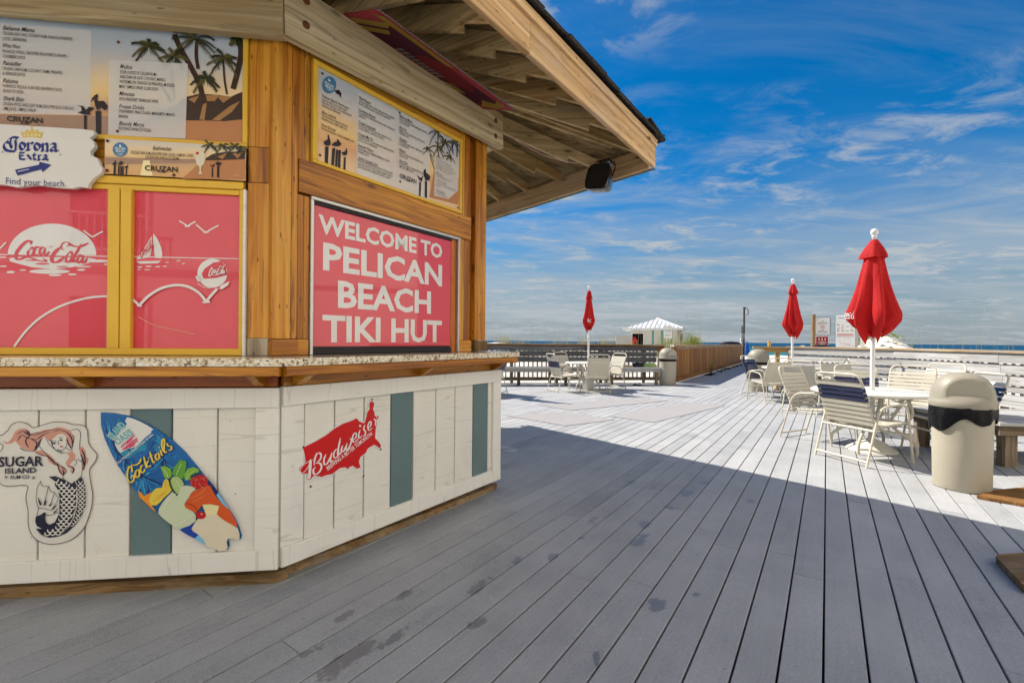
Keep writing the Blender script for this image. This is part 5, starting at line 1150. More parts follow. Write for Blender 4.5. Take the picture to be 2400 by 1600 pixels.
def sunset(name,z0,z1,stops,blue=0):
    g=G(name,.38,.4); t=g.n('ShaderNodeTexCoord'); sx=g.n('ShaderNodeSeparateXYZ'); g.l(t.outputs['Object'],sx.inputs[0])
    n=g.noise(g.map(t.outputs['Object'],(2.2,9,1)),1.0,6,.62,.6)
    f=g.math('DIVIDE',g.math('SUBTRACT',sx.outputs[1],z0),z1-z0); f=g.math('ADD',f,g.math('MULTIPLY',g.math('SUBTRACT',n,.5),.26))
    g.color(g.cr(f,stops)); g.b.inputs['Coat Weight'].default_value=.25; g.b.inputs['Coat Roughness'].default_value=.15
SS=[(.0,(.72,.32,.10)),(.14,(.78,.42,.15)),(.26,(.50,.27,.15)),(.38,(.90,.62,.26)),(.52,(.84,.64,.38)),(.66,(.62,.58,.52)),(.82,(.50,.55,.60)),(1,(.42,.50,.58))]
sunset('print_menu_left',2.28,2.83,SS); sunset('print_menu_right',2.27,2.81,[(.0,(.80,.55,.28)),(.15,(.76,.50,.28)),(.28,(.72,.36,.16)),(.40,(.86,.58,.24)),(.55,(.82,.60,.34)),(.70,(.68,.62,.56)),(.86,(.50,.54,.60)),(1,(.44,.50,.58))])
sunset('print_bush',2.07,2.26,[(0,(.70,.38,.14)),(.25,(.72,.42,.17)),(.42,(.56,.33,.18)),(.56,(.86,.60,.28)),(.8,(.78,.62,.40)),(1,(.62,.58,.52))])
# ================================================================ lettering: every line is set once, then laid onto its sign
TXT={}
def want(s,bold=0,shear=0): TXT.setdefault((s,bold,shear),None)
for k,v in ART.items():
    if isinstance(v[0],list):
        for e in v:
            if e[0]=='t': want(e[3],e[7],e[8])
EXTRA=[('WELCOME TO',60),('PELICAN',60),('BEACH',60),('TIKI HUT',60),('NO',30),('SMOKING',30),('ON THE BEACH',10),('Warning Flag Codes',20),('RIP CURRENTS',20),('FLAG',20),('CLOSED',20),('NOW SMOKE FREE',15),('PLEASE KEEP OFF DUNES',15)]
for s,bd in EXTRA: want(s,bd,0)
tmp=[]
for key in TXT:
    cu=bpy.data.curves.new('t','FONT'); cu.body=key[0]; cu.size=1; cu.offset=key[1]/1000*.5; cu.shear=key[2]/1000; cu.resolution_u=2; o=bpy.data.objects.new('t',cu); col.objects.link(o); tmp.append((key,o,cu))
dg=bpy.context.evaluated_depsgraph_get(); dg.update()
for key,o,cu in tmp:
    me=o.evaluated_get(dg).to_mesh(); V=[v.co.copy() for v in me.vertices]; Fc=[tuple(p.vertices) for p in me.polygons]
    xs_=[v.x for v in V] or [0]; TXT[key]=(V,Fc,min(xs_),max(xs_)); o.evaluated_get(dg).to_mesh_clear()
for key,o,cu in tmp: bpy.data.objects.remove(o); bpy.data.curves.remove(cu)
CAPH=.729
def lay(mb,s,x0,y0,x1,y1,cap,lift,bold=0,shear=0,M=None):
    V,Fc,a,b_=TXT[(s,bold,shear)]; L=math.hypot(x1-x0,y1-y0); ex=((x1-x0)/L,(y1-y0)/L); kx=L/(b_-a); ky=cap/CAPH
    if ex[0]<0: pass
    pts=[]
    for v in V:
        u=(v.x-a)*kx; w=v.y*ky; pts.append((x0+ex[0]*u-ex[1]*w,y0+ex[1]*u+ex[0]*w,lift))
    mb.add(pts,Fc,False,M)
def strip(mb,pts,wd,contrast,lift,M=None,wfun=None):
    P=smoothpath([(p[0],p[1],0) for p in pts],4) if len(pts)>2 else [Vector((p[0],p[1],0)) for p in pts]
    n=len(P); L=[];Rr=[]
    for i in range(n):
        t=(P[min(i+1,n-1)]-P[max(i-1,0)]); t=t.normalized() if t.length>1e-9 else Vector((1,0,0))
        k=1.0
        if contrast>0:
            k=1-contrast*(1-min(1,abs(t.y)*1.15)); e=min(i,n-1-i)/(n-1)
            k*=min(1,.35+e*5)
        h=wd*k/2; q=Vector((-t.y,t.x,0))*h; L.append(P[i]+q); Rr.append(P[i]-q)
    v=[(p.x,p.y,lift) for p in L]+[(p.x,p.y,lift) for p in Rr]
    mb.add(v,[(n+i,n+i+1,i+1,i) for i in range(n-1)],False,M)
def inpoly(p,pl):
    x,y=p;c=False;n=len(pl)
    for i in range(n):
        x1,y1=pl[i];x2,y2=pl[(i+1)%n]
        if (y1>y)!=(y2>y) and x<(x2-x1)*(y-y1)/(y2-y1)+x1:c=not c
    return c
def pairs(l): return [(l[i]/1e4,l[i+1]/1e4) for i in range(0,len(l),2)]
def frame(P,b): return basis(corner(b),dL,UP,nL) if P is PL else basis(corner(b),dR,UP,nR)
NAMES=dict(headings='heading',lines='text_line',headings2='heading',lines2='text_line',sand='beach_print',rocks='rock_print',palms='palm_print',water='ripple_print',gulls='gull_print',drinks='drink_print',script2='script',skyline2='skyline',art='board_art',scales='tail_scales')
def artwork(key,parent,M,lift0,names=None,clip=None):
    """lays the printed shapes of a sign on its face, one mesh per printed element and colour"""
    G_={};order=[];lift=lift0;last=None;lastq=[0,None]
    for e in ART[key]:
        k=e[0]
        if k in 'psnt': kk=(e[1],e[2])
        elif k=='P': kk=(e[1],'palm')
        elif k=='B': kk=(e[1],'burst')
        else: kk=(e[1],'cream')
        if kk!=last: lift+=.00025; last=kk
        lift+=.00003
        def get(c):
            q=(e[1],c) if k not in 'pt' else (e[1],c,len(order))
            if k in 'pt' and lastq[0]==id(e): q=lastq[1]
            lastq[0]=id(e); lastq[1]=q
            if q not in G_: G_[q]=MB(); order.append(q)
            return G_[q]
        if k=='p': get(e[2]).prism(pairs(e[3]),lift,lift,None,False)
        elif k=='s': strip(get(e[2]),pairs(e[3]),e[4]/1e4,e[5]/100,lift)
        elif k=='n':
            pts=smoothpath([(a,b_,0) for a,b_ in pairs(e[3])],3); nb=Vector((e[4][0]/1e4,e[4][1]/1e4,0))
            # broad nib of fixed slant
            m=get(e[2]); n=len(pts); v=[(p.x+nb.x,p.y+nb.y,lift) for p in pts]+[(p.x-nb.x,p.y-nb.y,lift) for p in pts]
            for i in range(n-1):
                a=v[i];b_=v[i+1];c=v[n+i];ar=(b_[0]-a[0])*(c[1]-a[1])-(b_[1]-a[1])*(c[0]-a[0])
                q=[v[i],v[i+1],v[n+i+1],v[n+i]]; m.add(q if ar<0 else q[::-1],[(3,2,1,0)])
        elif k=='t': lay(get(e[2]),e[3],e[4][0]/1e4,e[4][1]/1e4,e[5][0]/1e4,e[5][1]/1e4,e[6]/1e4,lift,e[7],e[8])
        elif k=='P':
            cx,cy_=e[2][0]/1e4,e[2][1]/1e4; Rr=e[3]/1e4; n=e[4]; w=e[5]/1e4
            for i in range(n):
                a=math.pi*(-.18+1.36*i/(n-1))+random.uniform(-.12,.12); l=Rr*random.uniform(.75,1.1); dr=Rr*random.uniform(.35,.75); c='palm' if random.random()<.65 else 'palm2'; m=get(c); lift+=.00002
                at=lambda t:(cx+l*t*math.cos(a),cy_+l*t*math.sin(a)-dr*t*t)
                strip(m,[at(t/4) for t in range(5)],w*.3,0,lift)
                for q in range(1,15):
                    t=q/15; x,y=at(t); th=math.atan2(math.sin(a)*l-2*dr*t,math.cos(a)*l)
                    for sg in (-1,1):
                        bt=th+sg*(.9-.3*t); ll=w*2.4*(1-.5*t)*random.uniform(.7,1.3); tx,ty=x+ll*math.cos(bt),y+ll*math.sin(bt)-ll*.3; hx,hy=-math.sin(bt)*w*.2,math.cos(bt)*w*.2
                        lf=lift+.000002*q
                        m.add([(x-hx,y-hy,lf),(x+hx,y+hy,lf),(tx,ty,lf)],[(0,2,1)])
        elif k=='B':
            cx,cy_=e[2][0]/1e4,e[2][1]/1e4; bo,wh=clip
            for i in range(e[3]):
                a=random.uniform(0,2*math.pi); l=random.uniform(e[4],e[5])/1e4; bend=random.uniform(-.5,.5); r0=random.uniform(0,.007)
                pts=[(cx+(r0+l*t/4)*math.cos(a+bend*t*t/16),cy_+(r0+l*t/4)*math.sin(a+bend*t*t/16)-.007*t*t/16) for t in range(5)]
                if all(inpoly(p,bo) for p in pts) and not any(inpoly(p,wh) for p in pts[1:]): lift+=.000004; strip(get(random.choice(e[6])),pts,e[7]/1e4*random.uniform(.6,1.5),.0 if False else .9,lift)
        elif k=='C':
            pl=pairs(e[2]); rr=e[3]/1e4; w=e[4]/1e4; x0=min(p[0] for p in pl);x1=max(p[0] for p in pl);y0=min(p[1] for p in pl);y1=max(p[1] for p in pl); row=0; y=y1; m=get('cream')
            while y>y0:
                x=x0+(row%2)*rr
                while x<x1:
                    if inpoly((x,y-rr*.2),pl) and inpoly((x,y+rr*.6),pl) and inpoly((x,y-rr),pl):
                        strip(m,[(x+rr*.95*math.cos(R(q)),y+rr*math.sin(R(q))) for q in (15,-30,-60,-90,-120,-150,-195)],w,0,lift); lift+=.000003
                    x+=2*rr
                y-=rr*1.15; row+=1
    for q in order:
        ob=G_[q].build(NAMES.get(q[0],q[0]),'print_'+q[1],parent,M)
        if len(q)==2: tag(ob,kind='stuff')
def plate(name,pts,t,mat,M,parent=None):
    mb=MB(); mb.prism(pts,0,t); return mb.build(name,mat,parent,M)
def screws(parent,M,L,lift,r=.008):
    for x,y in L:
        mb=MB(); mb.lathe([(0,.004),(r*.6,.0035),(r,.001),(r,0)],10); mb.build('screw','rust',parent,M@Matrix.Translation((x,y,lift)))
random.seed(8)
# ---- left menu board
M=frame(PL,.18); bx=pairs(ART['menuL_box'])
z0,z1=2.279,2.8345
mnl=plate('menu_board',[(-2.05,z0),(-.1815,z0),(-.1815,z1),(-2.05,z1)],.006,'print_menu_left',M); tag(mnl,'wide drinks menu board printed with palms and rocks on sunset beach, yellow frame','menu board')
artwork('menuL',mnl,M,.0065)
screws(mnl,M,[(-.778,2.755),(-.778,2.30)],.009)
# ---- bushwacker board
bx=pairs(ART['bush_box'])
bsh=plate('menu_board',[(-.823,2.075),(-.157,2.075),(-.157,2.2535),(-.823,2.2535)],.006,'print_bush',M@Matrix.Translation((0,0,.022))); tag(bsh,'narrow sunset drinks board with milkshake glass, below the wide menu','menu board')
artwork('bush',bsh,M@Matrix.Translation((0,0,.022)),.0065)
screws(bsh,M@Matrix.Translation((0,0,.022)),[(-.81,2.24),(-.81,2.09),(-.50,2.085)],.009)
# ---- right menu board
M=frame(PR,.18)
mnr=plate('menu_board',[(.2155,2.274),(1.4305,2.274),(1.4305,2.811),(.2155,2.811)],.006,'print_menu_right',M@Matrix.Translation((0,0,-.006))); tag(mnr,'sunset drinks menu board with four columns of text above the welcome window','menu board')
artwork('menuR',mnr,M@Matrix.Translation((0,0,-.006)),.0065)
screws(mnr,M@Matrix.Translation((0,0,-.006)),[(.245,2.785),(.235,2.31),(.82,2.795),(.83,2.33),(1.415,2.295)],.009)
# ---- left windows (red printed film behind glass), parts of the hut
M=frame(PL,.18)
for nm,s0,s1,key in (('window_pane',-2.04,-.8135,'coke'),('window_pane',-.7065,-.1935,'coke2')):
    w=plate(nm,[(s0,1.1945),(s1,1.1945),(s1,2.0035),(s0,2.0035)],.004,'red_vinyl',M@Matrix.Translation((0,0,-.012)),hut)
    artwork(key,w,M@Matrix.Translation((0,0,-.012)),.0042)
# ---- welcome window
M=frame(PR,.18)@Matrix.Translation((0,0,-.03))
w=plate('window_pane',[(.204,1.1925),(1.3715,1.1925),(1.3715,2.0255),(.204,2.0255)],.004,'red_vinyl',M,hut)
mb=MB()
for s,x0,x1,y,c in (('WELCOME TO',.246,1.275,1.872,.108),('PELICAN',.277,1.275,1.662,.160),('BEACH',.378,1.160,1.447,.162),('TIKI HUT',.277,1.278,1.236,.160)): lay(mb,s,x0,y,x1,y+.004,c,.0048,60,0)
mb.build('welcome_lettering','print_vinylwhite',w,M)
mb=MB(); mb.box(((.204+1.37)/2,1.1995,.006),(1.16,.012,.004)); mb.build('window_gasket','black_rubber',w,M)
# ---- white plank beer plaque with arrow
M=frame(PL,.18)@Matrix.Translation((0,0,.022))
pl=pairs(ART['corona_outline']); cor=plate('beer_plaque',pl,.022,'white_plaque' if 'white_plaque' in MATS else paint('white_plaque',(.76,.735,.68),.6,.3,.06,4,(.60,.56,.48),.35,.15),M); tag(cor,'white ragged edged wooden plaque with blue lettering, crown and arrow','sign')
artwork('corona',cor,M,.0225)
# ---- mermaid plaque
M=frame(PL,0)@Matrix.Translation((0,0,.0045))
mer=plate('rum_plaque',pairs(ART['mermaid_outline']),.005,flat('plaque_cream',(.71,.68,.60),.42,.35),M); tag(mer,'cream cut out metal plaque with mermaid and rum lettering on white panels','sign')
artwork('mermaid',mer,M,.0054)
# ---- surfboard sign
M=frame(PL,0)@Matrix.Translation((0,0,.0045)); so_=pairs(ART['surf_outline'])
srf=plate('surfboard_sign',so_,.009,'print_deepblue',M); tag(srf,'surfboard shaped sign with frozen cocktails and blue palms, fixed over a slate stripe','sign')
artwork('surf',srf,M,.0092,None,(so_,pairs(ART['surf_white'])))
# ---- red map sign
M=frame(PR,0)@Matrix.Translation((0,0,.006))
bud=plate('beer_map_sign',pairs(ART['bud_outline']),.006,'print_white',M); tag(bud,'red country map shaped beer sign with white script on white panels','sign')
artwork('bud',bud,M,.0062)
screws(bud,M,[(.117,.689),(.545,.892),(.612,.583),(.49,.45),(.16,.475)],.006,.006)
# ---- red and gold banner tucked under the rafters
bz=3.02
def rayz(u,v,z): t=(z-EYE)/v; return Vector((u*t,t,z))
q0=Vector((-.50,2.24,3.04)); q1=Vector((-.30,2.62,3.03))
ban=empty('rum_banner',(-.2,2.9,2.99),'red and gold banner with braided edge tucked above the beam under the rafters','banner')
ex=Vector((dR.x,dR.y,.0)); ey=(nR*.955-UP*.30).normalized(); ez=ex.cross(ey); 
if ez.z>0: ez=-ez
Mb=basis(PR(.36,3.13,.085,.01),ex,ey,ex.cross(ey)); sg=1 if ex.cross(ey).z<0 else -1
def bl(z): return z*sg
def bp(name,pts,mat,l):
    mb=MB(); mb.prism(pts,bl(l),bl(l),None,True); return mb.build(name,mat,ban,Mb)
for k,c in dict(ban_red=(.30,.03,.04),ban_maroon=(.13,.02,.05),ban_gold=(.52,.36,.06),ban_grey=(.30,.29,.27)).items(): flat('print_'+k,c,.6,.2)
LB_=1.30; WB=.31
mb=MB(); mb.prism([(0,-.06),(LB_,-.06),(LB_,WB),(0,WB)],-.004,.004); mb.build('cloth','print_ban_red',ban,Mb)
bp('centre_field','' or [(.10,.0),(LB_-.12,.0),(LB_-.06,.12),(LB_-.14,.24),(.16,.24),(.06,.14)],'print_ban_maroon',.0046)
bp('emblem',[(.45,.10),(.6,.04),(.85,.06),(1.0,.14),(.88,.24),(.62,.25),(.48,.19)],'print_ban_red',.0052)
for P in ([(.02,.02),(.07,.0),(.16,.20),(.12,.26)],[(.10,.0),(.15,-.02),(.22,.14),(.18,.18)],[(.02,.24),(.60,.25),(.64,.29),(.06,.295)],[(.80,.0),(.98,.0),(1.02,.05),(.86,.055)],[(1.12,.12),(1.24,.02),(1.28,.16),(1.22,.27),(1.12,.27),(1.19,.20)]): bp('gold_scroll',P,'print_ban_gold',.0056)
for i in range(9):
    x=.36+i*.045; bp('letter_bar',[(x,.01),(x+.028,.01),(x+.036,.075),(x+.008,.075)],'print_ban_grey',.006)
mb=MB()
for i in range(60): mb.tube([(LB_*i/60,WB-.012,0),(LB_*(i+.5)/60,WB+.012,0),(LB_*(i+1)/60,WB-.012,0)],.004,4)
mb.build('braided_edge','print_ban_grey',ban,Mb)
# ---- speaker hanging under the rafters
sp=empty('speaker',(.86,4.42,2.92),'black outdoor loudspeaker hung under the roof corner','speaker')
flat('speaker_black',(.008,.008,.011),.22,.6,.4)
SPM=basis((.845,4.44,2.83),Vector((.75,-.66,0)).normalized(),Vector((0,0,1)),Vector((-.66,-.75,0)).normalized())
SPM=SPM@Matrix.Rotation(R(-14),4,'X')
prof=[(-.105,-.115),(.085,-.145),(.125,-.10),(.125,.06),(.085,.125),(-.075,.145),(-.12,.09),(-.13,-.05)]
prof=[(p.x,p.y) for p in smoothpath([(x,y,0) for x,y in prof+[prof[0]]],4)[:-1]]
mb=MB(); n=len(prof); rings=[(-.09,.55),(-.07,.8),(0,.95),(.05,1.0),(.062,.99),(.066,.93)]
v=[(x*k,y*k,z) for z,k in rings for x,y in prof]; fcs=[(i*n+j,i*n+(j+1)%n,(i+1)*n+(j+1)%n,(i+1)*n+j) for i in range(len(rings)-1) for j in range(n)]
mb.add(v,fcs,True); mb.add(v[-n:],[tuple(range(n))]); mb.add(v[:n],[tuple(range(n-1,-1,-1))]); mb.build('cabinet','speaker_black',sp,SPM)
mb=MB(); mb.prism([(x*.88,y*.88) for x,y in prof],.0665,.0685); mb.build('grille','black_rubber',sp,SPM)
mb=MB(); mb.tube([(-.135,0,0),(-.14,.10,-.02),(-.12,.17,-.03),(.12,.17,-.03),(.14,.10,-.02),(.135,0,0)],.007,6); mb.build('bracket','speaker_black',sp,SPM)
mb=MB(); mb.box((0,.185,-.03),(.17,.03,.10)); mb.build('mount','speaker_black',sp,SPM)
flat('wire_pink',(.55,.30,.24),.5,.3)
a=PR(1.86,3.03,.085,.02); bq=Vector((.84,4.44,2.99)); mb=MB(); mb.tube([a+(bq-a)*(i/10)-UP*(.10*math.sin(math.pi*i/10)) for i in range(11)],.004,5); wr=mb.build('speaker_wire','wire_pink'); setp(wr,sp)
# ================================================================ tables, umbrellas, chairs, bins
paint('cream_metal',(.62,.57,.46),.4,.4,.05,9,(.50,.44,.34),.15)
paint('cream_strap',(.60,.56,.46),.5,.35,.06,8,(.52,.47,.38),.2)
paint('navy_strap',(.012,.018,.075),.35,.5,.2,8)
paint('table_white',(.66,.64,.57),.35,.4,.04,4)
paint('bin_beige',(.42,.385,.30),.6,.35,.06,5,(.33,.29,.21),.35,.06)
paint('bin_lid',(.31,.285,.225),.5,.4,.08,4,(.20,.18,.15),.55,.05)
g=G('bin_bag',.4,.18); g.color((.004,.004,.005)); g.bump(g.noise(g.obj(),14,3,.6,1.2),.6,.02)
def redcloth():
    g=G('red_canvas',.75,.25); o=g.obj(); n=g.noise(o,4,4,.6); w=g.noise(g.map(o,(220,220,220)),1.0,2,.5); cr=g.noise(g.map(o,(9,9,2.2)),1.0,4,.6,.8); g.color(g.mix(n,(.42,.009,.011),(.62,.022,.022))); g.bump(g.math('ADD',g.math('MULTIPLY',w,.10),cr),.55,.02)
    g.b.inputs['Subsurface Weight'].default_value=0
    tl=g.n('ShaderNodeBsdfTranslucent'); tl.inputs[0].default_value=(.75,.03,.02,1); mx=g.n('ShaderNodeMixShader'); mx.inputs[0].default_value=.28; g.l(g.b.outputs[0],mx.inputs[1]); g.l(tl.outputs[0],mx.inputs[2]); g.l(mx.outputs[0],g.nt.nodes['Material Output'].inputs[0])
redcloth()
def bend(pts,r=.06,k=5):
    out=[Vector(pts[0])]
    for i in range(1,len(pts)-1):
        a,b_,c=Vector(pts[i-1]),Vector(pts[i]),Vector(pts[i+1]); u=(a-b_);v=(c-b_); ru=min(r,u.length*.45); rv=min(r,v.length*.45); p=b_+u.normalized()*ru;q=b_+v.normalized()*rv
        for j in range(k+1):
            t=j/k; out.append(p*(1-t)**2+b_*2*t*(1-t)+q*t*t)
    out.append(Vector(pts[-1])); return out
def strap_mesh(half,wd,mat,nm):
    # a vinyl strap wound round both side tubes: flat loop, slightly sagging
    n=8; path=[]
    for i in range(n+1): path.append((-half+2*half*i/n,.0145-.004*math.sin(math.pi*i/n)))
    for a in (60,20,-20,-60): path.append((half+.0165*math.cos(R(a)),.0165*math.sin(R(a))))
    for i in range(n+1): path.append((half-2*half*i/n,-.0145+.004*math.sin(math.pi*i/n)*0))
    for a in (240,200,160,120): path.append((-half+.0165*math.cos(R(a)),.0165*math.sin(R(a))))
    m=len(path); v=[(x,-wd/2,z) for x,z in path]+[(x,wd/2,z) for x,z in path]
    f=[(i,m+i,m+(i+1)%m,(i+1)%m) for i in range(m)]
    return mesh(nm,v,f,mat,True)
ST={k:strap_mesh(.25,.040,k+'_strap','strap') for k in ('cream','navy')}
def tube_mesh(path,r,mat,nm,n=8,closed=False):
    mb=MB(); mb.tube(path,r,n,True,closed); return mesh(nm,mb.v,mb.f,mat,mb.s)
TR=.0118
side=[bend([(x,-.34,0),(x,-.165,.60),(x,.21,.635),(x,.30,0)],.11,6) for x in (-.285,.285)]
CH=dict(sl=tube_mesh(side[0],TR,'cream_metal','side_frame'),sr=tube_mesh(side[1],TR,'cream_metal','side_frame'),
 back=tube_mesh(bend([(-.25,-.17,.35),(-.25,-.40,.935),(.25,-.40,.935),(.25,-.17,.35)],.085,6),TR,'cream_metal','back_frame'),
 seat=tube_mesh(bend([(-.25,-.20,.385),(-.25,.245,.425),(.25,.245,.425),(.25,-.20,.385)],.05,5),TR,'cream_metal','seat_frame'),
 bar=tube_mesh([(-.285,-.322,.055),(.285,-.322,.055)],.012,'cream_metal','crossbar'),
 bar2=tube_mesh([(-.285,-.235,.362),(.285,-.235,.362)],.012,'cream_metal','seat_rail'),
 bar3=tube_mesh([(-.285,.262,.30),(.285,.262,.30)],.012,'cream_metal','seat_rail'))
CHG='strap chairs around the deck tables'
def chair(rear,f,label,navy=(),seatnavy=(),sink=0):
    f=Vector((f[0],f[1],0)).normalized(); c=Vector((rear[0],rear[1],0))+f*.34; rz_=math.atan2(-f.x,f.y)
    o=empty('strap_chair',c,label,'chair',CHG,rz_)
    for k,n in (('sl','side_frame'),('sr','side_frame'),('back','back_frame'),('seat','seat_frame'),('bar','crossbar'),('bar2','seat_rail'),('bar3','seat_rail')): put(n,CH[k],o,None,False)
    u=Vector((0,-.23,.585)).normalized(); nb=Vector((0,u.z,-u.y)); p0=Vector((0,-.17,.35))
    for i in range(9):
        p=p0+u*(.085+.0535*i)
        put('back_strap',ST['navy' if i in navy else 'cream'],o,basis(p,(1,0,0),u,Vector((1,0,0)).cross(u)),False)
    us=Vector((0,.445,.04)).normalized(); ps=Vector((0,-.20,.385))
    for i in range(8):
        p=ps+us*(.035+.0535*i); put('seat_strap',ST['navy' if i in seatnavy else 'cream'],o,basis(p,(1,0,0),us,Vector((1,0,0)).cross(us)),False)
    return o
T1=(2.0,11.9); T2c=(4.26,5.38); T3=(6.37,10.35); T4=(-.95,10.64)
N3=(4,5,6); ALL=tuple(range(9))
chair((3.50,4.85),(.965,.262),'cream strap chair with three navy back straps nearest the camera',(5,6,7))
chair((3.85,6.22),(.457,-.89),'all cream strap chair left of the near umbrella table, its arm towards the camera')
chair((5.10,6.75),(-.5,-.86),'cream strap chair with dark navy back straps behind the near umbrella pole',(3,4,5,6))
chair((5.72,6.50),(-.80,-.6),'all cream strap chair behind the near table, beside the big bin')
chair((5.22,5.02),(-.98,.2),'strap chair with navy seat and navy upper back hidden behind the big bin',(5,6,7),ALL)
chair((6.95,7.3),(-.9,-.3),'pale strap chair by the slatted bench, seen over the big bin lid')
chair((2.07,10.83),(.02,1),'all cream strap chair seen square from behind at the farthest left table')
chair((1.0,11.2),(.923,.384),'cream strap chair with three navy straps on the left of the far left table',(4,5,6))
chair((2.86,12.2),(-.86,-.5),'sunlit white strap chair on the right of the far left table')
chair((1.38,12.75),(.62,-.78),'cream strap chair between the far left table and the dark bench')
chair((-.18,10.5),(-.95,.32),'strap chair with navy straps peeping out past the end of the bar counter',(3,4,5,6))
chair((5.70,10.95),(.50,-.87),'strap chair with all navy straps in front of the beige bin by the walkway',ALL,ALL)
chair((5.58,9.50),(-.1,1),'cream strap chair seen from behind at the middle umbrella table')
chair((5.05,8.0),(.83,.55),'cream strap chair standing edge on between the middle and near tables')
chair((6.3,8.85),(-.25,-.97),'cream strap chair facing the camera in front of the slatted bench')
chair((7.02,9.6),(-.85,.5),'strap chair with one navy strap close against the slatted bench joint',(5,))
# ---- tables
def table(c,label,stand):
    o=empty('patio_table',(c[0],c[1],0),label,'table','round white deck tables')
    mb=MB(); mb.lathe([(.022,.705),(.55,.705),(.598,.702),(.61,.694),(.61,.672),(.60,.668),(.55,.676),(.022,.676)],40); mb.build('table_top','table_white',o,None,False)
    leg=[(.30,0,.672),(.25,0,.52),(.19,0,.40),(.20,0,.30),(.36,0,.17),(.41,0,.10),(.41,0,0)]
    me=tube_mesh(smoothpath(leg,4),.017,'cream_metal','leg'); me2=tube_mesh(smoothpath([(.30,0,.672),(.36,0,.55),(.36,0,.42),(.22,0,.30)],4),.014,'cream_metal','leg_brace')
    for k in range(4):
        Mq=Matrix.Rotation(R(45+90*k+c[0]*40),4,'Z'); put('leg',me,o,Mq,False); put('leg_brace',me2,o,Mq,False)
    mb=MB(); mb.tube([(.25*math.cos(q*math.pi/10),.25*math.sin(q*math.pi/10),.33) for q in range(20)],.011,6,False,True); mb.build('brace_ring','cream_metal',o,None,False)
    return o
table(T1,'round white table at the farthest left umbrella',0); table(T2c,'round white table under the nearest and biggest umbrella',1); table(T3,'round white table under the middle umbrella by the walkway',0); table(T4,'round white table hidden behind the bar hut',0)
# ---- closed umbrellas
_rb={}
def ribs(seed):
    if seed not in _rb:
        rr=random.Random(seed*97); a=[]; q=rr.uniform(0,1)
        for k in range(7): a.append((q,rr.uniform(.16,.42),rr.uniform(.82,1.22))); q+=2*math.pi/7*rr.uniform(.72,1.28)
        sc_=2*math.pi/(q-a[0][0]); _rb[seed]=[(a[0][0]+(x-a[0][0])*sc_,d,m) for x,d,m in a]
    return _rb[seed]
def canopy_r(z,q,seed):
    # z from 0 (lower fringe) to 1 (top): cloth hangs in flat panels between sharp rib folds
    zs=[(0,.085),(.06,.15),(.15,.215),(.22,.222),(.36,.178),(.5,.142),(.75,.09),(.86,.07),(.90,.065),(1,.03)]
    for i in range(len(zs)-1):
        if zs[i][0]<=z<=zs[i+1][0]:
            t=(z-zs[i][0])/(zs[i+1][0]-zs[i][0]); r=zs[i][1]*(1-t)+zs[i+1][1]*t; break
    else: r=.03
    L=ribs(seed); n=len(L); q=(q+.35*(1-z)*math.sin(seed)-L[0][0])%(2*math.pi)+L[0][0]
    for k in range(n):
        a=L[k][0]; b_=L[(k+1)%n][0]+(2*math.pi if k==n-1 else 0)
        if a<=q<=b_:
            t=(q-a)/(b_-a); m=L[k][2]*(1-t)+L[(k+1)%n][2]*t; dp=L[k][1]
            w=(4*t*(1-t)); s=dp*w-.10*math.sin(3*math.pi*t)*dp*2
            f=min(1,(1-z)*1.25); return r*(1+f*(m-1)*.7-f*s+.018*math.sin(23*q+seed+9*z)*f)
    return r
UGR='closed red umbrellas'
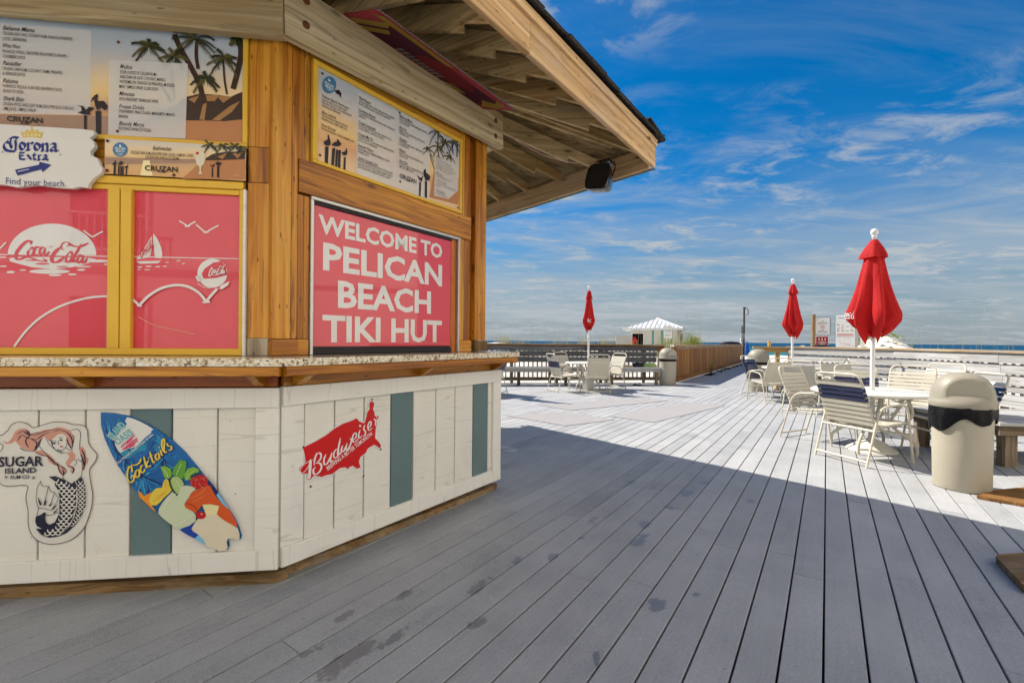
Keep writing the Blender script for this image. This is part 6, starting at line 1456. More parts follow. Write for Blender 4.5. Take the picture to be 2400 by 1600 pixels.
def umbrella(c,label,seed,lean=(0,0),z0=1.36,z1=2.52,wide=1.0,stand='bell',logo=False,yaw=0):
    o=empty('patio_umbrella',(c[0],c[1],0),label,'umbrella',UGR)
    L=Matrix(((1,0,lean[0],0),(0,1,lean[1],0),(0,0,1,0),(0,0,0,1)))
    mb=MB(); mb.tube([(0,0,.03),(0,0,1.2),(0,0,1.34)],.024,12); mb.tube([(0,0,1.34),(0,0,2.56)],.019,12); mb.lathe([(.024,1.30),(.030,1.32),(.031,1.37),(.026,1.40),(.02,1.40)],14); mb.build('pole','white_metal',o,L,False)
    mb=MB(); n=112; rows=34; v=[]
    for i in range(rows+1):
        t=i/rows
        for j in range(n):
            q=2*math.pi*j/n; r=canopy_r(t,q,seed)*wide; z=z0+(z1-z0)*t
            if t<.22: z+=(.22-t)*(.30*math.sin(5*q+seed*2)+.25*math.sin(9*q+seed)+.35*math.sin(q+seed))*(z1-z0)*.7
            v.append((r*math.cos(q),r*math.sin(q),z))
    mb.add(v,[(i*n+j,i*n+(j+1)%n,(i+1)*n+(j+1)%n,(i+1)*n+j) for i in range(rows) for j in range(n)],True)
    # inner gathered cloth below
    mb.lathe([(.075*wide,z0),(.06,z0-.035),(.035,z0+.03),(.03,z0+.2)],n,None,lambda r,z,q:r*(1+.25*math.sin(9*q+seed)))
    can=mb.build('canopy','red_canvas',o,L@Matrix.Rotation(yaw,4,'Z'),False)
    mb=MB(); h=z1-z0; mb.lathe([(.105*wide,z1-.21),(.10*wide,z1-.17),(.078*wide,z1-.10),(.055,z1-.03),(.03,z1+.01)],48,None,lambda r,z,q:r*(1+.13*max(0,(z1-.02-z)/.18)*(math.sin(5*q+seed)+.5*math.sin(8*q)))); mb.build('vent_cap','red_canvas',o,L,False)
    mb=MB(); mb.lathe([(.018,z1-.01),(.020,z1+.03),(.028,z1+.04),(.028,z1+.05),(.02,z1+.055),(.036,z1+.075),(.040,z1+.10),(.034,z1+.125),(.015,z1+.138),(0,z1+.14)],18); mb.build('finial','white_metal',o,L,False)
    if logo:
        # faded white script printed low on one panel of the cloth
        mb=MB(); qa=logo
        src=[e for e in ART['coke'] if e[0]=='s' and e[1]=='script']
        for e in src:
            P=pairs(e[3]); S=[((x+1.30)/.33,(y-1.62)/.10) for x,y in P]
            pts=smoothpath([(a*.22,b_*.085,0) for a,b_ in S],3); w=.008
            m=len(pts); vv=[]
            for i in range(m):
                t=(pts[min(i+1,m-1)]-pts[max(i-1,0)]).normalized()
                for sg in (1,-1):
                    p=pts[i]+Vector((-t.y,t.x,0))*w*.5*sg; zt=.16+p.y/(z1-z0); th=qa+(p.x-.11)/.24; r=canopy_r(min(.5,max(.05,zt)),th,seed)*wide+.004; zz_=z0+(z1-z0)*zt
                    vv.append((r*math.cos(th),r*math.sin(th),zz_))
            mb.add(vv,[(2*i,2*i+1,2*i+3,2*i+2) for i in range(m-1)])
        mb.build('canopy_script','print_white',can,None,False)
    if stand=='bell': 
        mb=MB(); mb.lathe([(0,.20),(.03,.20),(.035,.14),(.06,.125),(.10,.11),(.16,.075),(.22,.03),(.245,.012),(.25,0)],36); mb.build('base','table_white',o,None,False)
    else:
        mb=MB(); mb.lathe([(.03,.28),(.14,.28),(.155,.27),(.16,.25),(.14,.02),(.135,0)],30); mb.build('base','table_white',o,None,False)
    return o
umbrella(T2c,'biggest closed red umbrella on thick white pole, in the right foreground',.6,(.010,0),1.37,2.47,1.22,'bell',R(150))
umbrella(T1,'closed red umbrella with white script, farthest left on the deck',2.2,(.004,0),1.58,2.56,.82,'bucket',-1.75)
umbrella(T3,'closed red umbrella in the middle, between walkway and notice boards',4.1,(.006,0),1.45,2.58,.92,'bucket')
umbrella(T4,'closed red umbrella hidden behind the bar, only its shadow shows',5.2,(0,0),1.5,2.56,.9,'bucket')
# ---- bins
def bin_(c,label,R_,h,bag,face,hd):
    o=empty('trash_bin',(c[0],c[1],0),label,'trash bin','beige bins with dome lids',face)
    mb=MB(); mb.lathe([(0,.0),(R_*.90,.0),(R_*.925,.012),(R_*.95,h*.5),(R_*.985,h-.02),(R_,h),(R_*.95,h),(R_*.9,.05)],48); mb.build('body','bin_beige',o,None,False)
    # dome lid with a flat push-door on its front (+y)
    mb=MB(); n=56; prof=[(R_*1.06,-.045),(R_*1.085,-.035),(R_*1.085,.0),(R_*1.05,.012),(R_*1.035,.03)]
    K=9
    for k in range(1,K+1):
        a=k/K*math.pi/2; prof.append((R_*1.03*math.cos(a)**.75,.03+hd*math.sin(a)))
    prof[-1]=(0.001,.03+hd)
    fl=R_*.72; v=[]
    for r,z in prof:
        for j in range(n):
            q=2*math.pi*j/n; x,y=r*math.cos(q),r*math.sin(q)
            if z>.034 and y>fl: y=fl
            v.append((x,y,h+z))
    mb.add(v,[(i*n+j,i*n+(j+1)%n,(i+1)*n+(j+1)%n,(i+1)*n+j) for i in range(len(prof)-1) for j in range(n)],True)
    lid=mb.build('lid','bin_lid',o,None,False)
    hw=math.sqrt(max(0,(R_*1.03)**2-fl**2))*.93; pts=[(-hw,.045),(hw,.045)]+[(hw*math.cos(R(a)),.045+hd*.70*math.sin(R(a))**.8) for a in range(12,180,12)]
    mb=MB(); mb.prism(pts,0,.006); mb.build('push_door','bin_beige',lid,basis((0,fl+.0035,h),(-1,0,0),(0,0,1),(0,1,0)),False)
    if bag:
        random.seed(3); mb=MB(); n=72; prof=[(1.0,.012),(1.055,.0),(1.075,-.03),(1.07,-.07),(1.045,-.11),(1.03,-.125)]
        v=[]
        for i,(r,z) in enumerate(prof):
            for j in range(n):
                q=2*math.pi*j/n; wv=.018*math.sin(9*q)+.014*math.sin(17*q+1)+.01*math.sin(29*q)
                dz=-.10*max(0,math.cos(q+face*0-R(-5)))*(i/5)**1.0+.03*math.sin(5*q+1)*(i/5)
                v.append((R_*(r+wv*(.3+i/5))*math.cos(q),R_*(r+wv*(.3+i/5))*math.sin(q),h-.03+z+dz))
        mb.add(v,[(i*n+j,(i+1)*n+j,(i+1)*n+(j+1)%n,i*n+(j+1)%n) for i in range(5) for j in range(n)],True); mb.build('bin_bag','bin_bag',o,None,False)
    else:
        mb=MB(); mb.lathe([(R_*1.0,h-.11),(R_*1.015,h-.10),(R_*1.02,h-.02),(R_*1.0,h-.015)],40); mb.build('bag_rim','bin_bag',o,None,False)
    return o
bin_((3.94,3.98),'big beige bin with black bag hanging under its dome lid, right foreground',.205,.755,True,R(148),.225)
bin_((4.56,13.30),'beige dome lid bin beside the orange board fence',.245,.80,False,R(-150),.25)
bin_((6.42,11.85),'beige dome lid bin behind the all navy chair',.25,.80,False,R(-60),.26)
# ---- shade patches on the deck, made as thin grey sheets; then a coir mat
def shademat():
    g=G('grey_shade',.95,.1); o=g.obj(); n=g.noise(o,5,5,.6); w=g.noise(g.map(o,(160,160,1)),1.0,2,.5); g.color(g.mix(n,(.30,.292,.296),(.36,.35,.353))); g.bump(w,.5,.003)
shademat()
def shade_patch(P,label):
    mb=MB(); mb.prism(P,.003,.007); tag(mb.build('deck_shade_patch','grey_shade'),label,'mat','grey shade patches on the deck')
shade_patch([(.525,8.834),(1.071,8.192),(3.334,9.683),(2.95,10.25)],'pinkish grey shade patch on the deck nearest the far left table'); shade_patch([(1.619,7.62),(2.20,7.054),(4.227,9.0),(3.60,9.55)],'pinkish grey shade patch in the middle of the sunny deck'); shade_patch([(-.08,7.55),(.80,6.70),(1.65,7.253),(.95,8.04)],'pale shade patch close to the end of the bar base')
def coir():
    g=G('coir',1,.05); o=g.obj(); n=g.noise(g.map(o,(50,50,1)),1.0,4,.7); m=g.noise(o,5,3,.6); g.color(g.mix(g.math('MULTIPLY',n,m),(.14,.06,.02),(.62,.36,.15))); g.bump(n,1,.02)
coir()
mb=MB(); mb.prism([(3.79,3.70),(3.83,3.645),(3.93,3.56),(4.02,3.44),(4.75,3.15),(4.95,3.72),(4.42,3.93),(4.05,3.84),(3.90,3.76)],.004,.026); tag(mb.build('coir_mat','coir'),'frayed brown coir mat on the deck in front of the bench','mat')
mb=MB(); mb.prism([(2.775,2.60),(2.82,2.625),(3.5,2.72),(3.4,2.05),(2.95,2.08),(2.60,2.27),(2.585,2.29)],.004,.045); tag(mb.build('wooden_board','skirt_wood'),'worn wooden board with pale painted edge at the right picture edge','board')
# ================================================================ benches and railings
def bench(name,A,B,inn,label,plank_mat,gaps=(1.095,.952,.785,.615),z_top=1.165,seat=True,t0=.0,t1=None,cap_mat='rail_cap_wood',bal=True,legs=True,seat0=.30,seat1=.80,pk=3.66,hdr=True):
    A=Vector((A[0],A[1],0));B=Vector((B[0],B[1],0)); d=(B-A).normalized(); L=(B-A).length; n=Vector((inn[0],inn[1],0)).normalized(); n=(n-d*n.dot(d)).normalized()
    o=empty(name,A,label,'bench'); t1=L if t1 is None else t1
    at=lambda t,off,z:A+d*t+n*off+UP*z
    board('top_rail',at(0,.02 if hdr else .15,z_top-.02),at(L,.02 if hdr else .15,z_top-.02),.15 if hdr else .28,.04,cap_mat,o)
    board('rail_header',at(0,-.02,z_top-.085),at(L,-.02,z_top-.085),.036,.09,'fence_wood',o); board('bottom_rail',at(0,-.02,.12),at(L,-.02,.12),.036,.10,'weathered_wood',o)
    t=.1
    while t<L:
        board('rail_post',at(t,-.065,-.2),at(t,-.065,z_top-.042),.085,.085,'weathered_wood',o,up=n); t+=1.75
    t=.07
    if bal:
        while t<L:
            board('baluster',at(t,-.02,.17),at(t,-.02,z_top-.13),.034,.034,'weathered_wood',o,up=n); t+=.135
    cuts=[t0]; q=t0+2.3
    while q<t1-.4: cuts.append(q); q+=pk
    cuts.append(t1)
    for i in range(len(gaps)-1):
        zh=gaps[i]; zl=gaps[i+1]+.016
        for a,b_ in zip(cuts[:-1],cuts[1:]): board('back_plank',at(a+.003,.17-.03*i+.07,(zh+zl)/2),at(b_-.003,.17-.03*i+.07,(zh+zl)/2),zh-zl,.035,plank_mat,o,up=n)
    if seat:
        for j in range(3):
            oo=seat0+.02+(seat1-seat0-.02)/3*(j+.5)
            for a,b_ in zip(cuts[:-1],cuts[1:]): board('seat_plank',at(a+.002,oo,.487),at(b_-.002,oo,.487),(seat1-seat0)/3-.012,.036,'grey_bench_wood',o)
        board('seat_apron',at(t0,seat1-.03,.42),at(t1,seat1-.03,.42),.036,.092,'weathered_wood' if False else 'grey_bench_wood',o)
        t=t0+.25
        while t<t1:
            if legs: board('bench_leg',at(t,seat1-.075,0),at(t,seat1-.075,.465),.088,.05,'weathered_wood',o,up=n); board('back_leg',at(t+.12,.10,0),at(t+.12,.10,1.08),.085,.04,'weathered_wood',o,up=n)
            t+=1.35
    return o
bench('railing_bench',(4.72,14.06),(-7.3,12.55),(.125,-.992),'long dark grey slatted bench along the back railing, left of the fence','backlit_plank_wood',t0=.35)
bench('railing_bench',(7.35,11.85),(8.12,9.42),(-1,-.2),'sunlit grey slatted bench section behind the middle table','grey_bench_wood',gaps=(1.138,.952,.785,.615,.50),t0=.05,pk=9,hdr=False)
bench('railing_bench',(8.12,9.38),(7.45,3.3),(-1,0),'sunlit grey slatted bench section running off the right picture edge','grey_bench_wood',gaps=(1.138,.952,.785,.615,.50),t0=.0,t1=3.6,pk=9,hdr=False)
# end post of the sunny railing in newer yellow wood
o=empty('railing_end',(7.0,12.1,0),'yellow new wood railing end with cap beside the walkway','railing')
for x,y in ((6.72,12.22),(7.08,12.14),(7.36,12.02)): board('post',(x,y,-.2),(x,y,1.06),.09,.09,'new_wood',o,up=(0,-1,0))
board('cap',(6.50,12.28,1.13),(7.42,12.02,1.13),.16,.04,'new_wood',o); board('header',(6.55,12.23,1.055),(7.42,11.98,1.055),.04,.105,'new_wood',o); board('stub_post',(6.98,12.35,1.0),(6.98,12.35,1.30),.06,.06,'new_wood',o,up=(0,-1,0))
# near right bench, only its corner shows
o=empty('low_bench',(5.6,5.0,0),'low grey plank bench with thick legs cut by the right picture edge','bench')
for j in range(6): board('seat_plank',(4.92+.0*j,4.66+.20*j,.455),(7.2,4.30+.20*j,.455),.188,.036,'grey_bench_wood',o)
board('apron',(4.95,4.63,.385),(7.2,4.27,.385),.04,.10,'weathered_wood',o); board('apron',(4.97,4.66,.385),(4.97,5.72,.385),.04,.10,'weathered_wood',o)
for x,y in ((5.12,4.70),(5.05,5.6),(6.4,4.5)): board('leg',(x,y,0),(x,y,.437),.13,.09,'weathered_wood',o,up=(0,-1,0))
o=empty('wooden_post',(4.62,4.02,0),'slim weathered post at the right picture edge beside the coir mat','post'); board('post_shaft',(4.62,4.02,0),(4.62,4.02,.95),.07,.07,'weathered_wood',o,up=(0,-1,0)); board('post_arm',(4.60,4.02,.93),(5.4,3.9,.93),.07,.07,'weathered_wood',o)
# ================================================================ board fence along the walkway
o=empty('board_fence',F0,'orange brown vertical board fence along the walkway to the beach','fence')
FL=17.2; random.seed(2); t=.06
while t<FL:
    w=.138; board('fence_board',F0+FD*t+UP*(.13),F0+FD*t+UP*(1.06+random.uniform(-.004,.004)),w-.006,.02,'fence_wood',o,up=FN); t+=w
board('top_rail',F0+FN*.01+UP*1.135,F0+FD*FL+FN*.01+UP*1.135,.14,.036,'rail_cap_wood',o); board('face_rail',F0+FN*.03+UP*1.07,F0+FD*FL+FN*.03+UP*1.07,.036,.09,'rail_cap_wood',o); board('foot_rail',F0+FN*.03+UP*.085,F0+FD*FL+FN*.03+UP*.085,.036,.14,'fence_wood',o)
t=.05
while t<FL: board('fence_post',F0+FD*t-FN*.06+UP*-.3,F0+FD*t-FN*.06+UP*1.11,.09,.09,'fence_wood',o,up=FN); t+=2.4
board('corner_header',F0+Vector((-.6,-.07,1.03)),F0+Vector((.0,0,1.03)),.04,.12,'fence_wood',o)
# second fence on the other side of the walkway
o=empty('walkway_railing',K0,'low railing on the right side of the walkway, mostly hidden behind the yellow post','railing')
q0=F0+FN*3.25+FD*1.0
board('top_rail',q0+UP*1.12,q0+FD*13+UP*1.12,.14,.04,'rail_cap_wood',o); board('lower_rail',q0+UP*.35,q0+FD*13+UP*.35,.04,.09,'fence_wood',o)
for k in range(7): board('rail_post',q0+FD*(k*2.1)+UP*-.4,q0+FD*(k*2.1)+UP*1.1,.09,.09,'fence_wood',o,up=FN)
# ================================================================ shower pole
pp=F0+FD*15.6+FN*.25
o=empty('shower_pole',(pp.x,pp.y,0),'tall dark shower pole with grey box at the beach end of the fence','pole')
paint('dark_metal',(.07,.055,.05),.5,.4,.3,12); paint('grey_box_paint',(.30,.31,.30),.5,.3,.08,6)
mb=MB(); mb.tube([(0,0,-.3),(0,0,3.3)],.055,10); mb.tube([(0,0,3.3),(0,0,3.36)],.075,10); mb.build('pole','dark_metal',o,None,False)
mb=MB(); mb.tube(smoothpath([(0,0,3.25),(.14,0,3.30),(.24,0,3.15),(.23,0,2.95),(.12,0,2.9)],5),.022,6); mb.build('shower_head_pipe','dark_metal',o,None,False)
mb=MB(); mb.box((-.11,-.07,1.62),(.20,.12,.34),None,.01); mb.build('control_box','grey_box_paint',o,None,False); mb=MB(); mb.tube([(-.12,0,1.3),(-.12,0,2.25)],.035,8); mb.build('conduit','dark_metal',o,None,False)
# ================================================================ notices beyond the sunny railing
paint('sign_white',(.76,.76,.74),.45,.35,.03,6); flat('sign_black',(.02,.02,.022),.5,.3); flat('sign_red',(.35,.012,.018),.45,.35); flat('sign_redprint',(.60,.10,.09),.5,.3); paint('sign_side',(.42,.41,.37),.6,.3,.06,6)
def facing(x,y,yaw=0):
    f=Vector((-x,-y,0)).normalized(); f=Matrix.Rotation(yaw,3,'Z')@f; ex=UP.cross(f).normalized(); return basis((x,y,0),ex,UP,f)
def rrect(x0,y0,x1,y1,r):
    P=[]
    for cx,cy_,a0 in ((x1-r,y0+r,-90),(x1-r,y1-r,0),(x0+r,y1-r,90),(x0+r,y0+r,180)):
        for k in range(5): a=R(a0+22.5*k); P.append((cx+r*math.cos(a),cy_+r*math.sin(a)))
    return P
Ms=facing(9.55,14.0,R(-8)); o=empty('notice_post',(9.4,14.0,-.8),'wooden post carrying a white rules notice above a small red one','sign')
board('post',(9.30,14.06,-.8),(9.30,14.06,2.14),.09,.09,'rail_cap_wood',o,up=(0,-1,0))
w=plate('rules_panel',rrect(-.20,1.50,.20,2.06,.05),.006,'sign_black',Ms,o); plate('rules_face',rrect(-.188,1.512,.188,2.048,.042),.002,'sign_white',Ms@Matrix.Translation((0,0,.0062)),w)
mb=MB()
lay(mb,'NO',-.035,1.915,.035,1.915,.028,.009,30); lay(mb,'SMOKING',-.115,1.858,.115,1.858,.034,.009,30); lay(mb,'ON THE BEACH',-.10,1.822,.10,1.822,.014,.009,10); lay(mb,'NO',-.035,1.655,.035,1.655,.028,.009,30); lay(mb,'SMOKING',-.115,1.600,.115,1.600,.034,.009,30); lay(mb,'ON THE BEACH',-.14,1.562,.14,1.562,.016,.009,10); mb.build('rules_lettering','sign_black',w,Ms)
mb=MB(); n=24
for r0,r1 in ((.040,.052),): mb.add([(r*math.cos(2*math.pi*k/n),1.752+r*math.sin(2*math.pi*k/n),.009) for r in (r0,r1) for k in range(n)],[(k,n+k,n+(k+1)%n,(k+1)%n)[::-1] for k in range(n)])
strip(mb,[(-.03,1.782),(.03,1.722)],.010,0,.0093); mb.build('ban_symbol','sign_redprint',w,Ms); mb=MB(); mb.box((0,1.752,.0092),(.045,.014,.0005)); mb.build('symbol_bar','sign_black',w,Ms)
w=plate('red_panel',rrect(-.17,1.02,.15,1.475,.015),.006,'sign_white',Ms,o); plate('red_face',rrect(-.16,1.20,.14,1.46,.01),.002,'sign_red',Ms@Matrix.Translation((0,0,.0062)),w)
mb=MB()
for x in (-.09,-.01,.07):
    mb.prism([(x-.016,1.385),(x+.016,1.385),(x+.012,1.345),(x-.012,1.345)],.009,.009,None,False); mb.prism([(x+.014*math.cos(k*.7),1.405+.016*math.sin(k*.7)) for k in range(9)],.009,.009,None,False)
for k,wd_ in enumerate((.06,.12,.11,.05,.10)): strip(mb,[(-.01-wd_,1.315-.024*k),(-.01+wd_,1.315-.024*k)],.009,0,.009)
mb.build('pictograms','print_white',w,Ms); mb=MB()
for k,wd_ in enumerate((.12,.08)): strip(mb,[(-.01-wd_,1.17-.03*k),(-.01+wd_,1.17-.03*k)],.014,0,.009)
mb.build('footer_bars','sign_black',w,Ms)
Ms=facing(10.25,14.0,R(-14)); o=empty('flag_notice',(10.3,14.0,-.8),'tall white beach flag notice box printed in red and black','sign')
mb=MB(); mb.box((0,.62,-.16),(.50,3.0,.30)); mb.build('notice_box','sign_side',o,Ms); w=plate('notice_face',[(-.245,.9),(.245,.9),(.245,2.13),(-.245,2.13)],.008,'sign_white',Ms,o); plate('back_face',[(.26,.9),(.36,.9),(.36,2.05),(.26,2.05)],.006,'sign_white',Ms@Matrix.Translation((0,0,-.5)),o)
mb=MB(); mr=MB(); lay(mb,'Warning Flag Codes',-.19,2.03,.19,2.03,.034,.009,20)
random.seed(6)
for k in range(7):
    for j in range(4):
        if random.random()<.7: (mb if random.random()<.6 else mr).prism(rrect(-.21+.115*j,1.90-.045*k,-.21+.115*j+random.uniform(.03,.08),1.915-.045*k,.003),.009,.009,None,False)
for k in range(4): strip(mr,[(-.21,1.555-.022*k),(.21,1.555-.022*k)],.010,0,.009)
lay(mr,'RIP CURRENTS',-.12,1.24,.12,1.24,.026,.009,20)
for k in range(26):
    x,y=random.uniform(-.20,.17),random.uniform(1.10,1.44); 
    if not 1.22<y<1.29: strip(mb if k%3 else mr,[(x,y),(x+random.uniform(.02,.05),y+random.uniform(-.01,.01))],.009,0,.009+.00002*k)
strip(mb,[(-.22,1.46),(.22,1.46)],.004,0,.0095); strip(mb,[(-.22,1.065),(.22,1.065)],.006,0,.0095); tag(mb.build('black_print','sign_black',w,Ms),kind='stuff'); tag(mr.build('red_print','sign_redprint',w,Ms),kind='stuff')
# ================================================================ white beach hut
paint('hut_white',(.56,.54,.47),.6,.3,.05,3,(.56,.53,.46),.3,.05); paint('hut_teal',(.10,.30,.26),.6,.3,.08,4); paint('roof_white',(.66,.66,.65),.35,.4,.04,3); flat('vest_red',(.55,.02,.015),.6,.3); flat('vest_dark',(.05,.01,.01),.7,.2)
hx,hy=9.3,30.0; HA=R(-27); hX=Vector((math.cos(HA),math.sin(HA),0)); hY=Vector((-math.sin(HA),math.cos(HA),0)); Mh=basis((hx,hy,.0),hX,hY,UP)
o=empty('beach_hut',(hx,hy,-.4),'white beach hut with metal hip roof, pale green stripes and open side awning','hut')
HW,HD,HB,HT=2.9,2.6,-.4,2.1
mb=MB(); mb.box((0,HD/2,(HB+HT)/2),(HW,HD,HT-HB)); mb.build('wall','hut_white',o,Mh)
x=-HW/2+.06; k=0
dor=(-1.35,-.63)
while x<HW/2-.02:
    w_=.145; cx=x+w_/2; teal=any(abs(cx-q)<.10 for q in (-.05,.55,1.12))
    if not dor[0]-.04<cx<dor[1]+.08: 
        m=MB(); m.box((0,0,0),(HT-HB,w_-.012,.02)); m.build('wall_board','hut_teal' if teal else 'hut_white',o,Mh@basis((cx,-.012,(HT+HB)/2),(0,0,1),(1,0,0),(0,1,0)))
    x+=w_
y=.06
while y<HD: 
    m=MB(); m.box((0,0,0),(HT-HB,.133,.02)); m.build('wall_board','hut_white',o,Mh@basis((HW/2+.012,y+.07,(HT+HB)/2),(0,0,1),(0,1,0),(-1,0,0))); y+=.145
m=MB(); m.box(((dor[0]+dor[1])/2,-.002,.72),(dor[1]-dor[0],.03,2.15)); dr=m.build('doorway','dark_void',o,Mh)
for a in ((dor[0]-.03,.72,.06,2.2),(dor[1]+.03,.72,.06,2.2)):
    m=MB(); m.box((a[0],-.02,a[1]),(a[2],.04,a[3])); m.build('door_frame','roof_white',o,Mh)
m=MB(); m.box(((dor[0]+dor[1])/2,-.02,1.83),(dor[1]-dor[0]+.12,.04,.06)); m.build('door_frame','roof_white',o,Mh)
random.seed(9)
for k in range(7):
    m=MB(); cx=-1.16+random.uniform(-.10,.24); cz=.95+random.uniform(-.05,.55); m.lathe([(0,-.17),(.07,-.16),(.11,0),(.09,.13),(0,.16)],9,None,lambda r,z,q:r*(1+.2*math.sin(3*q+k))); m.build('life_vest','vest_red' if k%3 else 'vest_dark',o,Mh@Matrix.Translation((cx,-.06,cz)))
# open door leaf
m=MB(); m.box((-.5,0,.62),(1.0,.04,2.1)); m.build('door_leaf','sign_side',o,Mh@Matrix.Translation((dor[0]-.08,-.05,0))@Matrix.Rotation(R(18),4,'Z'))
# hip roof with standing seams
ov=.45; ez_=HT+.05; pk_=(0,HD/2,ez_+.72); E=[(-HW/2-ov,-ov,ez_),(HW/2+ov,-ov,ez_),(HW/2+ov,HD+ov,ez_),(-HW/2-ov,HD+ov,ez_)]
m=MB(); m.add(E+[pk_],[(0,1,4),(1,2,4),(2,3,4),(3,0,4)]); m.add([(a,b_,c-.14) for a,b_,c in E]+E,[(3,2,1,0),(0,1,5,4),(1,2,6,5),(2,3,7,6),(3,0,4,7)]); rf=m.build('roof','roof_white',o,Mh)
for i in range(4):
    a=Vector(E[i]);b_=Vector(E[(i+1)%4]);p=Vector(pk_); mid=(a+b_)/2; nrm=(b_-a).cross(p-a).normalized()
    for k in range(1,13):
        t=k/13; s=a.lerp(b_,t); up_=(p-mid); l=1-abs(2*t-1); e=s+up_*l
        m=MB(); m.tube([s+nrm*.012,e+nrm*.012],.016,4); m.build('roof_seam','sign_side',rf,Mh)
for i in range(4): m=MB(); m.tube([Vector(E[i])+UP*.01,Vector(pk_)+UP*.02],.035,6); m.build('hip_cap','roof_white',rf,Mh)
# awning
m=MB(); m.box((0,0,0),(1.5,2.2,.05)); aw=m.build('awning','roof_white',o,Mh@Matrix.Translation((HW/2+.75,HD/2-.1,1.72))@Matrix.Rotation(R(16),4,'Y'))
for yy in (.3,HD-.4):
    m=MB(); m.tube([(HW/2+.02,yy,.75),(HW/2+1.2,yy,1.52)],.05,4); m.build('awning_strut','hut_white',o,Mh)
m=MB(); m.box((HW/2+.30,.1,.7),(.12,.12,2.2)); m.build('awning_post','weathered_wood',o,Mh)
# notice before the beach hut
Ms=facing(8.55,25.0); o=empty('hut_notice',(8.55,25.05,-.4),'small white notice on a post in front of the white beach hut','sign'); board('post',(8.55,25.06,-.5),(8.55,25.06,2.1),.07,.07,'sign_side',o,up=(0,-1,0))
w=plate('panel',rrect(-.23,1.42,.23,2.13,.06),.008,'sign_side',Ms,o); plate('panel_face',rrect(-.215,1.435,.215,2.115,.05),.002,'sign_white',Ms@Matrix.Translation((0,0,.0082)),w); mb=MB()
lay(mb,'NOW SMOKE FREE',-.16,1.80,.16,1.80,.045,.011,15); lay(mb,'PLEASE KEEP OFF DUNES',-.16,1.62,.16,1.62,.045,.011,15); strip(mb,[(-.19,1.90),(.19,1.90)],.02,0,.011); mb.build('panel_lettering','sign_black',w,Ms)
# ================================================================ dune grass
def grassmat(n,a,b_):
    g=G(n,.8,.2); r=g.noise(g.pos(),3,3,.6); g.color(g.mix(r,a,b_))
    tl=g.n('ShaderNodeBsdfTranslucent'); tl.inputs[0].default_value=(*b_,1); mx=g.n('ShaderNodeMixShader'); mx.inputs[0].default_value=.25; g.l(g.b.outputs[0],mx.inputs[1]); g.l(tl.outputs[0],mx.inputs[2]); g.l(mx.outputs[0],g.nt.nodes['Material Output'].inputs[0])
grassmat('dry_grass',(.20,.17,.07),(.42,.36,.18)); grassmat('green_grass',(.10,.14,.025),(.34,.36,.08)); grassmat('oat_stalk',(.26,.23,.13),(.42,.37,.22))
def blade(mb,p,h,w,lean,az,seg=3,head=False):
    P=[]; d=Vector((math.cos(az),math.sin(az),0)); sd=Vector((-d.y,d.x,0))
    for k in range(seg+1):
        t=k/seg; P.append((p+d*(lean*h*t*t)+UP*(h*t*(1-.25*lean*t)),w*(1-t*.85)))
    v=[]
    for q,ww in P: v+= [q-sd*ww/2,q+sd*ww/2]
    mb.add(v,[(2*k,2*k+1,2*k+3,2*k+2) for k in range(seg)])
    if head:
        q=P[-1][0]
        for k in range(5):
            r=q-UP*(.035*k)+d*(.008*(.5+random.random())); mb.add([r,r+UP*.04+d*.006,r+d*.018-UP*.015],[(0,1,2)])
random.seed(21)
mb=MB(); mo=MB()
def clump(x,y,n,hh,r,m=None,lean=.6):
    m=m or mb
    for k in range(n):
        a=random.uniform(0,6.28); q=random.uniform(0,r); p=Vector((x+q*math.cos(a),y+q*math.sin(a),0)); p.z=hsand(p.x,p.y)-.03
        blade(m,p,hh*random.uniform(.5,1.1),.012,random.uniform(.1,lean),random.uniform(0,6.28))
for i in range(150):
    x=random.uniform(-9,10.5); y=random.uniform(16.5,25); h=hsand(x,y)
    if h>.25: clump(x,y,26,.62,.32)
for (x,y) in ((1.9,21),(2.6,21.5),(3.0,21),(3.4,22),(4.2,21.4),(8.2,22.0),(7.8,22.4),(.4,21.4),(1.0,21.2),(-.4,21.6),(5.6,21.4)): clump(x,y,60,.62,.4)
for i in range(46):
    x=random.uniform(10.2,13.2); y=random.uniform(14.6,16.6); h=hsand(x,y)
    if h>.75: clump(x,y,16,.26,.25)
for i in range(26): clump(random.uniform(11.5,17),random.uniform(17,20),22,.55,.35)
tag(mb.build('dune_grass','dry_grass'),'tufts of dry grass scattered over the sand dunes','grass',kind='stuff')
for i in range(170):
    x=random.uniform(-7,10); y=random.uniform(17,25); z=hsand(x,y)
    if z>.2: blade(mo,Vector((x,y,z)),random.uniform(.7,1.7),.012,random.uniform(.05,.25),random.uniform(0,6.28),4,True)
for i in range(60):
    x=random.uniform(12.5,19); y=random.uniform(15,19); z=hsand(x,y); blade(mo,Vector((x,y,z)),random.uniform(1.2,2.2)+max(0,-z)*.9,.009,random.uniform(.05,.25),random.uniform(0,6.28),4,True)
for i in range(40):
    x=random.uniform(8.2,11.0); y=random.uniform(21.5,27); z=hsand(x,y)
    if z>-.2: blade(mo,Vector((x,y,z)),random.uniform(1.3,2.6),.011,random.uniform(.05,.2),random.uniform(0,6.28),4,True)
tag(mo.build('sea_oats','oat_stalk'),'thin sea oat stalks standing against the sky','grass',kind='stuff')
mg=MB(); clump(9.35,23.0,900,1.05,.75,mg,.9); clump(8.9,22.6,420,.75,.6,mg,.9); clump(9.9,23.6,380,.7,.6,mg,.9); tag(mg.build('grass_clump','green_grass'),'big bright green grass clump behind the orange fence','plant')
mg=MB(); clump(6.55,19.6,260,1.0,.5,mg,.8); tag(mg.build('grass_clump','green_grass'),'green grass tuft before the doorway of the white hut','plant')
mg=MB()
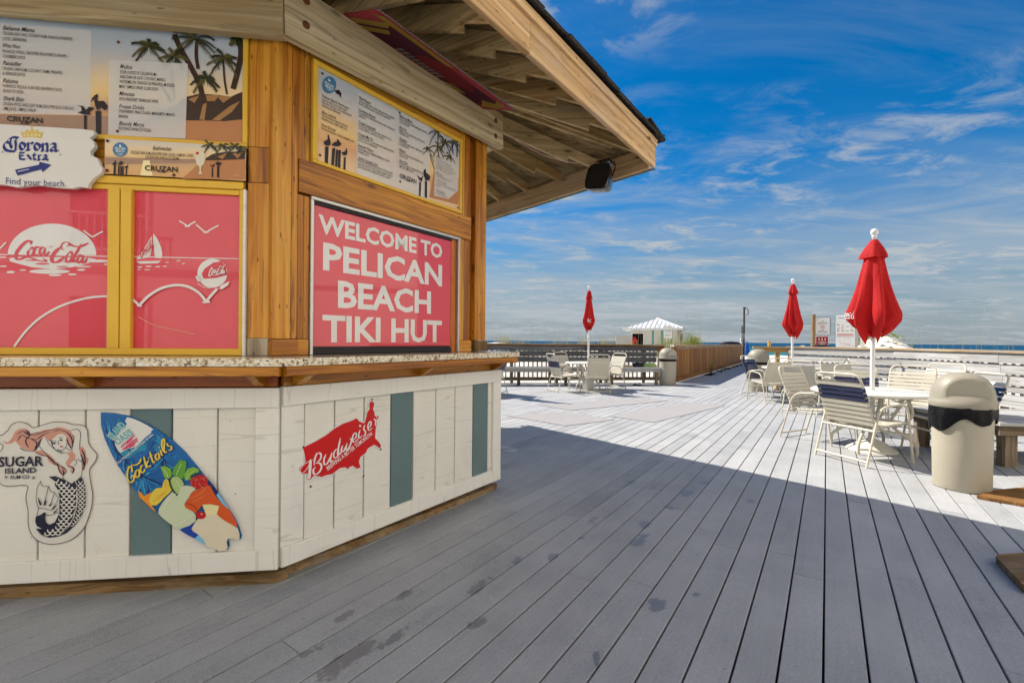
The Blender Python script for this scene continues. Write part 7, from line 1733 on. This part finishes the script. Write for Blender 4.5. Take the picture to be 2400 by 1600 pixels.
for k in range(16): blade(mg,F0+FD*5.3+FN*(.12+random.uniform(0,.06)),random.uniform(.5,.95),.02,random.uniform(.3,.8),random.uniform(-.6,1.2),4)
tag(mg.build('weed','green_grass'),'single weed growing through at the foot of the orange fence','plant')
# creeping plants on the right dune
mg=MB()
for i in range(260):
    x=random.gauss(11.6,.55); y=random.gauss(14.9,.5); z=hsand(x,y); s=random.uniform(.05,.12); a=random.uniform(0,6.28); p=Vector((x,y,z+random.uniform(.0,.14))); mg.add([p,p+Vector((math.cos(a)*s,math.sin(a)*s,s*.6)),p+Vector((math.cos(a+1.2)*s,math.sin(a+1.2)*s,s*.5))],[(0,1,2)])
tag(mg.build('dune_creeper','green_grass'),'low green creeper on the white dune at right','plant')
# ================================================================ small things
flat('cloth_blue',(.01,.13,.30),.7,.2); flat('cloth_dark',(.02,.02,.03),.7,.2); flat('cloth_green',(.30,.45,.14),.7,.2); flat('cloth_tan',(.50,.34,.18),.7,.2); flat('cloth_white',(.7,.7,.68),.7,.2); flat('cloth_teal',(.10,.42,.36),.7,.2)
bd=Vector((-.992,-.125,0)); bn=Vector((.125,-.992,0)); B0=Vector((4.72,14.06,0))
def lump(name,t,off,z,sx,sy,sz,mat,label,cat,seed):
    random.seed(seed); mb=MB(); mb.lathe([(0,0),(.9,.0),(1,.25),(.85,.7),(.5,.95),(0,1)],18,None,lambda r,z_,q:r*(1+.18*math.sin(3*q+seed)+.12*math.sin(5*q+seed*2+z_*3)))
    p=B0+bd*t+bn*off+UP*z; tag(mb.build(name,mat,None,Matrix.Translation(p)@Matrix.Diagonal((sx,sy,sz,1))),label,cat)
lump('bag',1.83,.50,.506,.17,.13,.17,'cloth_blue','blue bag on the dark bench behind the sunlit chair','bag',1); lump('towel',1.43,.50,.506,.20,.12,.06,'cloth_tan','tan folded towel on the dark bench next to the blue bag','towel',2); lump('bag',1.08,.50,.506,.17,.13,.14,'cloth_dark','black bag on the dark bench between towel and green bundle','bag',3); lump('towel',.70,.50,.506,.19,.13,.13,'cloth_green','light green bundle near the right end of the dark bench','towel',4)
def sandal(p,a,mat,label):
    o=empty('sandal_pair',p,label,'sandals','sandals left along the deck edge',a); base=smoothpath([(-.04,-.13,0),(.04,-.13,0),(.038,-.02,0),(.05,.09,0),(.0,.14,0),(-.05,.08,0),(-.036,-.02,0),(-.04,-.13,0)],3)[:-1]
    for x in (-.07,.07):
        mb=MB(); mb.prism([(q.x+x,q.y) for q in base],.002,.025); s=mb.build('sole',mat,o,None,False); mb=MB(); mb.tube([(x-.045,.0,.02),(x-.02,.05,.06),(x,.08,.035),(x+.02,.05,.06),(x+.045,.0,.02)],.009,5); mb.build('strap','cloth_dark',s,None,False)
for k,(t,m,lb) in enumerate(((3.9,'cloth_dark','black sandals at the fence foot below the weed'),(4.6,'cloth_dark','dark sandals at the fence foot right of the weed'),(6.6,'cloth_dark','dark sandals halfway along the fence foot'),(7.5,'cloth_teal','turquoise sandals along the fence foot'),(8.9,'cloth_dark','black sandals beyond the turquoise pair'),(10.2,'cloth_tan','tan sandals farther along the fence foot'),(11.6,'cloth_dark','dark sandals near the beach end of the fence'),(13.2,'cloth_dark','dark sandals next to the shower pole'))):
    p=F0+FD*t+FN*.28; sandal((p.x,p.y,.0),1.0+k*.7,m,lb)
p=B0+bd*1.25+bn*.95; sandal((p.x,p.y,0),.4,'cloth_dark','black sandals on the deck under the dark bench')
def bundle(p,s,label,seed):
    random.seed(seed); mb=MB(); mb.lathe([(0,0),(1,.0),(1.05,.3),(.7,.8),(0,1)],14,None,lambda r,z_,q:r*(1+.25*math.sin(2*q+seed)+.15*math.sin(5*q))); tag(mb.build('shirt_bundle','cloth_dark',None,Matrix.Translation(p)@Matrix.Diagonal((s,s*.5,s*.35,1))),label,'clothes')
q=F0+FD*12.0; bundle((q.x,q.y,1.155),.45,'black bundle lying on the fence top near the shower pole',1); bundle((7.55,11.1,1.167),.16,'small black bundle on the sunny railing cap left of the notices',2)
# closed blue beach umbrella and white pole on the beach
o=empty('beach_umbrella',(32.5,63,-1.45),'closed blue beach umbrella far down by the sea','umbrella'); flat('canvas_blue',(.01,.08,.34),.7,.2)
mb=MB(); mb.lathe([(.05,.9),(.42,1.1),(.36,1.5),(.2,2.3),(.04,2.9),(0,2.95)],20,None,lambda r,z,q:r*(1+.15*math.sin(5*q))); mb.build('canopy','canvas_blue',o,None,False); mb=MB(); mb.tube([(0,0,0),(0,0,1.2)],.03,6); mb.build('pole','white_metal',o,None,False)
o=empty('beach_flagpole',(31.2,62,-1.45),'white flag pole left of the blue beach umbrella','pole'); mb=MB(); mb.tube([(0,0,0),(0,0,3.1)],.12,8); mb.lathe([(.12,3.1),(.16,3.15),(.1,3.3),(0,3.32)],8); mb.build('shaft','white_metal',o,None,False)
# ================================================================ unseen hotel inferred from window reflections; set close, tall and plain to bounce light
paint('stucco',(.86,.805,.715),.8,.2,.04,1.2); flat('hotel_glass',(.03,.05,.06),.08,.6); paint('hotel_rail',(.80,.78,.73),.5,.3,.04,3)
def hotel(p,ex,n,L,H_,label):
    o=empty('hotel_wing',p,label,'building'); P=Vector(p); ex=Vector(ex).normalized(); n=Vector(n).normalized(); Mx=basis(P,ex,n,UP)
    mb=MB(); mb.box((L/2,-4,H_/2),(L,8,H_)); mb.build('wall','stucco',o,Mx)
    for fl in range(int(H_/3.1)):
        z=.1+fl*3.1
        m=MB(); m.box((L/2,.06,z+2.9),(L,.12,.14)); m.build('floor_band','hotel_rail',o,Mx)
        for k in range(int(L/5.2)):
            x=k*5.2+2.4; w=empty('window',Mx@Vector((x,.0,z+1.1))); setp(w,o); m=MB(); m.box((x,.015,z+1.15),(1.5,.03,1.9)); m.build('window_pane','hotel_glass',w,Mx)
            m=MB()
            for dx in (-.79,0,.79): m.box((x+dx,.03,z+1.15),(.07,.06,2.04))
            for dz in (.16,2.14): m.box((x,.03,z+dz),(1.5,.058,.07))
            m.build('window_frame','hotel_rail',w,Mx)
            if fl:
                m=MB(); m.box((x,.28,z+.95),(1.9,.04,.05)); m.box((x,.28,z+.1),(1.9,.04,.05))
                for q in range(13): m.box((x-.9+q*.15,.28,z+.5),(.02,.02,.85))
                m.build('window_railing','hotel_rail',w,Mx)
hotel((-20,-8.0,0),(1,0,0),(0,1,0),31,19,'pale hotel wing behind the camera, reflected in the red windows of the left face')
hotel((11.6,-8,0),(0,1,0),(-1,0,0),13.0,19,'pale hotel wing right of the deck, reflected in the welcome window')
